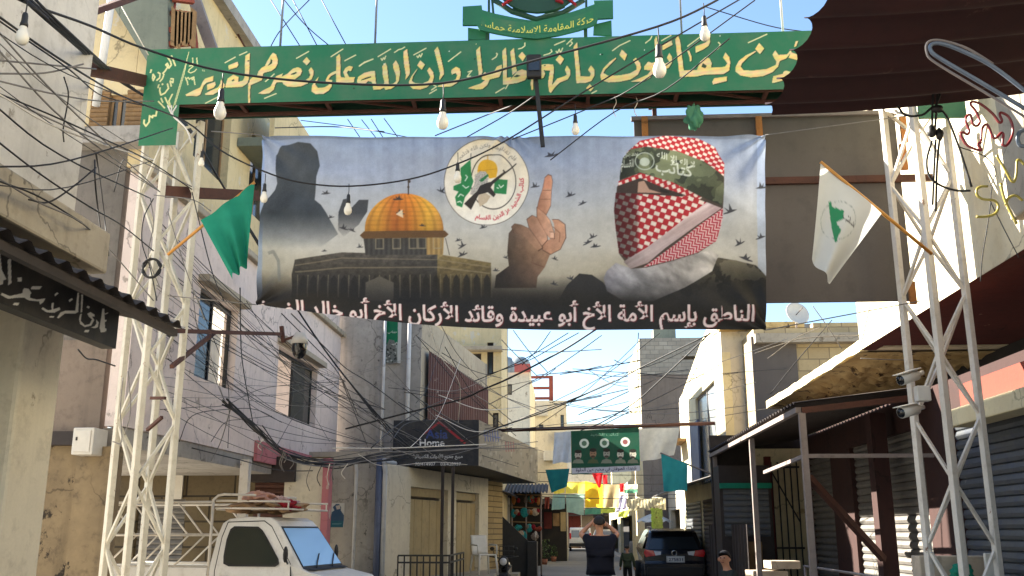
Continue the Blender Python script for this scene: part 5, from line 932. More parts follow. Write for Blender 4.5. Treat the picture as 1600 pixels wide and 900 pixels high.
cv.poly([(964, 292), (1000, 280), (1040, 296), (1072, 306), (1055, 309), (1000, 303), (963, 303)]).paint((58, 46, 42)); cv.poly([(997, 286), (1006, 284), (1014, 297), (1034, 303), (996, 302)]).paint((176, 142, 126)); cv.poly([(1030, 296), (1048, 300), (1044, 303), (1032, 301)]).paint((34, 28, 28))
shd = lambda x, y: np.interp(x, [958, 985, 994, 1000, 1100], [.42, .5, .6, .98, 1.05])
cv.poly([(962, 302), (1000, 304), (1060, 308), (1085, 308), (1104, 317), (1090, 332), (1050, 358), (1010, 388), (984, 408), (967, 398), (962, 360), (959, 330)]).paint(checks(8.6, 8.0, .32, shd))
cv.poly([(1104, 316), (1127, 326), (1090, 352), (1040, 388), (1012, 412), (985, 421), (974, 410), (1010, 388), (1050, 358)]).paint(lambda x, y: np.stack((150 + 90 * fbm(x * .1, x * .62 + y, 9, 3), 124 + 100 * fbm(x * .1, x * .62 + y, 9, 3), 124 + 100 * fbm(x * .1, x * .62 + y, 9, 3)), -1) * np.interp(x, [970, 1010, 1110], [.62, .9, 1.05])[..., None])
def herr(x, y):
    a = x * .80 - y * .6; b_ = x * .6 + y * .8; k = np.sin((a + 3.2 * np.abs(((b_ / 11) % 1) - .5) * 4) * 1.05) > .1; return np.where(k[..., None], np.array((214, 186, 184)), np.array((170, 40, 58)))
cv.poly([(1129, 326), (1128, 346), (1119, 377), (1090, 396), (1050, 408), (1004, 419), (1020, 408), (1050, 386), (1092, 353)]).paint(herr)
cv.poly([(395, 425), (1200, 425), (1200, 530), (395, 530)]).paint((30, 28, 27), lambda x, y: np.clip((y - 430) / 44 + .25 * (fbm(x, y, 40, 15) - .5), 0, 1) ** 1.3)
# birds
for x, y, r, d in ((861, 243, 12, 1), (508, 300, 8, -1), (516, 338, 6, 1), (836, 292, 8, 1), (891, 306, 9, 1), (910, 319, 8, -1), (690, 299, 8, -1), (755, 355, 7, 1), (716, 375, 6, 1), (722, 384, 8, -1), (722, 397, 9, 1), (926, 371, 8, 1), (918, 380, 9, -1), (930, 386, 9, 1), (867, 405, 6, 1), (561, 384, 6, 1), (506, 391, 5, -1), (536, 355, 8, 1), (549, 358, 7, -1), (622, 310, 9, -1), (625, 332, 8, 1), (660, 352, 6, 1), (866, 444, 7, 1), (892, 436, 7, -1), (1140, 331, 12, -1), (1155, 381, 9, 1), (1165, 405, 12, 1), (1188, 371, 9, -1), (1190, 292, 10, 1), (775, 422, 6, 1), (790, 402, 5, -1)):
    an = random.uniform(-.5, .5); wg = random.uniform(.5, 1.1); sp_ = random.uniform(.2, .9)
    B_ = [(-1, .1), (-.35, -.1), (-.1 - .3 * sp_, -wg), (.1, -.12), (.3 + .5 * sp_, -wg * .75), (.3, .02), (.8, .0), (1.0, .14), (.4, .24), (-.3, .22)]
    cv.poly([(x + r * d * (p_ * _c(an) - q_ * _s(an)), y + r * (p_ * _s(an) + q_ * _c(an))) for p_, q_ in B_])
cv.paint((48, 48, 54), .9); cv.poly([(618, 334), (628, 326), (630, 340), (622, 336)]).paint((226, 206, 176), .9)
# the print: soft edges, blotches of ink, folds printed into the photograph
def soften(c, n=1):
    for _ in range(n): c = (c + np.roll(c, 1, 0) + np.roll(c, -1, 0) + np.roll(c, 1, 1) + np.roll(c, -1, 1)) / 5
    return c
cv.c[:] = soften(cv.c, 1); cv.c *= (.90 + .20 * fbm(cv.PX, cv.PY, 9, 11) * .6 + .10 * fbm(cv.PX, cv.PY, 90, 12))[..., None].astype(np.float32); cv.c += ((vn(cv.PX, cv.PY, .7, 13) - .5) * .05)[..., None].astype(np.float32)
# lettering along the foot
line = 'الناطق بإسم الأمة الأخ أبو عبيدة وقائد الأركان الأخ أبو خالد الضيف'
for dx, dy, c in ((1.4, 1.2, (96, 24, 30)), (0, 0, (226, 208, 206))):
    cv.text(line, 384 + dx, 1178 + dx, 502 + dy, h=34, bold=.022, warp=lambda X, Y: (X, Y - 12 * np.clip((760 - X) / 360, 0, 1.1) ** 1.3)).paint(c)
TL, TR, BRr, BLl = aY(409, 211, YN), aY(1196, 211, YN), aY(1196, 516, YN), aY(400, 476, YN)
xa_, xb_ = TL.x, TR.x
def ban(u, v, wav=True):
    X = lerp(lerp(BLl.x, TL.x, v), lerp(BRr.x, TR.x, v), u)
    zt_ = lerp(TL.z, TR.z, u) - .03 * np.sin(u * np.pi); zb_ = lerp(BLl.z, BRr.z, u) - .16 * np.sin(u * np.pi) ** 1.2 * (1 - .5 * u)
    Z = zb_ + (zt_ - zb_) * v; Y = YN + 0 * X
    if wav: Y = Y + .03 * np.sin(u * 5 + v * 2) + .010 * np.sin(u * 37) * (v ** 8) + .005 * np.sin(u * 22 + v * 9) + .05 * np.exp(-((u - .93) / .05) ** 2) * v * np.sin(v * 9 + u * 40) * .5 + .008 * np.sin(v * 30 + u * 8) + sum(.02 * np.exp(-(((u - a0) / .16) ** 2 + ((v - b0) / .4) ** 2)) * np.sin(12 * np.arctan2((v - b0) * .4, (u - a0)) + a0 * 3) for a0, b0 in ((-.01, 1.02), (1.01, 1.02), (1.01, -.02), (-.01, -.02), (.5, 1.04)))
    return X, Y, Z
bn = cv.sheet('printed_banner', ban, 800, 310, 'print', None, plane=lambda u, v: ban(u, v, False), base=(0, YN, BLl.z - .2))
tag(bn, 'wide printed banner with a golden dome, raised finger and head wrapped in red checked cloth', 'banner')
m = MB()
for a, c in ((TL, aY(330, 205, 9.5)), (TR, aY(1440, 178, 9.6)), (BRr, aY(1440, 470, 9.6)), (BLl, aY(262, 462, 9.5))): m.tube([a, c], .006, 5)
ro = m.build('tie_rope', 'wire_grey', bn, base=bn['_b'])
# ------------------------------------------------------------------ brown boarding behind the banner
yb = 10.5; q0, q1 = aY(990, 180, yb), aY(1428, 470, yb)
bd = thing('billboard', 'large brown boarding with timber battens seen behind the banner', 'billboard', (q1.x, yb, q1.z))
zt_ = aY(1200, 180, yb).z; m = MB(); m.box((q0.x, yb, q1.z), (q1.x, yb + .03, zt_)); m.build('panel', 'board_brown', bd)
zr_ = aY(1300, 281, yb).z; m = MB(); m.box((q0.x - .0, yb - .05, zr_ - .05), (q1.x + .35, yb - .002, zr_ + .03)); m.build('rail', 'rust', bd)
for x, a, c in ((1007, 182, 300), (1185, 182, 240), (1410, 225, 265), (1424, 440, 475), (1410, 182, 222)):
    m = MB(); p, q = aY(x, a, yb - .03), aY(x, c, yb - .03); m.box((p.x - .035, yb - .045, q.z), (p.x + .035, yb - .004, p.z)); m.build('batten', 'wood', bd)
m = MB(); m.box((q0.x - .03, yb - .03, zt_ - .03), (q1.x + .03, yb + .035, zt_ + .015)); m.build('edge_strip', 'steel_grey', bd)
for x0 in (q0.x + .25, q1.x - .25):
    m = MB(); m.beam((x0, yb + .06, zb - .25), (x0, yb + .06, zb + .4), .05); m.build('hanger', 'rust', bd)
m = MB(); m.beam((q0.x + .2, yb + .06, zb + .35), (q0.x + .2, YB, zb + .35), .04); m.beam((q1.x - .2, yb + .06, zb + .35), (q1.x - .2, YB, zb + .35), .04); m.build('hanger', 'rust', bd)
# ------------------------------------------------------------------ hand flags on the towers
def flag_mesh(corners, nu=26, nv=26, fold=.05, k=9, ph=0):
    a, b_, c, d = [np.array(p) for p in corners]; n = np.array((.15, -1, .1))
    def f(u, v):
        p = (1 - u) * (1 - v) * a + u * (1 - v) * b_ + u * v * c + (1 - u) * v * d; return Vector(p + n * fold * math.sin(u * k + v * 2.2 + ph) * (.25 + v))
    m = MB(); m.grid(f, nu, nv); return m
yf = 9.1
t = thing('hand_flag', 'teal green flag hanging from a pole on the left lattice tower', 'flag', aY(268, 400, yf), 'flags on the gate towers')
m = MB(); m.tube([aY(262, 398, 9.25), aY(398, 285, yf)], .016, 6); m.build('pole', 'bamboo', t)
flag_mesh((aY(398, 285, yf), aY(314, 345, yf), aY(362, 434, yf - .05), aY(388, 412, yf + .06)), nu=40, nv=40, fold=.06, k=14).build('flag_cloth', 'flag_green', t)
m = MB(); C_ = lambda x, y: aY(300 + x / 16, 225 + y / 16 * 1.0, yf - .075)
t2 = thing('hand_flag', 'white flag with a small green emblem hanging from the right lattice tower', 'flag', aY(1455, 395, yf), 'flags on the gate towers')
m = MB(); m.tube([aY(1282, 253, yf), aY(1378, 332, yf + .03), aY(1456, 397, 9.3)], .017, 6); m.build('pole', 'bamboo', t2)
cv = Canvas(1255, 240, 1400, 460, 3, (216, 218, 214))
cv.poly([(1310 + 26 * _c(a), 342 + 30 * _s(a)) for a in np.linspace(0, 6.28, 40)]); cv.poly([(1310 + 25 * _c(a), 342 + 29 * _s(a)) for a in np.linspace(0, 6.28, 40)], xor=True); cv.paint((150, 160, 156), .8)
cv.poly([(1299, 318), (1318, 328), (1316, 340), (1306, 345), (1312, 358), (1306, 370), (1302, 350)]).poly([(1296, 312), (1300, 312), (1306, 376), (1302, 376)]).paint((46, 140, 96)); cv.text('كتائب', 1316, 1334, 340, h=14, slope=.9, bold=.01).paint((60, 60, 62))
fl = [aY(1282, 254, yf), aY(1378, 333, yf), aY(1300, 440, yf), aY(1271, 402, yf)]
a_, b_, c_, d_ = [np.array(p) for p in fl]
def fw(u, v, w=True):
    p = ((1 - u) * (1 - v))[..., None] * a_ + (u * (1 - v))[..., None] * b_ + (u * v)[..., None] * c_ + ((1 - u) * v)[..., None] * d_
    X, Y, Z = p[..., 0], p[..., 1], p[..., 2]
    if w: Y = Y + .07 * np.sin(u * 7.5 - .5 + v * 1.2) * (.2 + v); Z = Z - .05 * np.sin(u * 3.1) * v
    return X, Y, Z
cv.sheet('flag_cloth', fw, 60, 60, 'printcloth', t2, plane=lambda u, v: fw(u, v, False))
# ================================================================== VEHICLES
def loft_profile(mb, prof, wf, axis, org, nst=(1, .97, .86, .45, 0, -.45, -.86, -.97, -1), lean=None):
    """side outline prof [(l, z)] swept across the width; wf(l, z) half width; axis = unit length dir in plan"""
    ax = Vector((axis[0], axis[1], 0)).normalized(); sd = Vector((-ax.y, ax.x, 0)); o = Vector(org); n = len(prof); vs = []
    for k in nst:
        e = 1 - .02 * (abs(k) > .99)
        for l, z in prof: vs.append(o + ax * l + sd * (k * wf(l, z)) + Vector((0, 0, z)))
    fs = [(j * n + i, j * n + (i + 1) % n, (j + 1) * n + (i + 1) % n, (j + 1) * n + i) for j in range(len(nst) - 1) for i in range(n)]
    fs += [tuple(range(n))[::-1], tuple((len(nst) - 1) * n + i for i in range(n))]; return mb.add(vs, fs)
def panel(mb, pts, axis, org, wf, off=.006, side=1):
    """thin plate lying on the side of a lofted body, pts = [(l, z)]"""
    ax = Vector((axis[0], axis[1], 0)).normalized(); sd = Vector((-ax.y, ax.x, 0)) * side; o = Vector(org); P = [o + ax * l + sd * (wf(l, z) + off) + Vector((0, 0, z)) for l, z in pts]; return mb.prism(P, sd * -.004)
def face_panel(mb, lz0, lz1, y0a, y1a, y0b, y1b, axis, org, off=.008, th=.004):
    """plate on a transverse face between outline points lz0 (bottom) and lz1 (top)"""
    ax = Vector((axis[0], axis[1], 0)).normalized(); sd = Vector((-ax.y, ax.x, 0)); o = Vector(org); P = lambda lz, y: o + ax * lz[0] + sd * y + Vector((0, 0, lz[1]))
    q = [P(lz0, y0a), P(lz0, y1a), P(lz1, y1b), P(lz1, y0b)]; n = (q[1] - q[0]).cross(q[3] - q[0]).normalized()
    d = (ax * 1.0).dot(n); n = n if d * (1 if lz0[0] > 1 else -1) > 0 else -n
    return mb.prism([p + n * off for p in q], n * -th)
def wheel(par, c, r, w, side, axis):
    m = MB(); a = 'x' if abs(axis[1]) > .7 else 'y'; m.lathe([(r * .62, -w / 2), (r * .93, -w / 2), (r, -w * .3), (r, w * .3), (r * .93, w / 2), (r * .62, w / 2), (r * .62, -w / 2)], c, 22, a); wl = m.build('wheel', 'rubber', par)
    m = MB(); m.lathe([(.01, -w * .3), (r * .25, -w * .42), (r * .3, -w * .2), (r * .6, -w * .4), (r * .63, -w * .3), (r * .63, w * .3), (r * .6, w * .4), (r * .3, w * .2), (r * .25, w * .42), (.01, w * .3)], c, 14, a); m.build('rim', 'car_grey', wl, base=par['_b'])
# ---------------- white pickup
axT = (math.cos(rad(-9)), math.sin(rad(-9))); hw = .73
sdT = Vector((-axT[1], axT[0], 0)); p = aY(336, 812, 13.5); orgT = Vector((p.x - .04, 13.5, 0)) + sdT * hw
tr = thing('pickup_truck', 'small white pickup truck with a welded pipe rack over its bed and cab', 'truck', orgT)
wf = lambda l, z: hw - max(0, z - 1.12) * .16 - max(0, l - 1.5) * .08
prof = [(0, .42), (0, 1.15), (.05, 1.55), (.11, 1.74), (.2, 1.80), (.5, 1.83), (.82, 1.82), (.92, 1.77), (.99, 1.69), (1.38, 1.14), (1.47, 1.10), (1.85, 1.02), (1.99, .92), (2.05, .75), (2.06, .42)]
m = MB(); m.smooth = False; loft_profile(m, prof, wf, axT, orgT); m.build('cab', 'car_white', tr, bevel=.018)
for s in (1, -1):
    door_ = [(.12, .45), (.1, 1.1), (.14, 1.55), (.2, 1.75), (.74, 1.765), (.86, 1.69), (1.2, 1.2), (1.22, .9), (1.16, .45)]
    m = MB(); panel(m, [(.75 + (l - .75) * 1.022, 1.1 + (z - 1.1) * 1.02) for l, z in door_], axT, orgT, wf, .003, s); m.build('door_seam', 'seal', tr)
    m = MB(); panel(m, door_, axT, orgT, wf, .007, s); d = m.build('door', 'car_white', tr, bevel=.004)
    wn = [(.215, 1.2), (.2, 1.3), (.21, 1.52), (.245, 1.66), (.3, 1.70), (.66, 1.695), (.73, 1.65), (.82, 1.54), (1.02, 1.27), (1.04, 1.2), (.99, 1.165), (.3, 1.165)]
    m = MB(); panel(m, wn, axT, orgT, wf, .012, s); m.build('window_seal', 'seal', d, base=tr['_b'])
    cx, cz = .6, 1.43; m = MB(); panel(m, [(cx + (l - cx) * .93, cz + (z - cz) * .9) for l, z in wn], axT, orgT, wf, .016, s); m.build('window', 'glass_car', d, base=tr['_b'])
    m = MB(); panel(m, [(.18, 1.0), (.32, 1.0), (.32, 1.035), (.18, 1.035)], axT, orgT, wf, .025, s); m.build('handle', 'black', d, base=tr['_b'])
    m = MB(); panel(m, [(1.3, .95), (1.38, .95), (1.38, .99), (1.3, .99)], axT, orgT, wf, .012, s); m.build('side_lamp', 'orange', tr)
m = MB(); face_panel(m, (1.385, 1.13), (.985, 1.695), -.70, .70, -.62, .62, axT, orgT, .008); m.build('windscreen_seal', 'seal', tr)
m = MB(); face_panel(m, (1.36, 1.166), (1.005, 1.667), -.665, .665, -.59, .59, axT, orgT, .014); m.build('windscreen', 'glass_sky', tr)
axv = Vector((axT[0], axT[1], 0)); TP = lambda l, y, z: orgT + axv * l + sdT * y + Vector((0, 0, z))
for y in (-.35, .2): m = MB(); m.tube([TP(1.43, y, 1.15), TP(1.38, y + .12, 1.19), TP(1.28, y + .4, 1.32)], .009, 5); m.build('wiper', 'black', tr)
m = MB(); m.grid(lambda u, v: TP(1.395 + .09 * v, lerp(-.68, .68, u), 1.145 - .03 * v + .004), 8, 2); m.build('cowl_grille', 'black', tr)
for s in (-1, 1):
    m = MB(); m.tube([TP(1.15, s * .7, 1.2), TP(1.2, s * .84, 1.25)], .012, 5); m.blob(TP(1.2, s * .88, 1.33), (.03, .07, .11)); m.build('mirror', 'black', tr)
    m = MB(); m.blob(TP(2.02, s * .55, .78), (.05, .13, .09), 12, 8); m.build('headlight', 'clear_lens', tr)
m = MB(); m.prism([TP(2.02, -.72, .42), TP(2.12, -.66, .42), TP(2.12, .66, .42), TP(2.02, .72, .42)], (0, 0, .2)); m.build('bumper', 'car_white', tr, bevel=.02)
m = MB(); m.prism([TP(-2.2, -.72, .72), TP(-.03, -.72, .72), TP(-.03, .72, .72), TP(-2.2, .72, .72)], (0, 0, .06))
for y in (-.73, .71): m.prism([TP(-2.2, y, .78), TP(-.03, y, .78), TP(-.03, y + .02, .78), TP(-2.2, y + .02, .78)], (0, 0, .36))
m.prism([TP(-2.22, -.72, .78), TP(-2.2, -.72, .78), TP(-2.2, .72, .78), TP(-2.22, .72, .78)], (0, 0, .36)); m.build('bed', 'car_white', tr)
m = MB(); m.prism([TP(-2.1, -.6, .5), TP(1.9, -.6, .5), TP(1.9, .6, .5), TP(-2.1, .6, .5)], (0, 0, .2)); m.build('chassis', 'black', tr)
for l in (-1.5, 1.45):
    for s in (-1, 1): wheel(tr, TP(l, s * .64, .29), .29, .17, s, (1, 0))
# pipe rack
zt_, zm_, zb_ = 2.03, 1.58, 1.16
m = MB()
for s in (-1, 1):
    y = s * .7
    for z in (zt_, zm_, zb_): m.tube([TP(-2.2, y, z), TP(-.02, y, z)], .019, 6)
    for l in (-2.2, -.02): m.tube([TP(l, y, .8), TP(l, y, zt_ + .0)], .02, 6)
    for k in range(4):
        l0 = -2.15 + k * .53; m.tube([TP(l0, y, zt_), TP(l0 + .42, y, zm_)], .014, 5); m.tube([TP(l0 + .45, y, zm_), TP(l0 + .0, y, zb_)], .014, 5)
m.tube([TP(-2.2, -.7, zt_), TP(-2.2, .7, zt_)], .019, 6)
m.build('bed_rack', 'steel_white', tr)
m = MB()
for s in (-1, 1):
    y = s * .66
    m.tube([TP(-.02, y * 1.06, 1.9), TP(-.02, y * 1.06, 2.06), TP(.03, y, 2.12), TP(.12, y, 2.135), TP(.6, y, 2.12)], .018, 6)
    for z in (2.03, 1.93): m.tube([TP(.0, y, z + .02), TP(1.12, y, z)], .016, 6)
    m.tube([TP(1.1, y, 1.92), TP(1.1, y, 2.04)], .012, 6)
for l in (.02, .55, 1.1): m.tube([TP(l, -.66, 1.93), TP(l, .66, 1.93)], .014, 6)
m.build('roof_rack', 'steel_white', tr)
def lump(c, r, seed, jag=.35):
    rs = np.random.RandomState(seed); m = MB(); ph = rs.rand(6) * 6
    def f(u, v):
        a = u * 2 * math.pi; e = v * math.pi; k = 1 + jag * (.5 * math.sin(3 * a + ph[0]) * math.sin(2 * e + ph[1]) + .35 * math.sin(7 * a + ph[2] + 3 * e) + .3 * math.sin(11 * e + ph[3] + 2 * a)); return Vector(c) + Vector((r[0] * _s(e) * _c(a) * k, r[1] * _s(e) * _s(a) * k, -r[2] * _c(e) * (k * .5 + .5)))
    m.grid(f, 36, 18); return m
def crumple(c, r, seed):
    rs = np.random.RandomState(seed); K = [(rs.randint(2, 9), rs.randint(1, 7), rs.rand() * 6.3, rs.rand() * 6.3, rs.uniform(.04, .16)) for _ in range(14)]; m = MB()
    def f(u, v):
        a = u * 2 * math.pi; e = v * math.pi; k = 1 + sum(w * math.sin(p * a + f1) * math.sin(q * e + f2) for p, q, f1, f2, w in K); return Vector(c) + Vector((r[0] * _s(e) * _c(a) * k, r[1] * _s(e) * _s(a) * k, -r[2] * _c(e) * k))
    m.grid(f, 56, 28); return m
M['blanket_brown'] = cloth('brown patterned blanket', S(150, 122, 92), .05, .35); M['blanket_grey'] = cloth('greyish pink blanket', S(178, 150, 142), .05, .3)
for c, r, sd, mt, lab in ((TP(.3, -.2, 1.96), (.3, .4, .07), 1, 'blanket_brown', 'brown patterned blanket at the rear of the truck roof rack'), (TP(.75, -.1, 1.96), (.34, .45, .07), 2, 'blanket_brown', 'brown patterned blanket spread at the front of the truck roof rack'), (TP(.5, .1, 2.03), (.34, .4, .07), 3, 'blanket_grey', 'greyish pink blanket in the middle of the truck roof rack'), (TP(.45, -.25, 2.1), (.2, .26, .08), 4, 'blanket', 'pinkish rolled blanket topmost on the truck roof rack'), (TP(.95, -.38, 1.98), (.12, .18, .06), 5, 'blanket_red', 'small red blanket at the front of the truck roof rack'), (TP(.82, -.3, 2.06), (.09, .1, .05), 6, 'blanket_grey', 'small pale bundle beside the red blanket on the roof rack')):
    solo(crumple(c, r, sd), 'blanket', mt, lab, 'blanket', 'blankets on the truck roof rack')
# ---------------- dark SUV from behind
orgS = Vector((3.02, 29, 0)); axS = (0, 1)
sv = thing('parked_car', 'dark parked off road car seen from behind with red tail lights and a white plate', 'car', orgS)
wS = lambda l, z: .92 - max(0, z - .98) * .36 - max(0, .5 - l) * .10 - max(0, l - 3.6) * .2 - max(0, .5 - z) * .1
pS = [(.12, .3), (.02, .42), (0, .7), (.05, .78), (.07, .98), (.12, 1.08), (.34, 1.46), (.40, 1.58), (.6, 1.64), (1.4, 1.69), (2.3, 1.66), (2.6, 1.58), (3.35, 1.1), (4.3, .96), (4.5, .8), (4.55, .4), (4.4, .3)]
m = MB(); loft_profile(m, pS, wS, axS, orgS); m.build('body', 'car_dark', sv, bevel=.03)
m = MB(); face_panel(m, (.13, 1.10), (.335, 1.45), -.72, .72, -.6, .6, axS, orgS, .012); m.build('rear_window', 'glass', sv)
m = MB(); m.prism([orgS + Vector((x, y, z)) for x, y, z in ((-.62, .18, 1.60), (.62, .18, 1.60), (.6, .6, 1.66), (-.6, .6, 1.66))], (0, 0, .03)); m.build('spoiler', 'car_dark', sv, bevel=.008)
for s in (-1, 1):
    m = MB(); m.prism([orgS + Vector((s * x, y, z)) for x, y, z in ((.55, .0, .93), (.83, .0, .89), (.88, .01, 1.0), (.85, .03, 1.1), (.6, .03, 1.07))], (0, .07, 0)); m.build('tail_light', 'red_lens', sv)
    m = MB(); m.prism([orgS + Vector((s * x, y, z)) for x, y, z in ((.4, .015, .95), (.545, .018, .93), (.59, .05, 1.06), (.38, .05, 1.04))], (0, .04, 0)); m.build('tail_light', 'clear_lens', sv)
    m = MB(); m.tube([orgS + Vector((s * .6, y, z)) for y, z in ((.55, 1.69), (.8, 1.74), (2.1, 1.74), (2.3, 1.69))], .018, 6); m.build('roof_rail', 'car_grey', sv)
    for l in (.85, 3.6): wheel(sv, orgS + Vector((s * .8, l, .35)), .35, .22, s, (0, 1))
    m = MB(); panel(m, [(.6, 1.12), (.62, 1.45), (2.3, 1.5), (2.9, 1.12)], axS, orgS, wS, .008, s); m.build('side_window', 'glass', sv)
m = MB(); m.box((orgS.x - .8, 28.96, .36), (orgS.x + .8, 29.1, .62)); m.build('bumper', 'black', sv, bevel=.03)
cv = Canvas(0, 0, 52, 22, 10, (210, 214, 214)); cv.poly([(1, 1), (51, 1), (51, 21), (1, 21)]); cv.poly([(2, 2), (50, 2), (50, 20), (2, 20)], xor=True); cv.paint((40, 60, 110)); cv.text('275831', 6, 47, 17, arabic=False, bold=.02).paint((30, 46, 90))
pl = cv.sheet('number_plate', lambda u, v: (orgS.x + .02 + lerp(-.26, .26, u), 28.985 + 0 * u, lerp(.74, .92, v)), 60, 24, 'printpaper', sv, px=lambda u, v: (u * 52, 22 - v * 22))
m = MB(); m.lathe([(.055, 0), (.07, .01), (.085, 0), (.07, -.01), (.055, 0)], orgS + Vector((0, .055, 1.0)), 18, 'y'); m.build('emblem', 'chrome', sv)
m = MB(); m.box((orgS.x - .32, 28.965, .5), (orgS.x + .32, 28.99, .6)); m.build('lower_plate', 'car_grey', sv)
# ---------------- small white van far away
orgV = Vector((.85, 80, 0)); vn = thing('parked_van', 'small white van parked far down the left side of the street', 'van', orgV)
wV = lambda l, z: .92 - max(0, z - 1.0) * .12; pV = [(.05, .35), (0, .5), (.02, 1.0), (.12, 1.7), (.25, 1.82), (2.2, 1.84), (2.6, 1.75), (3.2, 1.1), (4.0, .9), (4.05, .4)]
m = MB(); loft_profile(m, pV, wV, axS, orgV); m.build('body', 'car_white', vn, bevel=.03)
for s in (-1, 1):
    m = MB(); face_panel(m, (.03, 1.05), (.11, 1.62), .06 * s, .74 * s, .06 * s, .7 * s, axS, orgV, .012); m.build('rear_window', 'glass_grey', vn)
    m = MB(); m.box((orgV.x + s * .8 - .07, 79.97, .95), (orgV.x + s * .8 + .07, 80.1, 1.4)); m.build('tail_light', 'red_lens', vn)
    for l in (.7, 3.3): wheel(vn, orgV + Vector((s * .8, l, .31)), .31, .18, s, (0, 1))
m = MB(); m.box((orgV.x - .88, 79.93, .38), (orgV.x + .88, 80.05, .62)); m.build('bumper', 'black', vn, bevel=.03)
m = MB(); m.box((orgV.x - .3, 79.97, .72), (orgV.x + .3, 79.99, .84)); m.build('number_plate', 'plate', vn)
# a second far car (light, right of centre) 
orgW = Vector((1.0 + 2.2, 92, 0)); o2 = thing('parked_car', 'pale car parked at the far end of the street behind the man', 'car', orgW)
orgW = Vector((4.2 - 1.2, 88, 0)); o2.location = orgW; o2['_b'] = list(orgW)
m = MB(); loft_profile(m, pS, wS, axS, orgW); m.build('body', 'car_grey', o2, bevel=.03); m = MB(); face_panel(m, (.13, 1.10), (.335, 1.45), -.72, .72, -.6, .6, axS, orgW, .012); m.build('rear_window', 'glass_grey', o2)
for s in (-1, 1):
    for l in (.85, 3.6): wheel(o2, orgW + Vector((s * .8, l, .35)), .35, .22, s, (0, 1))
# ---------------- motorcycle at the left kerb
b0 = aY(786, 880, 24.2); mc = thing('motorcycle', 'black motorcycle parked at the left kerb seen from the front', 'motorcycle', (b0.x, b0.y, 0)); X0, Y0 = b0.x, b0.y
def MP(x, y, z): return Vector((X0 + x, Y0 + y, z))
for y in (0, 1.25): m = MB(); m.lathe([(.2, -.05), (.27, -.055), (.3, 0), (.27, .055), (.2, .05), (.2, -.05)], MP(0, y, .3), 20, 'x'); w_ = m.build('wheel', 'rubber', mc); m = MB(); m.lathe([(.01, -.03), (.05, -.04), (.2, -.01), (.2, .01), (.05, .04), (.01, .03)], MP(0, y, .3), 12, 'x'); m.build('rim', 'car_grey', w_, base=mc['_b'])
m = MB()
for s in (-1, 1): m.tube([MP(s * .09, 0, .3), MP(s * .09, .2, .8), MP(s * .07, .28, 1.0)], .022, 6)
m.tube([MP(-.36, .36, 1.02), MP(-.12, .28, .98), MP(.12, .28, .98), MP(.36, .36, 1.02)], .016, 6); m.build('fork_and_handlebar', 'black', mc)
m = MB(); m.blob(MP(0, .14, .9), (.13, .1, .13), 12, 8); hl = m.build('headlight_housing', 'black', mc); m = MB(); m.blob(MP(0, .07, .9), (.09, .05, .09), 12, 8); m.build('headlight', 'clear_lens', hl, base=mc['_b'])
m = MB(); m.grid(lambda u, v: MP(.09 * math.cos(v * math.pi), -.33 * math.cos(lerp(.3, 2.2, u)) + 0, .3 + .34 * math.sin(lerp(.3, 2.4, u))), 12, 6); m.build('mudguard', 'black', mc, solid=.01)
m = MB(); m.blob(MP(0, .55, .78), (.15, .3, .15), 12, 8); m.build('fuel_tank', 'car_dark', mc); m = MB(); m.blob(MP(0, 1.02, .76), (.15, .38, .07), 12, 8); m.build('seat', 'black', mc)
m = MB(); m.blob(MP(0, .62, .45), (.2, .28, .2), 10, 8, .1); m.build('engine', 'dark', mc)
m = MB()
for s in (-1, 1): m.tube([MP(s * .22, .32, 1.0), MP(s * .27, .3, 1.18)], .008, 5); m.blob(MP(s * .29, .3, 1.2), (.06, .015, .045))
m.build('mirrors', 'black', mc)
m = MB()
for z in (1.0, 1.12, 1.24): m.tube([MP(-.18, 1.3, z), MP(.18, 1.3, z), MP(.18, 1.55, z), MP(-.18, 1.55, z), MP(-.18, 1.3, z)], .008, 5)
for x in (-.18, -.06, .06, .18): m.tube([MP(x, 1.3, .95), MP(x, 1.3, 1.25)], .008, 5)
m.build('carrier', 'black', mc)
# ================================================================== PEOPLE
def skin_mesh(J, E, sub=2):
    """J: name -> (pos, radius or (rx, ry)); grow one skin surface over the joint graph"""
    names = list(J); me = bpy.data.meshes.new('figure'); me.from_pydata([J[k][0] for k in names], [(names.index(a), names.index(b_)) for a, b_ in E], []); o = bpy.data.objects.new('figure', me); COL.objects.link(o)
    md = o.modifiers.new('skin', 'SKIN'); md.use_smooth_shade = True; sv_ = me.skin_vertices[0].data
    for i, k in enumerate(names): r = J[k][1]; sv_[i].radius = r if isinstance(r, tuple) else (r, r)
    sv_[0].use_root = True; ss_ = o.modifiers.new('sub', 'SUBSURF'); ss_.levels = ss_.render_levels = sub
    e = o.evaluated_get(bpy.context.evaluated_depsgraph_get()); m2 = e.to_mesh(); m = MB(); m.smooth = True; m.add([tuple(v.co) for v in m2.vertices], [tuple(f.vertices) for f in m2.polygons]); e.to_mesh_clear(); bpy.data.objects.remove(o); bpy.data.meshes.remove(me); return m
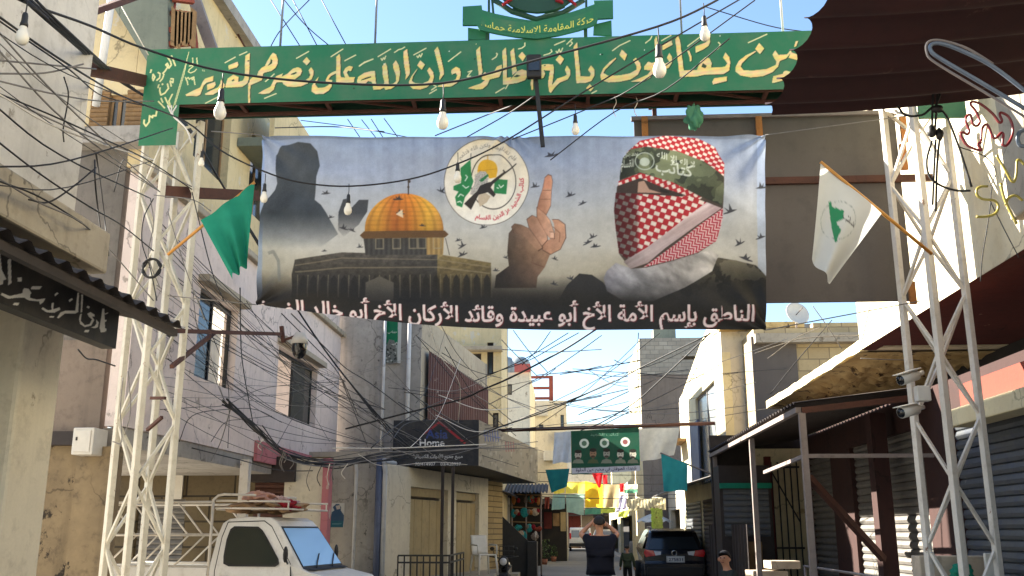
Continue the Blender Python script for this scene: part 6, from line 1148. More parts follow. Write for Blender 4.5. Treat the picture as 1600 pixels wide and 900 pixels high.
def person(label, base, rz, sc, P, shirt, trousers, hair='hair', short_sleeve=True, group=None, facing_detail=True):
    t = thing('person', label, 'person', base, group); t.rotation_euler.z = rz; t.scale = (sc,) * 3
    hip, ch, nk, hd = (Vector(P[k]) for k in ('hip', 'chest', 'neck', 'head')); J = {'hip': (hip, (.145 * P.get('w', 1), .105 * P.get('w', 1))), 'waist': (hip.lerp(ch, .5), (.135 * P.get('w', 1), .10 * P.get('w', 1))), 'chest': (ch, (.165 * P.get('w', 1), .11 * P.get('w', 1))), 'neck0': (ch.lerp(nk, .8), .075), 'neck': (nk, .055), 'jaw': (nk.lerp(hd, .45), .062), 'head': (hd, (.082, .098)), 'crown': (hd + (hd - nk).normalized() * .07, (.068, .08))}
    E = [('hip', 'waist'), ('waist', 'chest'), ('chest', 'neck0'), ('neck0', 'neck'), ('neck', 'jaw'), ('jaw', 'head'), ('head', 'crown')]; SJ, SE = {k: (J[k][0], tuple(r * 1.12 + .02 for r in J[k][1]) if isinstance(J[k][1], tuple) else J[k][1] + .02) for k in ('hip', 'waist', 'chest', 'neck0')}, E[:3] + [('hip', 'hem')]; SJ['hip'] = (hip + (ch - hip) * .3, SJ['hip'][1]); SJ['hem'] = (hip + (ch - hip).normalized() * .02, (.185 * P.get('w', 1) ** .6, .14)); SJ['neck0'] = (ch.lerp(nk, .55), .1); TJ, TE = {'hip': (hip + Vector((0, 0, -.02)), (.17 * P.get('w', 1) ** .5, .13)), 'belt': (hip + Vector((0, 0, .1)), (.16, .12))}, [('hip', 'belt')]; extra = MB(); extra.smooth = True
    for s, n in ((-1, 'l'), (1, 'r')):
        sh, el, ha = (Vector(P[k + n]) for k in ('sh', 'el', 'ha')); hj, kn, ft, to = (Vector(P[k + n]) for k in ('hj', 'kn', 'ft', 'to'))
        for k, v, r in (('sh', sh, .062), ('um', sh.lerp(el, .5), .052), ('el', el, .042), ('fm', el.lerp(ha, .45), .04), ('wr', ha, .026), ('pm', ha + (ha - el).normalized() * .06, (.036, .02)), ('hj', hj, .088), ('tm', hj.lerp(kn, .5), .078), ('kn', kn, .057), ('sm', kn.lerp(ft, .4), .055), ('ft', ft, .038), ('to', to, (.042, .03))): J[k + n] = (v, r)
        E += [('chest', 'sh' + n), ('sh' + n, 'um' + n), ('um' + n, 'el' + n), ('el' + n, 'fm' + n), ('fm' + n, 'wr' + n), ('wr' + n, 'pm' + n), ('hip', 'hj' + n), ('hj' + n, 'tm' + n), ('tm' + n, 'kn' + n), ('kn' + n, 'sm' + n), ('sm' + n, 'ft' + n), ('ft' + n, 'to' + n)]
        ks = ('sh', 'um') if short_sleeve else ('sh', 'um', 'el', 'fm', 'wr')
        for i, k in enumerate(ks): SJ[k + n] = (J[k + n][0], J[k + n][1] + .024); SE = SE + [(('chest' if i == 0 else ks[i - 1] + n), k + n)]
        for i, k in enumerate(('hj', 'tm', 'kn', 'sm', 'ft')): TJ[k + n] = (J[k + n][0], J[k + n][1] + .018); TE = TE + [(('hip' if i == 0 else ('hj', 'tm', 'kn', 'sm', 'ft')[i - 1] + n), k + n)]
        d = (ha - el).normalized(); pm = ha + d * .075; u = Vector(P.get('curl' + n, (0, 1, 0))); w = d.cross(u).normalized(); u = w.cross(d).normalized()
        for q, L in ((-.026, .068), (-.009, .08), (.009, .075), (.026, .058)):
            a = pm + w * q; extra.tube([a - d * .02, a + d * L * .45, a + d * L * .75 + u * L * .3, a + d * L * .8 + u * L * .6], [.0095, .009, .008, .0065], 6)
        th_ = ha + d * .03 - w * s * .025; extra.tube([th_, th_ + d * .03 - w * s * .025 + u * .01, th_ + d * .06 - w * s * .03 + u * .03], [.012, .011, .008], 6)
        m = MB(); m.smooth = True; fd = (to - ft); fd.z = 0; fd = fd.normalized() if fd.length > .01 else Vector((0, 1, 0)); m.blob(ft + fd * .07 - Vector((0, 0, .035)), (.05, .13, .05), 12, 8) if abs(fd.y) > .6 else m.blob(ft + fd * .07 - Vector((0, 0, .035)), (.13, .05, .05), 12, 8); m.build('shoe', 'black', t, base=(0, 0, 0))
    m = skin_mesh(J, E); f = Vector(P.get('face', (0, 1, 0))).normalized(); si = f.cross(Vector((0, 0, 1))).normalized(); u = Vector((0, 0, 1))
    m.smooth = True; m.tube([hd + f * .085 + u * .02, hd + f * .115 - u * .02, hd + f * .09 - u * .03], [.008, .016, .01], 6)
    for s in (-1, 1): m.blob(hd + si * s * .085 - u * .005, (.02, .025, .034), 8, 6)
    m.add(extra.v, extra.f); m.build('body', 'skin', t, base=(0, 0, 0))
    e = MB()
    for s in (-1, 1): e.blob(hd + f * .088 + si * s * .032 + u * .022, .011, 8, 6)
    e.build('eyes', 'lens_black', t, base=(0, 0, 0)); e = MB(); e.tube([hd + f * .09 - si * .022 - u * .05, hd + f * .096 - u * .052, hd + f * .09 + si * .022 - u * .05], .006, 5); e.build('mouth', 'rope_red', t, base=(0, 0, 0))
    skin_mesh(SJ, SE).build('shirt', shirt, t, base=(0, 0, 0)); skin_mesh(TJ, TE).build('trousers', trousers, t, base=(0, 0, 0))
    c = hd + u * .035 - f * .018; h = MB(); h.smooth = True
    h.grid(lambda a, b_: c + Vector((_c(a * 2 * math.pi) * si.x + _s(a * 2 * math.pi) * f.x, _c(a * 2 * math.pi) * si.y + _s(a * 2 * math.pi) * f.y, 0)) * (.098 * _s(b_)) + u * (.098 * _c(b_)) + f * (-.0), 20, 1) if False else None
    def cap(a, b_):
        an = a * 2 * math.pi; lim = lerp(.92, 1.95, (1 - _s(an)) / 2); e_ = b_ * lim; k = 1 + .03 * math.sin(an * 9) * math.sin(e_ * 7); return c + (si * _c(an) * .094 + f * _s(an) * .106) * _s(e_) * k + u * (.1 * _c(e_) * k)
    h.grid(cap, 24, 8); h.build('hair', hair, t, base=(0, 0, 0), solid=.008); return t
stand = dict(hip=(0, 0, .98), chest=(0, 0, 1.32), neck=(0, .01, 1.52), head=(0, .03, 1.65), hjl=(-.09, 0, .92), hjr=(.09, 0, .92), knl=(-.11, .03, .5), knr=(.11, .03, .5), ftl=(-.12, 0, .08), ftr=(.12, 0, .08), tol=(-.14, .14, .04), tor=(.14, .14, .04))
bm_ = aY(938, 882, 16.8)
man = person('person in a navy T-shirt and jeans photographing the street with raised arms, seen from behind', (bm_.x, 16.8, 0), rad(2), 1.05, dict(stand, w=1.28, head=(0, .05, 1.66), shl=(-.20, 0, 1.44), shr=(.20, 0, 1.44), ell=(-.31, .12, 1.50), elr=(.31, .12, 1.50), hal=(-.09, .30, 1.70), har=(.09, .30, 1.70), curll=(.6, -.2, .6), curlr=(-.6, -.2, .6), face=(0, 1, .1)), 'navy', 'jeans')
m = MB(); m.box((-.09, .33, 1.72), (.09, .345, 1.82)); q = m.build('phone', 'black', None, (0, 0, 0)); q.location = (bm_.x, 16.8, 0); q.scale = (1.05,) * 3; tag(q, 'black phone held up by the person in navy', 'phone')
bc = aY(980, 870, 28); k_ = 1.22 / 1.76
person('small child in a green grey jacket walking away beside the parked car', (bc.x, 28, 0), rad(-4), k_, dict(stand, shl=(-.18, 0, 1.43), shr=(.18, 0, 1.43), ell=(-.25, -.02, 1.16), elr=(.25, -.02, 1.16), hal=(-.28, .06, .93), har=(.28, .06, .93)), 'olive', 'trousers', short_sleeve=False)
bp = aY(1143, 864, 16.4)
person('person in a dark shirt sitting under the right canopy facing the street', (bp.x, 16.4, -.02), rad(100), 1.0, dict(hip=(0, 0, .52), chest=(0, .06, .88), neck=(0, .1, 1.08), head=(0, .13, 1.21), shl=(-.19, .06, .99), shr=(.19, .06, .99), ell=(-.25, .16, .74), elr=(.25, .16, .74), hal=(-.16, .4, .66), har=(.16, .4, .66), hjl=(-.1, .04, .5), hjr=(.1, .04, .5), knl=(-.13, .45, .5), knr=(.13, .45, .5), ftl=(-.13, .42, .08), ftr=(.13, .42, .08), tol=(-.14, .56, .04), tor=(.14, .56, .04), face=(-.8, .6, 0)), 'shirtdark', 'trousers')
def plastic_chair(base, rz, label):
    t = thing('plastic_chair', label, 'chair', base); t.rotation_euler.z = rz; z0 = (0, 0, 0); m = MB(); m.box((-.22, -.22, .42), (.22, .22, .45)); m.build('seat', 'plastic_white', t, z0, bevel=.015)
    m = MB(); m.grid(lambda u, v: (lerp(-.2, .2, u), -.21 - .1 * v - .02 * math.sin(u * math.pi), .45 + .42 * v), 8, 6); m.build('backrest', 'plastic_white', t, z0, solid=.02)
    for sx in (-1, 1):
        for sy in (-1, 1): m = MB(); m.tube([(sx * .2, sy * .2, .43), (sx * .24, sy * .25, 0)], [.025, .018], 6); m.build('leg', 'plastic_white', t, z0)
        m = MB(); m.tube([(sx * .23, .2, .45), (sx * .24, .17, .65), (sx * .24, -.2, .66)], .018, 6); m.build('armrest', 'plastic_white', t, z0)
    return t
plastic_chair((bp.x, 16.4, -.0), rad(100), 'white plastic chair under the seated person in the dark shirt')
pc = aY(756, 886, 22.8); plastic_chair((pc.x, 22.8, .66), rad(-150), 'white plastic chair in front of the tan metal doors')
# ================================================================== STREET FURNITURE AND CLUTTER
# dark iron railing before the tan doors
p0, p1, p2 = aZ(627, 975, .05), aY(700, 868, 16.5), None
yr = 17.6; a, c = aY(622, 868, yr), aY(702, 866, yr); fe = thing('iron_fence', 'low black iron fence in front of the tan metal doors', 'fence', (a.x, yr, 0))
m = MB()
for i in range(9): x = lerp(a.x, c.x, i / 8); m.box((x - .012, yr - .012, 0), (x + .012, yr + .012, a.z))
for i in range(5): y = lerp(yr, yr + 2.4, i / 4); m.box((c.x - .012, y - .012, 0), (c.x + .012, y + .012, a.z))
m.build('bar', 'black', fe); m = MB()
for z in (a.z, a.z - .12, .3): m.beam((a.x, yr, z), (c.x, yr, z), .03); m.beam((c.x, yr, z), (c.x, yr + 2.4, z), .03)
m.build('rail', 'black', fe)
p = aY(692, 740, 19.0); t = thing('sign_support', 'dark steel posts holding up the shop sign box', 'posts', (p.x, 19, 0))
for x in (692, 708): p = aY(x, 740, 20.2); m = MB(); m.box((p.x - .03, 20.17, 0), (p.x + .03, 20.23, 2.95)); m.build('post', 'dark', t)
# stone steps left
p0, p1 = aY(793, 888, 31.5), aY(826, 885, 30.2); t = thing('stone_steps', 'pale stone steps rising along the left shop front', 'steps', (p1.x, 31, 0)); xw = aY(826, 880, 30.5).x
for k in range(6): m = MB(); m.box((xw - 1.35, 29.4 + .0, .0 + .2 * k), (xw - .26 * k, 30.6, .2 + .2 * k)); m.build('step', 'concrete_lt', t, bevel=.01)
m = MB(); m.box((xw - .05, 30.65, 0), (xw + .25, 31.5, 1.3)); solo(m, 'cabinet', 'black', 'dark cabinet standing beside the stone steps', 'cabinet', bevel=.01)
# dark sloping wall, stall frame and hanging goods at the left
q = [aY(x, y, 30.9) for x, y in ((784, 806), (828, 848), (828, 905), (784, 905))]; m = MB(); m.prism(q, (0, .15, 0)); solo(m, 'stair_wall', 'black', 'black sloping wall panel above the stone steps', 'wall')
st = thing('stall_rack', 'cluttered dark stall frame with shelves at the left beyond the steps', 'stall', aY(825, 880, 33.5)); Ys = 33.5
m = MB(); a, c = aY(797, 842, Ys + 1), aY(846, 768, Ys + 1); m.box((a.x, Ys + 1, a.z - .9), (c.x, Ys + 1.1, c.z)); m.build('back_sheet', 'interior_shade', st)
for x in (800, 822, 845): m = MB(); p = aY(x, 768, Ys); m.tube([(p.x, Ys, 0), (p.x, Ys, p.z)], .03); m.build('post', 'steel_grey', st)
for y in (772, 792, 815): m = MB(); m.beam(aY(798, y, Ys), aY(847, y + 2, Ys), .04); m.build('shelf', 'wood_dark', st)
m = MB(); a, c = aY(788, 770, Ys - .6), aY(856, 774, Ys - .6); corrugated(m, (a.x, Ys - .9, a.z), (1, 0, 0), (0, 1, .2), c.x - a.x, 1.8, 12, .03); m.build('awning', 'corr_dark', st)
gc = [('blanket_red', 'red'), ('plastic_white', 'white'), ('wood', 'brown'), ('flag_teal', 'teal'), ('cardboard', 'pale'), ('orange', 'orange'), ('steel_grey', 'grey')]
for i in range(34):
    x = random.uniform(800, 845); y = random.choice((778, 798, 822, 834)) + random.uniform(0, 5); mt, nm = random.choice(gc); m = lump(aY(x, y, Ys - .05), (random.uniform(.05, .13), .06, random.uniform(.06, .16)), 40 + i, .3); solo(m, 'goods_bag', mt, nm + ' packet on the cluttered stall frame at the left', 'packet', 'packets on the left stall')
p, q = aY(855, 752, 35), aY(862, 790, 35); flag_mesh([aY(x, y, 35) for x, y in ((851, 777), (859, 777), (858, 795), (851, 795))], 8, 6, .03); m = flag_mesh([aY(x, y, 35) for x, y in ((851, 777), (859, 777), (858, 795), (851, 795))], 8, 6, .03); solo(m, 'hanging_cloth', 'orange', 'small orange cloth hanging at the left stall corner', 'cloth')
# potted plants
def plant(base, h, n, label, leaf='leaf', pot=.16):
    t = thing('potted_plant', label, 'plant', base); m = MB(); m.lathe([(.01, 0), (pot * .75, 0), (pot, pot * 1.6), (pot * .88, pot * 1.6), (pot * .85, pot * 1.4), (.01, pot * 1.4)], base, 14); m.build('pot', 'terracotta', t); m = MB(); b = Vector(base)
    for i in range(n):
        a = random.random() * 6.28; r = random.uniform(.02, h * .38); z = pot * 1.5 + random.uniform(.05, h); c = b + Vector((r * _c(a), r * _s(a), z)); d = Vector((random.uniform(-1, 1), random.uniform(-1, 1), random.uniform(-.3, 1))).normalized(); e = d.cross(Vector((random.random(), random.random(), .3))).normalized(); l = random.uniform(.06, .12); m.add([c, c + d * l * .5 + e * l * .3, c + d * l, c + d * l * .5 - e * l * .3], [(0, 1, 2, 3)])
    m.build('leaves', leaf, t); return t
q = aZ(851, 882, 0); plant((q.x, q.y, 0), .95, 160, 'bushy potted plant in a clay pot beside the left steps'); q = aZ(862, 878, 0); plant((q.x + .1, q.y + .6, 0), .6, 90, 'smaller potted plant right of the bushy one')
q = aZ(868, 862, 0); m = MB(); m.box((q.x - 1.0, q.y, 0), (q.x + .5, q.y + .8, 1.05)); solo(m, 'goods_bin', 'dark', 'dark covered goods bin at the left kerb before the white van', 'bin', bevel=.03)
m = MB(); q = aZ(992, 868, 0); m.lathe([(.01, .95), (.3, .92), (.36, .8), (.36, .05), (.33, 0), (.01, 0)], (q.x, q.y, 0), 16); solo(m, 'barrel', 'concrete', 'grey drum beyond the child and the dark car', 'barrel')
# umbrella
yu = 44; p = aY(1021, 802, yu); t = thing('parasol', 'pale striped market parasol beyond the dark car', 'parasol', (p.x, yu, 0)); zt_ = p.z; R_ = abs(aY(1048, 815, yu).x - aY(994, 815, yu).x) / 2; zr_ = aY(1021, 815, yu).z
m = MB(); m.grid(lambda u, v: Vector((p.x + R_ * v * _c(u * 6.283), yu + R_ * v * _s(u * 6.283), lerp(zt_, zr_, v ** 1.3) + .04 * math.cos(u * 8 * 6.283) * v)), 64, 8); cvn = m.build('canopy', 'flag_white', t); m = MB(); m.tube([(p.x, yu, 0), (p.x, yu, zt_)], .03); m.build('pole', 'steel_grey', t)
p = aY(1027, 832, 38); q = aY(1027, 790, 38); m = MB()
for i in range(180):
    z = random.uniform(p.z, q.z); a = random.random() * 6.28; c = Vector((p.x + .16 * _c(a), 38 + .16 * _s(a), z)); m.add([c, c + Vector((.08, .02, -.1)), c + Vector((.0, .05, -.16)), c + Vector((-.07, 0, -.08))], [(0, 1, 2, 3)])
t = thing('vine_post', 'thin post wrapped in pale green leaves behind the dark car', 'post', (p.x, 38, 0)); m.build('leaves', 'leaf_pale', t); m = MB(); m.tube([(p.x, 38, 0), (p.x, 38, q.z)], .05); m.build('pole', 'wood_dark', t)
# boxes on a table under the right canopy
q = aY(1190, 880, 17.2); t = thing('stall_table', 'low grey stall table piled with pale trays under the canopy', 'table', (q.x, 17.3, .13)); m = MB(); m.box((q.x - .55, 17.0, .62), (q.x + .75, 17.9, .68)); m.build('table_top', 'steel_grey', t)
for sx in (-.5, .7):
    for sy in (17.05, 17.85): m = MB(); m.box((q.x + sx - .03, sy - .03, .13), (q.x + sx + .03, sy + .03, .62)); m.build('leg', 'steel_grey', t)
for i, (dx, dz, w, l) in enumerate(((-.5, 0, .5, 'pale cardboard tray at the left end of the stall table'), (-.2, .16, .6, 'pale cardboard tray stacked in the middle of the stall table'), (.1, .0, .55, 'pale cardboard tray at the right end of the stall table'), (.12, .32, .5, 'topmost pale cardboard tray on the stall table'))):
    m = MB(); m.box((q.x + dx, 17.1, .69 + dz), (q.x + dx + w, 17.6, .69 + dz + .13), rz=rad(random.uniform(-6, 6))); solo(m, 'tray', 'cardboard', l, 'tray', 'trays on the stall table', bevel=.008)
# sacks and rubbish at the foot of the right tower
q = aY(1392, 892, 9.6); solo(lump((q.x, 10.1, .33 + .55), (.22, .22, .16), 11, .5), 'plastic_sack', 'plastic_bag', 'crumpled pale plastic sack on the ledge left of the right tower', 'sack')
m = MB(); m.box((2.9, 9.7, .0), (3.3, 11.2, .72)); solo(m, 'stall_counter', 'steel_grey', 'low grey counter in front of the right shutters', 'counter', bevel=.015)
q = aY(1545, 880, 10.3); m = MB(); m.box((q.x - .07, 10.2, .0), (q.x + .08, 10.25, q.z + .1)); solo(m, 'board_offcut', 'plastic_white', 'small white board leaning by the right tower foot', 'board', bevel=.01)
q = aY(1485, 892, 10.5); m = MB(); m.box((q.x - .35, 10.35, .0), (q.x + .35, 10.6, q.z + .15)); solo(m, 'carton', 'cardboard', 'pale carton behind the right tower legs', 'carton', bevel=.01)
q = aY(1515, 895, 9.9); solo(lump((q.x, 10.1, q.z - .02), (.1, .1, .1), 17, .4), 'plastic_bag', 'flag_green', 'green plastic bag at the right tower foot', 'bag')
# posters
cv = Canvas(500, 780, 550, 830, 6, (190, 188, 182)); Q = lambda *P: [(400 + x / 4, 675 + y / 4) for x, y in P]
cv.poly(Q((468, 530), (475, 500), (490, 490), (480, 470), (500, 450), (520, 450), (532, 470), (530, 490), (550, 520), (545, 595), (465, 595))).paint((40, 70, 100)); cv.poly(Q((497, 460), (525, 458), (528, 480), (505, 485))).paint((176, 166, 156)); cv.poly(Q((465, 555), (545, 553), (545, 596), (465, 596))).paint((30, 84, 100)); cv.line(Q((475, 575), (535, 573)), 1.2).paint((90, 130, 140))
ps = cv.sheet('poster', lambda u, v: (lerp(aY(516, 800, 19.59).x, aY(538, 800, 19.59).x, u), 19.59 + 0 * u, lerp(aY(516, 824, 19.59).z, aY(516, 786, 19.59).z, v)), 40, 60, 'printpaper'); tag(ps, 'torn blue and white portrait poster pasted on the stained grey wall', 'poster')
yq = 22.07; cv = Canvas(595, 500, 640, 580, 5, (170, 178, 172)); cv.poly([(601, 500), (622, 500), (622, 535), (601, 540)]).paint((24, 120, 84)); cv.poly([(602, 545), (608, 530), (616, 532), (620, 545), (621, 568), (602, 568)]).paint((120, 124, 120))
for i in range(60): x, y = random.uniform(602, 620), random.uniform(535, 568); cv.disc((x, y), random.uniform(.6, 1.6)).paint(random.choice(((40, 44, 42), (210, 214, 208), (80, 86, 82))), .8)
cv.text('حماس', 606, 620, 520, bold=.01).paint((220, 224, 216)); cv.poly([(622, 500), (628, 500), (626, 568), (621, 568)]).paint((206, 208, 206))
ps = cv.sheet('hanging_poster', lambda u, v: (lerp(aY(601, 540, yq).x, aY(627, 540, yq).x, u), yq - .03 - .04 * np.sin(u * 3), lerp(aY(601, 568, yq).z, aY(601, 490, yq).z, v)), 40, 90, 'printcloth'); tag(ps, 'narrow green and grey poster hanging on the bare concrete building', 'poster')
# far green banner on a pipe across the street
yg = 27.0; p0, p1 = aY(893, 742, yg), aY(998, 668, yg); q0, q1 = aY(768, 673, yg), aY(1160, 660, yg)
m = MB(); m.tube([q0, (q1.x, yg, q1.z)], .05, 8); solo(m, 'cross_pipe', 'rust', 'brown pipe spanning the street above the far green banner', 'pipe')
cv = Canvas(885, 655, 1005, 750, 6, (34, 84, 66)); G = lambda x, y: (850 + x / 9, 660 + y / 9)
cv.poly([G(380, 110), G(1000, 200), G(1350, 100), G(1350, 620), G(380, 640)]).paint((30, 76, 60), .6); cv.text('كتائب الشهيد', G(650, 0)[0], G(1050, 0)[0], G(0, 185)[1], h=6, bold=.0).paint((150, 176, 160), .8)
for x, y in ((565, 295), (850, 290), (1142, 275)): cv.disc(G(x, y), 7.4).paint((210, 222, 212)); cv.disc(G(x, y), 4).paint((90, 120, 100) if x < 1100 else (150, 90, 90))
for x, y, c in ((480, 460, (170, 164, 154)), (690, 440, (150, 120, 96)), (880, 440, (150, 150, 140)), (1075, 450, (196, 196, 184)), (1250, 450, (190, 186, 172))):
    cv.poly([G(x - 80, 575), G(x - 60, 530), G(x, 510), G(x + 60, 530), G(x + 80, 575)]).paint((126, 132, 118) if x != 690 else (80, 90, 66)); cv.disc(G(x, y), 5.2, 7.2).paint(c); cv.disc(G(x, y - 50), 5.6, 3).paint((46, 44, 40)); cv.disc(G(x - 18, y - 5), .8).disc(G(x + 18, y - 5), .8).paint((40, 36, 34)); cv.disc(G(x, y + 42), 3.6, 2).paint((56, 48, 44), .8)
cv.poly([G(390, 645), G(1350, 605), G(1350, 690), G(395, 720)]).paint((186, 190, 206)); cv.text('شهداء الطوفان في مخيم عين الحلوة', G(450, 0)[0], G(1300, 0)[0], G(0, 690)[1], h=7, slope=-.035, bold=.015).paint((34, 36, 70))
zr1 = aY(998, 737, yg).z
bf = cv.sheet('street_banner', lambda u, v: (lerp(p0.x, p1.x, u), yg - .06 + .04 * np.sin(u * 6) * (1 - v), lerp(p0.z, aY(893, 674, yg).z, v) + .1 * u), 150, 110, 'printcloth'); tag(bf, 'far dark green banner with five portraits above a white lettered strip', 'banner')
def hang(name, lab, cat, quad, Y, mat, grp=None, fold=.06, k=8, print_=None):
    m = flag_mesh([aY(x, y, Y) for x, y in quad], 18, 16, fold, k, random.random() * 5); return solo(m, name, mat, lab, cat, grp)
C_ = lambda n, r, g, b: M.setdefault(n, cloth(n, S(r, g, b), .55))
C_('grey sheet cloth', 206, 214, 226); C_('beige sheet cloth', 220, 216, 204); C_('yellow flag cloth', 255, 226, 96); C_('amber flag cloth', 255, 200, 56); C_('red flag cloth', 206, 44, 50); C_('sage cloth', 156, 184, 168); C_('brown print cloth', 186, 166, 124); C_('lime cloth', 214, 224, 96); C_('lilac cloth', 204, 198, 222); C_('dull green cloth', 98, 156, 128); C_('white bunting', 226, 222, 204); C_('deep teal cloth', 34, 104, 108)
hang('cloth_sheet', 'pale grey sheet hanging left of the far green banner', 'cloth', ((866, 676), (892, 674), (893, 722), (864, 724)), 27.2, 'grey sheet cloth', fold=.08)
hang('cloth_sheet', 'large pale sheet hanging right of the far green banner', 'cloth', ((998, 670), (1062, 668), (1052, 712), (1000, 722)), 28.5, 'beige sheet cloth', fold=.1)
t = thing('hand_flag', 'teal flag on a slanting pole under the right canopy edge', 'flag', aY(1112, 745, 22)); m = MB(); m.tube([aY(1032, 708, 22), aY(1122, 745, 22.4)], .02, 6); m.build('pole', 'steel_grey', t); flag_mesh([aY(x, y, 22) for x, y in ((1033, 709), (1074, 725), (1075, 766), (1036, 768))], 18, 16, .05).build('flag_cloth', 'flag_teal', t)
Yf = 36
for n, lab, quad, Y, mt in (('dark teal flag below the grey sheet', 0, ((852, 734), (890, 732), (886, 760), (862, 770)), 33, 'deep teal cloth'), ('left yellow flag in the row over the street', 0, ((861, 754), (882, 752), (882, 770), (866, 772)), 36, 'yellow flag cloth'), ('wide yellow flag with a dark mark in the row over the street', 0, ((883, 753), (914, 753), (914, 771), (884, 771)), 36.3, 'yellow flag cloth'), ('tall amber banner in the middle of the flag row', 0, ((914, 752), (942, 757), (942, 793), (914, 793)), 36.1, 'amber flag cloth'), ('brown printed banner right of the amber banner', 0, ((943, 757), (968, 757), (967, 793), (943, 793)), 36.4, 'brown print cloth'), ('red pennant hanging to a point above the amber banner', 0, ((925, 740), (942, 738), (938, 762), (935, 762)), 35, 'red flag cloth'), ('small red flag beside the red pennant', 0, ((942, 742), (949, 742), (949, 756), (943, 756)), 35.4, 'red flag cloth'), ('sage green banner left of the amber banner', 0, ((884, 772), (913, 772), (912, 805), (886, 800)), 38, 'sage cloth'), ('faded blue green flag at the left of the flag row', 0, ((864, 772), (883, 772), (882, 795), (862, 797)), 38.5, 'sage cloth'), ('dull green banner under the amber banner', 0, ((914, 794), (939, 793), (939, 803), (914, 804)), 40, 'dull green cloth'), ('lime green banner under the brown one', 0, ((939, 793), (962, 793), (961, 801), (939, 802)), 40.5, 'lime cloth'), ('lilac cloth at the right of the flag row', 0, ((968, 774), (980, 772), (978, 795), (962, 802)), 40.2, 'lilac cloth'), ('lime pennant low at the right of the flag row', 0, ((966, 800), (984, 796), (980, 808), (966, 808)), 42, 'lime cloth')):
    hang('street_flag', n, 'flag', quad, Y, mt, 'flags and banners strung over the street', .05)
t = thing('street_flag', 'striped red white green flag in the flag row', 'flag', aY(985, 770, 35), 'flags and banners strung over the street')
for mt, q in (('red flag cloth', ((968, 756), (975, 755), (975, 769), (968, 769))), ('white bunting', ((975, 758), (996, 756), (996, 764), (975, 765))), ('dull green cloth', ((975, 765), (996, 764), (996, 770), (975, 771)))): flag_mesh([aY(x, y, 35) for x, y in q], 8, 6, .02).build('stripe', mt, t)
for i in range(12):
    x = 982 + i * 5.0; m = MB(); p = aY(x, 778 + random.uniform(-2, 2), 34.5); w = .07; h = random.uniform(.28, .45); m.grid(lambda u, v: (p.x + lerp(-w, w, u), 34.5 + .03 * math.sin(v * 4 + i) + .02 * u, p.z - h * v), 2, 5); solo(m, 'bunting_strip', 'white bunting', 'thin white strip in the row of bunting beyond the dark car', 'bunting', 'white bunting strips', solid=.004)
# overhead strings that carry the flags
for y0, y1, Y in ((752, 756, 36.0), (772, 772, 38), (738, 742, 35), (776, 778, 34.5), (793, 792, 40)):
    p, q = aY(840, y0, Y), aY(1090, y1, Y); m = MB(); m.tube(smooth_path([p, (p + q) / 2 - Vector((0, 0, .05)), q], 6), .012, 5); solo(m, 'flag_string', 'wire', 'thin string across the street carrying flags', 'string', 'strings carrying the flags')
# ================================================================== RUSTY BRACKETS, FRAMES, CAMERAS, BULBS
def beam_px(a, c, Y0, Y1, w, mat, lab, h=None):
    m = MB(); m.beam(aY(*a, Y0), aY(*c, Y1), w, h or w); return solo(m, 'steel_beam', mat, lab, 'beam')
beam_px((62, 48), (215, -6), 7.2, 9.0, .06, 'rust', 'rusty brown beam rising to the top edge above the left plaster wall')
beam_px((66, 92), (232, 128), 7.1, 9.6, .10, 'rust', 'thick rusty beam running from the left wall to the green sign', .12)
beam_px((250, 299), (402, 306), 9.5, 11, .07, 'rust', 'rusty beam behind the cream tower at banner height', .12)
beam_px((272, 517), (440, 522), 9.6, 12.4, .045, 'rust', 'thin rusty arm from the cream tower to the dome camera')
beam_px((268, 573), (336, 519), 9.5, 10.8, .04, 'rust', 'rusty brace under the thin rusty arm')
beam_px((236, 622), (258, 622), 9.4, 9.3, .03, 'rust', 'short rusty stub on the cream tower, upper one'); beam_px((230, 672), (253, 652), 9.4, 9.2, .03, 'rust', 'short rusty stub on the cream tower, lower one')
m = MB(); p, q = aY(172, 15, 9.7), aY(150, 165, 9.7); m.tube([p + Vector((0, 0, .6)), p, q], .045, 8); solo(m, 'drain_pipe', 'pipe_white', 'white plastic pipe down the yellow end wall at the upper left', 'pipe')
fr = thing('roof_trestle', 'rusty steel frame with broken tarps above the left end of the green sign', 'frame', aY(290, 80, 11))
m = MB()
for a, c in (((258, 92), (272, -5)), ((306, 92), (300, 30)), ((262, 70), (308, 66)), ((268, 20), (300, 24)), ((270, -2), (302, 2)), ((262, 48), (304, 44))): m.beam(aY(*a, 11), aY(*c, 11.2), .07, .07)
m.build('frame_bar', 'rustred', fr)
m = MB()
for k in range(6): x0 = 268 + k * 6; a, c = aY(x0, random.uniform(8, 20), 10.96), aY(x0 + 7, random.uniform(60, 88), 10.96); m.prism([a, aY(x0 + 9, 18, 10.96), c, aY(x0 - 2, 70, 10.96)], (0, .02, 0))
m.build('torn_tarp', 'wood_dark', fr)
q = [aY(x, y, 11.4) for x, y in ((286, -20), (306, -20), (342, 86), (326, 90))]; m = MB(); m.prism(q, (0, .12, 0)); solo(m, 'roof_sheet', 'steel_grey', 'grey sloping sheet roof edge above the left end of the green sign', 'roof sheet')
m = MB()
for a, c in (((308, 26), (357, 26)), ((355, 26), (352, 80)), ((357, 26), (385, 78)), ((315, 30), (352, 62)), ((352, 62), (370, 58))): m.tube([aY(*a, 14), aY(*c, 14)], .016 if a[1] < 28 else .006, 5)
solo(m, 'antenna_frame', 'rust', 'thin rusty aerial frame against the sky left of the crest', 'frame')
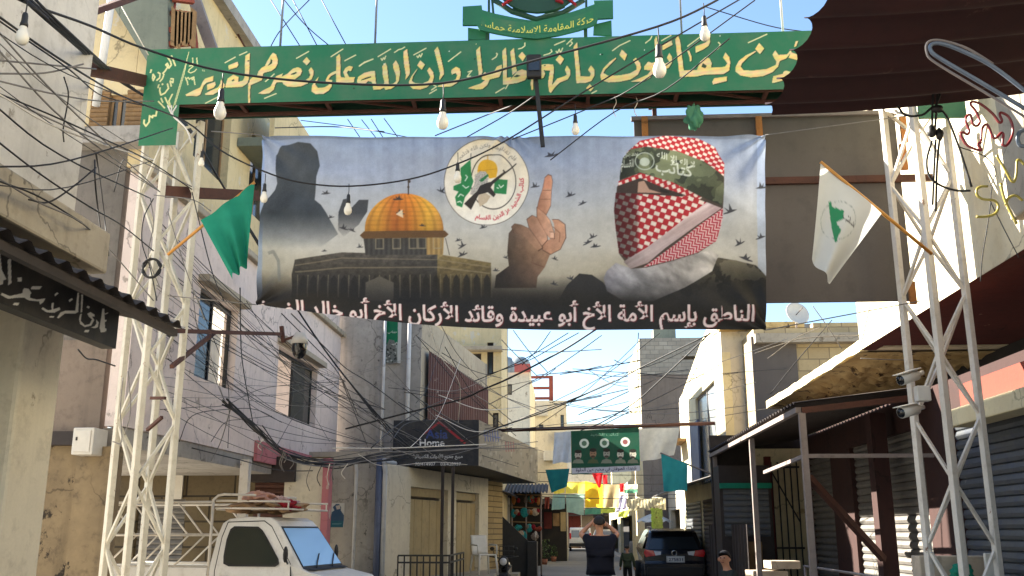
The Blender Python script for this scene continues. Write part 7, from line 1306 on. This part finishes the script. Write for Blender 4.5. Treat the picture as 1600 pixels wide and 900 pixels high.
# dome camera
p = aY(468, 540, 12.4); t = thing('dome_camera', 'white dome camera with a black lens hanging from the rusty arm', 'camera', p); m = MB(); m.lathe([(.01, .16), (.06, .15), (.1, .08), (.115, 0), (.01, 0)], p + Vector((0, 0, .02)), 18); m.build('cap', 'ac', t); m = MB(); m.lathe([(.1, .02), (.1, -.06), (.08, -.13), (.04, -.17), (.005, -.18)], p, 18); m.build('lens_dome', 'lens_black', t); m = MB(); m.beam(aY(440, 510, 12.4), aY(443, 535, 12.4), .05); m.beam(aY(442, 532, 12.4), p + Vector((0, 0, .15)), .03); m.build('bracket', 'rust', t)
def bullet(px, py, tip, Y, lab):
    a, c = aY(px, py, Y), aY(*tip, Y - .12); d = (c - a).normalized(); t = thing('bullet_camera', lab, 'camera', a, 'cameras on the right tower'); m = MB(); m.tube([a, a.lerp(c, .3)], .022, 8); m.tube([a.lerp(c, .28), a.lerp(c, .3), c], [.03, .052, .055], 12); m.build('housing', 'ac', t); m = MB(); m.tube([c - d * .005, c + d * .006], .047, 12); m.build('lens', 'lens_black', t); m = MB(); m.beam(a.lerp(c, .25) + Vector((0, 0, .055)), c + d * .04 + Vector((0, 0, .06)), .12, .008); m.build('hood', 'ac', t)
bullet(1442, 582, (1407, 594), 9.3, 'upper white bullet camera on the right lattice tower'); bullet(1443, 636, (1408, 645), 9.3, 'lower white bullet camera on the right lattice tower')
a, c = aY(1430, 628, 9.28), aY(1449, 604, 9.28); m = MB(); m.box((a.x, 9.2, a.z), (c.x, 9.3, c.z)); solo(m, 'junction_box', 'ac', 'small white junction box between the two bullet cameras', 'junction box', bevel=.01)
# coil of cable on the cream tower
m = MB(); p = aY(238, 420, 9.3); m.tube([(p.x + .09 * _c(a) + .01 * math.sin(a * 3.7), 9.28 + .02 * math.sin(a * 2.3), p.z + .1 * _s(a)) for a in np.linspace(0, 30, 110)], .009, 5); solo(m, 'cable_coil', 'wire', 'coil of black and white cable on the cream lattice tower', 'cable coil')
# bulbs
def bulb_proto(base):
    t = thing('light_bulb', '', 'light bulb', base, 'bulbs strung over the street'); b = Vector(base); m = MB(); m.tube([b + Vector((0, 0, .30)), b + Vector((0.004, 0, .2)), b + Vector((0, 0, .12))], .006, 5); m.build('cord', 'wire', t); m = MB(); m.lathe([(.005, .14), (.02, .135), (.026, .11), (.028, .05), (.034, .03), (.034, .0), (.005, 0)], b, 12); m.build('socket', 'socket', t)
    m = MB(); m.lathe([(.03, .0), (.034, -.03), (.05, -.065), (.058, -.10), (.054, -.135), (.036, -.165), (.005, -.176)], b, 16); m.build('glass', 'bulb', t); return t
BUL = [((345, 160), 7.2, 1.0, 'milky bulb hanging before the left end of the green sign'), ((692, 176), 7.4, .98, 'milky bulb hanging before the middle left of the green sign'), ((1030, 92), 7.0, 1.05, 'milky bulb hanging over the right part of the green lettering'), ((1101, 42), 7.0, .8, 'milky bulb hanging against the sky at the top edge right of the crest'), ((899, 193), 9.2, .82, 'milky bulb hanging under the gate sign above the banner'), ((413, 300), 9.1, .75, 'milky bulb at the left end of the banner'), ((544, 318), 9.1, .8, 'milky bulb in front of the hands printed on the banner'), ((715, 268), 9.1, .78, 'milky bulb in front of the round emblem on the banner'), ((37, 42), 4.7, .72, 'milky bulb in front of the pale plaster wall at the upper left'), ((315, 247), 9.6, .65, 'small milky bulb beside the cream lattice tower')]
pr = None
for (x, y), Y, sc, lab in BUL:
    p = aY(x, y, Y)
    if pr is None: pr = bulb_proto(p); pr['label'] = lab; pr.scale = (sc * .88,) * 3
    else: d = dup(pr, p, 0, lab); d.scale = (sc * .88,) * 3
# ================================================================== CABLES
def ylim(x, y):          # stay clear of the street fronts
    if x < 160 and y < 420: return aX(x, y, -3.33).y
    if x < 545: return aX(x, y, -5.05).y
    if x < 665 and y > 500: return 19.3
    return 99
def cable(pts, Y0, Y1, r, lab, mat='wire', grp='cables over the street', n=5):
    k = len(pts); P = smooth_path([aY(x, y, min(lerp(Y0, Y1, i / max(1, k - 1)), ylim(x, y))) for i, (x, y) in enumerate(pts)], n); m = MB(); m.tube(P, r, 5); return solo(m, 'cable', mat, lab, 'cable', grp)
def knots(pts, Y, par=None):
    for x, y in pts: pass
cable([(-20, -30), (40, 4), (140, 40), (225, 76), (350, 112), (520, 130), (692, 130), (830, 96), (1026, 42), (1110, 6), (1140, -14)], 6.6, 7.0, .010, 'black bulb cable sagging across the green lettering')
cable([(-10, 20), (90, 90), (190, 150), (290, 190), (345, 235), (413, 268), (470, 285), (547, 291), (640, 280), (715, 256), (790, 220), (905, 148), (1060, 55), (1180, -15)], 7.5, 9.0, .008, 'black bulb cable sagging across the upper banner')
for i in range(3): cable([(28 + i * 9, -10), (90 + i * 6, 45), (180 + i * 4, 122), (262, 172 + i * 3), (300, 206 + i * 2), (345, 285), (420, 405 + i * 3), (470, 492), (540, 590), (620, 680 + i * 5), (660, 712)], 6.5, 19.5, (.016, .012, .010)[i], 'thick black cable in the bundle falling from the upper left behind the banner')
LW = 'thin cable crossing the pale plaster wall at the upper left'
for pts in ([(-5, 30), (50, 68), (110, 110), (160, 150), (225, 165)], [(-5, 94), (60, 100), (150, 108)], [(-5, 115), (70, 114), (130, 100)], [(-5, 126), (90, 148), (160, 158), (240, 158)], [(-5, 145), (80, 180), (155, 214), (230, 250), (300, 296)], [(-5, 147), (60, 178), (120, 205), (180, 232), (300, 292)], [(-10, 216), (60, 270), (138, 322), (190, 352), (240, 392)], [(0, 280), (60, 316), (130, 350), (180, 400), (240, 470)], [(0, 284), (45, 300), (80, 318), (128, 348)], [(45, 312), (75, 316), (110, 295), (150, 262)]): cable(pts, 6.4, 8.6, .006, LW, random.choice(('wire', 'wire', 'wire_grey')))
cable([(100, 120), (107, 150), (99, 200), (100, 222)], 6.9, 6.9, .005, 'short dangling wire on the pale plaster wall'); cable([(190, 10), (232, 86)], 9, 9.3, .006, 'thin white stay wire above the left end of the green sign', 'wire_white')
for x in (262, 268, 276): cable([(x, 165), (270, 180), (290, 200), (300, 225)], 9.2, 9.0, .008, 'pale binding cable where the bundle crosses the left end of the green sign', 'wire_white')
SWL = 'thin cable against the sky behind the green sign'
for pts in ([(420, -5), (475, 82)], [(455, -5), (500, 80)], [(440, -5), (478, 40), (525, 80)], [(500, -5), (545, 78)], [(488, -5), (440, 45), (418, 82)], [(1100, 10), (1200, 40), (1260, 50)]): cable(pts, 13, 13, .008, SWL)
SWB = 'thin cable against the strip of sky between the green sign and the banner'
for pts in ([(470, 188), (560, 200), (640, 215)], [(543, 186), (562, 214)], [(565, 187), (588, 216)], [(580, 186), (598, 214)], [(600, 185), (622, 215)], [(430, 200), (520, 198), (600, 206)], [(680, 212), (760, 180), (800, 165)], [(730, 214), (790, 180), (835, 150)], [(860, 250), (960, 175), (1040, 140), (1140, 60)], [(800, 218), (930, 165), (1000, 130), (1180, 0)]): cable(pts, 12 if pts[0][1] < 200 else 9.0, 12 if pts[0][1] < 200 else 7.5, .006, SWB)
Z1 = lambda *P: [(740 + x / 5, 520 + y / 5) for x, y in P]; Z3 = lambda *P: [(800 + x / 4, 450 + y / 4) for x, y in P]
SKY = 'thin cable crossing the open sky below the banner'
for pts in (Z1((310, -20), (430, 140), (580, 310)), Z1((220, 55), (300, 140), (500, 340)), Z1((600, -10), (500, 130), (380, 250)), Z1((740, 0), (480, 160), (240, 280), (0, 380)), Z1((820, 0), (640, 100), (420, 220), (100, 330)), Z1((1000, 20), (820, 150), (580, 310), (380, 420), (120, 560)), Z1((1000, 260), (800, 300), (500, 330)), Z1((1000, 495), (740, 545), (480, 580)), Z1((1000, 560), (820, 640)), Z1((0, 480), (150, 570), (300, 690)), Z1((220, 130), (600, 150), (1000, 130)), Z1((430, 400), (560, 340), (640, 280)), Z3((800, 450), (600, 490), (300, 540)), Z3((820, 610), (600, 660), (360, 710)), Z3((900, 570), (700, 660), (420, 790)), Z3((790, 740), (600, 800), (430, 850)), Z3((790, 280), (785, 460), (800, 800)), Z3((1300, 480), (1000, 640), (800, 740), (560, 860)), Z3((640, 450), (690, 470), (800, 455))): cable(pts, 20, 22, .010, SKY, random.choice(('wire', 'wire_grey', 'wire_grey')))
cable(Z1((960, -30), (760, 100), (600, 190), (300, 345), (80, 440), (-100, 520), (-500, 620), (-1000, 750)), 15, 17, .016, 'thicker black cable rising from the shop sign to the banner foot')
cable(Z1((1100, 375), (1000, 420), (600, 600), (190, 740), (-100, 860)), 18, 19, .014, 'black cable sloping down to the left above the far brown pipe')
cable(Z3((1240, 285), (840, 480), (560, 620), (0, 840)), 16, 19, .012, 'black cable sloping from the right end of the banner to the lower left')
cable(Z3((1240, 280), (900, 600), (760, 720), (560, 840), (430, 890)), 16, 22, .012, 'black cable falling steeply from the right end of the banner')
TG = 'thin cable in the tangle over the left pavement'
hubs = [(355, 632), (400, 665), (445, 712), (540, 595), (520, 720), (560, 705)]
for pts in ([(275, 430), (330, 560), (355, 632), (400, 668), (450, 715)], [(262, 560), (310, 600), (355, 632)], [(250, 640), (310, 636), (355, 632), (420, 605), (535, 596)], [(310, 470), (352, 580), (358, 640), (356, 700)], [(375, 450), (378, 560), (395, 660)], [(290, 520), (355, 600), (430, 655), (560, 700)], [(340, 520), (400, 560), (480, 600), (560, 640), (640, 690)], [(280, 560), (360, 600), (420, 640), (500, 665), (570, 690)], [(440, 490), (490, 540), (530, 585), (560, 650)], [(455, 490), (505, 540), (540, 575), (580, 600), (640, 645), (690, 680)], [(270, 620), (330, 650), (400, 690), (470, 715), (560, 722), (640, 716)], [(400, 690), (460, 722), (520, 728), (600, 715), (700, 702), (840, 700)], [(410, 665), (440, 700), (500, 718), (580, 712), (700, 690), (800, 668)], [(520, 700), (620, 700), (760, 694)], [(530, 704), (640, 706), (750, 700), (840, 690)], [(560, 710), (600, 728), (680, 722), (730, 726)], [(580, 700), (620, 665), (660, 640), (700, 622)], [(640, 700), (660, 680), (690, 640), (720, 560)], [(672, 512), (690, 560), (718, 600), (716, 660)], [(690, 510), (720, 560), (770, 610), (830, 640)], [(650, 630), (670, 600), (695, 520)], [(280, 690), (300, 650), (350, 640), (400, 640), (440, 660)], [(430, 700), (470, 640), (535, 596)], [(535, 597), (560, 660), (575, 700)], [(300, 700), (380, 720), (440, 735), (520, 735)], [(610, 700), (660, 715), (700, 712), (780, 690)], [(330, 690), (352, 660), (380, 655), (425, 650)], [(360, 640), (345, 690), (330, 720)], [(610, 690), (640, 660), (700, 655)], [(300, 440), (310, 520), (340, 600), (352, 630)], [(385, 470), (450, 580), (515, 690)]):
    cable(pts, random.uniform(11, 13), random.uniform(17, 20), random.choice((.004, .005, .006, .008)), TG, random.choice(('wire', 'wire', 'wire_grey', 'wire_white')) if pts[0][0] > 500 else random.choice(('wire', 'wire', 'wire', 'wire_grey')))
# the thick woven bundle along the left fronts and its loose strands
BN = 'strand of the drooping cable bundle over the pink building'
for k in range(9):
    j = lambda a: random.uniform(-a, a); cable([(352 + j(6), 628 + j(6)), (395 + j(4), 664 + j(5)), (425 + j(5), 694 + j(6)), (460 + j(5), 716 + j(6)), (520 + j(8), 727 + j(6)), (590 + j(8), 716 + j(8)), (640 + j(20), 704 + j(12))], 12.5, 19, random.choice((.008, .01, .014)), BN, random.choice(('wire', 'wire', 'wire_grey')), 'cable bundle over the pink building', 7)
for k in range(26):
    x0, y0 = random.uniform(225, 262), random.uniform(330, 640); x1, y1 = random.choice(((540, 596), (640, 700), (602, 640), (640, 560), (660, 690), (602, 700))); sg_ = random.uniform(8, 46); cable([(x0, y0), (lerp(x0, x1, .3), lerp(y0, y1, .3) + sg_ * .8), (lerp(x0, x1, .6), lerp(y0, y1, .6) + sg_), (x1, y1)], random.uniform(10.5, 12.5), random.uniform(17, 19.2), random.choice((.0035, .0045, .006)), TG, random.choice(('wire', 'wire', 'wire_grey')))
for k in range(14):
    x0 = random.uniform(400, 560); y0 = lerp(680, 725, min(1, (x0 - 400) / 80)); L_ = random.uniform(12, 46); dx = random.uniform(-10, 14); cable([(x0, y0), (x0 + dx, y0 + L_ * .6), (x0 + dx * .4, y0 + L_)], 13, 13.5, .006, 'loose wire end dangling from the drooping cable bundle', random.choice(('wire', 'wire_grey', 'wire_white')), 'loose ends of the cable bundle')
for k in range(16):
    x0, y0 = random.uniform(600, 700), random.uniform(500, 720); x1, y1 = random.uniform(760, 860), random.uniform(560, 730); cable([(x0, y0), ((x0 + x1) / 2, (y0 + y1) / 2 + random.uniform(4, 26)), (x1, y1)], 18.5, 22, random.choice((.006, .008)), 'thin cable crossing in front of the shop sign box', random.choice(('wire', 'wire_grey', 'wire_white')))
for k in range(9):
    x0, y0 = random.uniform(-20, -4), random.uniform(20, 300); x1, y1 = random.choice(((270, 200), (262, 178), (250, 300), (240, 250), (235, 310))); cable([(x0, y0), (lerp(x0, x1, .45), lerp(y0, y1, .45) + random.uniform(4, 22)), (x1, y1)], 6.0, 8.8, random.choice((.003, .004, .006)), LW, random.choice(('wire', 'wire', 'wire_grey', 'wire_white')))
for k in range(14):
    x0, y0 = random.uniform(780, 1000), random.uniform(515, 620); x1, y1 = random.uniform(980, 1240), random.uniform(515, 640); cable([(x0, y0 + 60), ((x0 + x1) / 2, (y0 + y1) / 2 + 40), (x1, y1)], 20, 21, .007, SKY, random.choice(('wire', 'wire_grey')))
TW = 'thin cable hanging down the cream lattice tower'
for pts in ([(240, 310), (225, 340), (222, 380), (235, 420), (245, 470)], [(235, 310), (240, 350), (232, 400), (250, 450)], [(192, 590), (188, 640), (190, 690), (176, 690)], [(200, 580), (204, 640), (195, 680)], [(240, 305), (300, 312), (330, 330)], [(262, 330), (290, 420), (320, 500)], [(300, 300), (330, 420), (350, 470)], [(160, 380), (150, 300), (148, 250)], [(170, 400), (160, 310), (150, 240)], [(178, 300), (190, 255), (200, 250)]): cable(pts, 9.3, 9.4, .006, TW, random.choice(('wire', 'wire_grey')))
cable([(122, 546), (135, 560), (150, 562), (180, 572)], 8.5, 9.3, .008, 'drooping black cable under the black shop sign end')
# cables and rope light tubes hanging from the dark red awning at the right
for pts in ([(1460, 118), (1457, 160), (1456, 205)], [(1466, 118), (1464, 160), (1460, 210)], [(1473, 112), (1468, 150), (1462, 168), (1478, 180), (1500, 235), (1518, 292)], [(1456, 220), (1448, 250), (1452, 275), (1470, 290), (1496, 298), (1516, 298)], [(1462, 218), (1460, 250), (1457, 320)], [(1468, 216), (1464, 260), (1462, 330)], [(1402, 165), (1415, 180), (1440, 180), (1456, 168)]): cable(pts, 6.9, 6.9, .009, 'black cable hanging in a knot from the dark red awning', grp='cables below the awning')
for x, y, r_, l_ in ((1456, 205, (.035, .035, .05), 'left black plug hanging on the cables below the dark red awning'), (1468, 210, (.03, .03, .05), 'right black plug hanging on the cables below the dark red awning'), (1464, 170, (.05, .03, .03), 'black taped knot where the cables meet below the dark red awning')): m = MB(); m.blob(aY(x, y, 6.9), r_, 8, 6, .15); solo(m, 'cable_plug', 'socket', l_, 'plug')
N1 = lambda *P: [aY(1400 + x / 4.5, 100 + y / 4.5, 5.6) for x, y in P]
def rope(name, P, r, mat, lab, cat='rope light'): m = MB(); m.tube(smooth_path(P, 5), r, 8); return solo(m, name, mat, lab, cat, 'bent rope light shapes below the awning')
rope('rope_light', N1((600, 550), (575, 565), (600, 605), (560, 600), (500, 570), (465, 520), (455, 490), (475, 480), (500, 495), (515, 470), (490, 400), (500, 365), (525, 360), (540, 420), (570, 435), (590, 400), (560, 330), (525, 285), (540, 265), (600, 285), (680, 350), (725, 410), (745, 400), (730, 360), (740, 342), (790, 370), (820, 440), (815, 510), (780, 570), (750, 565), (755, 500), (740, 485), (705, 520), (680, 510), (650, 440), (630, 425), (605, 460), (600, 540)), .008, 'rope_red', 'dark red tube bent into a flame shape')
N2 = lambda *P: [aY(1400 + x / 4.5, 300 + y / 4.5, 5.6) for x, y in P]
rope('rope_light', [aY(1400 + x / 4.5, 100 + y / 4.5, 5.6) for x, y in ((705, 640), (760, 730), (820, 830), (845, 780), (850, 690), (870, 675), (905, 710))], .008, 'rope_yel', 'olive tube bent like a letter W beside the flame shape')
rope('rope_light', [aY(1400 + x / 4.5, 100 + y / 4.5, 5.6) for x, y in ((645, 860), (600, 862), (570, 880), (570, 920), (610, 950), (690, 960), (720, 1000), (700, 1050), (640, 1072), (565, 1075))], .008, 'rope_yel', 'olive tube bent like a letter S beside the flame shape')
rope('rope_light', N2((735, -60), (760, 40), (800, 130), (850, 225)) , .009, 'rope_yel', 'straight olive tube slanting down beside the S shape'); rope('rope_light', N2((770, 90), (790, 45), (840, 25), (890, 60)), .008, 'rope_yel', 'olive tube bent in an arch at the right edge')
rope('rope_light', [aY(1400 + x / 4.5, 100 + y / 4.5, 5.5) for x, y in ((905, 465), (870, 480), (855, 520), (870, 570), (905, 580))], .012, 'rope_blue', 'steel blue tube bent in a half ring at the right edge')
rope('tube_hoop', [aY(x, y, 4.3) for x, y in ((1610, 175), (1540, 133), (1470, 92), (1455, 80), (1455, 70), (1470, 68), (1500, 78), (1550, 103), (1612, 150))], .010, 'rope_blue', 'long steel blue tube hoop hanging below the dark red awning', 'tube')
rope('tube_hoop', [aY(x, y, 4.32) for x, y in ((1605, 185), (1540, 145), (1462, 98), (1448, 82), (1450, 66), (1470, 63), (1510, 75), (1552, 100))], .006, 'steel_grey', 'thin grey tube running around the steel blue hoop', 'tube')
# shredded green cloth under the sign, white scraps
solo(crumple(aY(1085, 183, 9.55), (.08, .06, .12), 23), 'cloth_bundle', 'dull green cloth', 'green cloth bundle tied under the gate sign', 'cloth')
for x in (960, 993): cable([(x, 150), (x + 3, 160), (x - 2, 172), (x + 2, 182)], 9.6, 9.6, .005, 'pale wire end dangling under the gate sign', 'wire_white')
q = aY(1385, 203, 10.4); m = MB(); m.lathe([(.01, .05), (.03, .045), (.034, -.05), (.01, -.055)], (q.x, 10.4, q.z), 10); solo(m, 'lamp_holder', 'black', 'small black lamp holder on the brown boarding', 'lamp holder')
RWB = 'thin cable on the right side buildings'
for pts in ([(1180, 552), (1215, 540), (1260, 528), (1345, 524)], [(1204, 615), (1240, 570), (1300, 500)], [(1270, 478), (1300, 520), (1315, 545)], [(1345, 560), (1390, 562), (1438, 563)], [(1360, 475), (1350, 520), (1346, 535)], [(1400, 472), (1370, 500), (1350, 528)], [(1200, 560), (1240, 530), (1280, 512)]): cable(pts, 13.5, 14, .007, RWB, random.choice(('wire', 'wire_white', 'wire_grey')))
RWN = 'thin wire on the sunlit white wall at the right'
for pts in ([(1550, 290), (1545, 340), (1535, 400), (1532, 440)], [(1500, 230), (1540, 245), (1556, 268), (1548, 290)], [(1545, 310), (1570, 360), (1592, 402)]): cable(pts, 6.5, 6.6, .004, RWN)
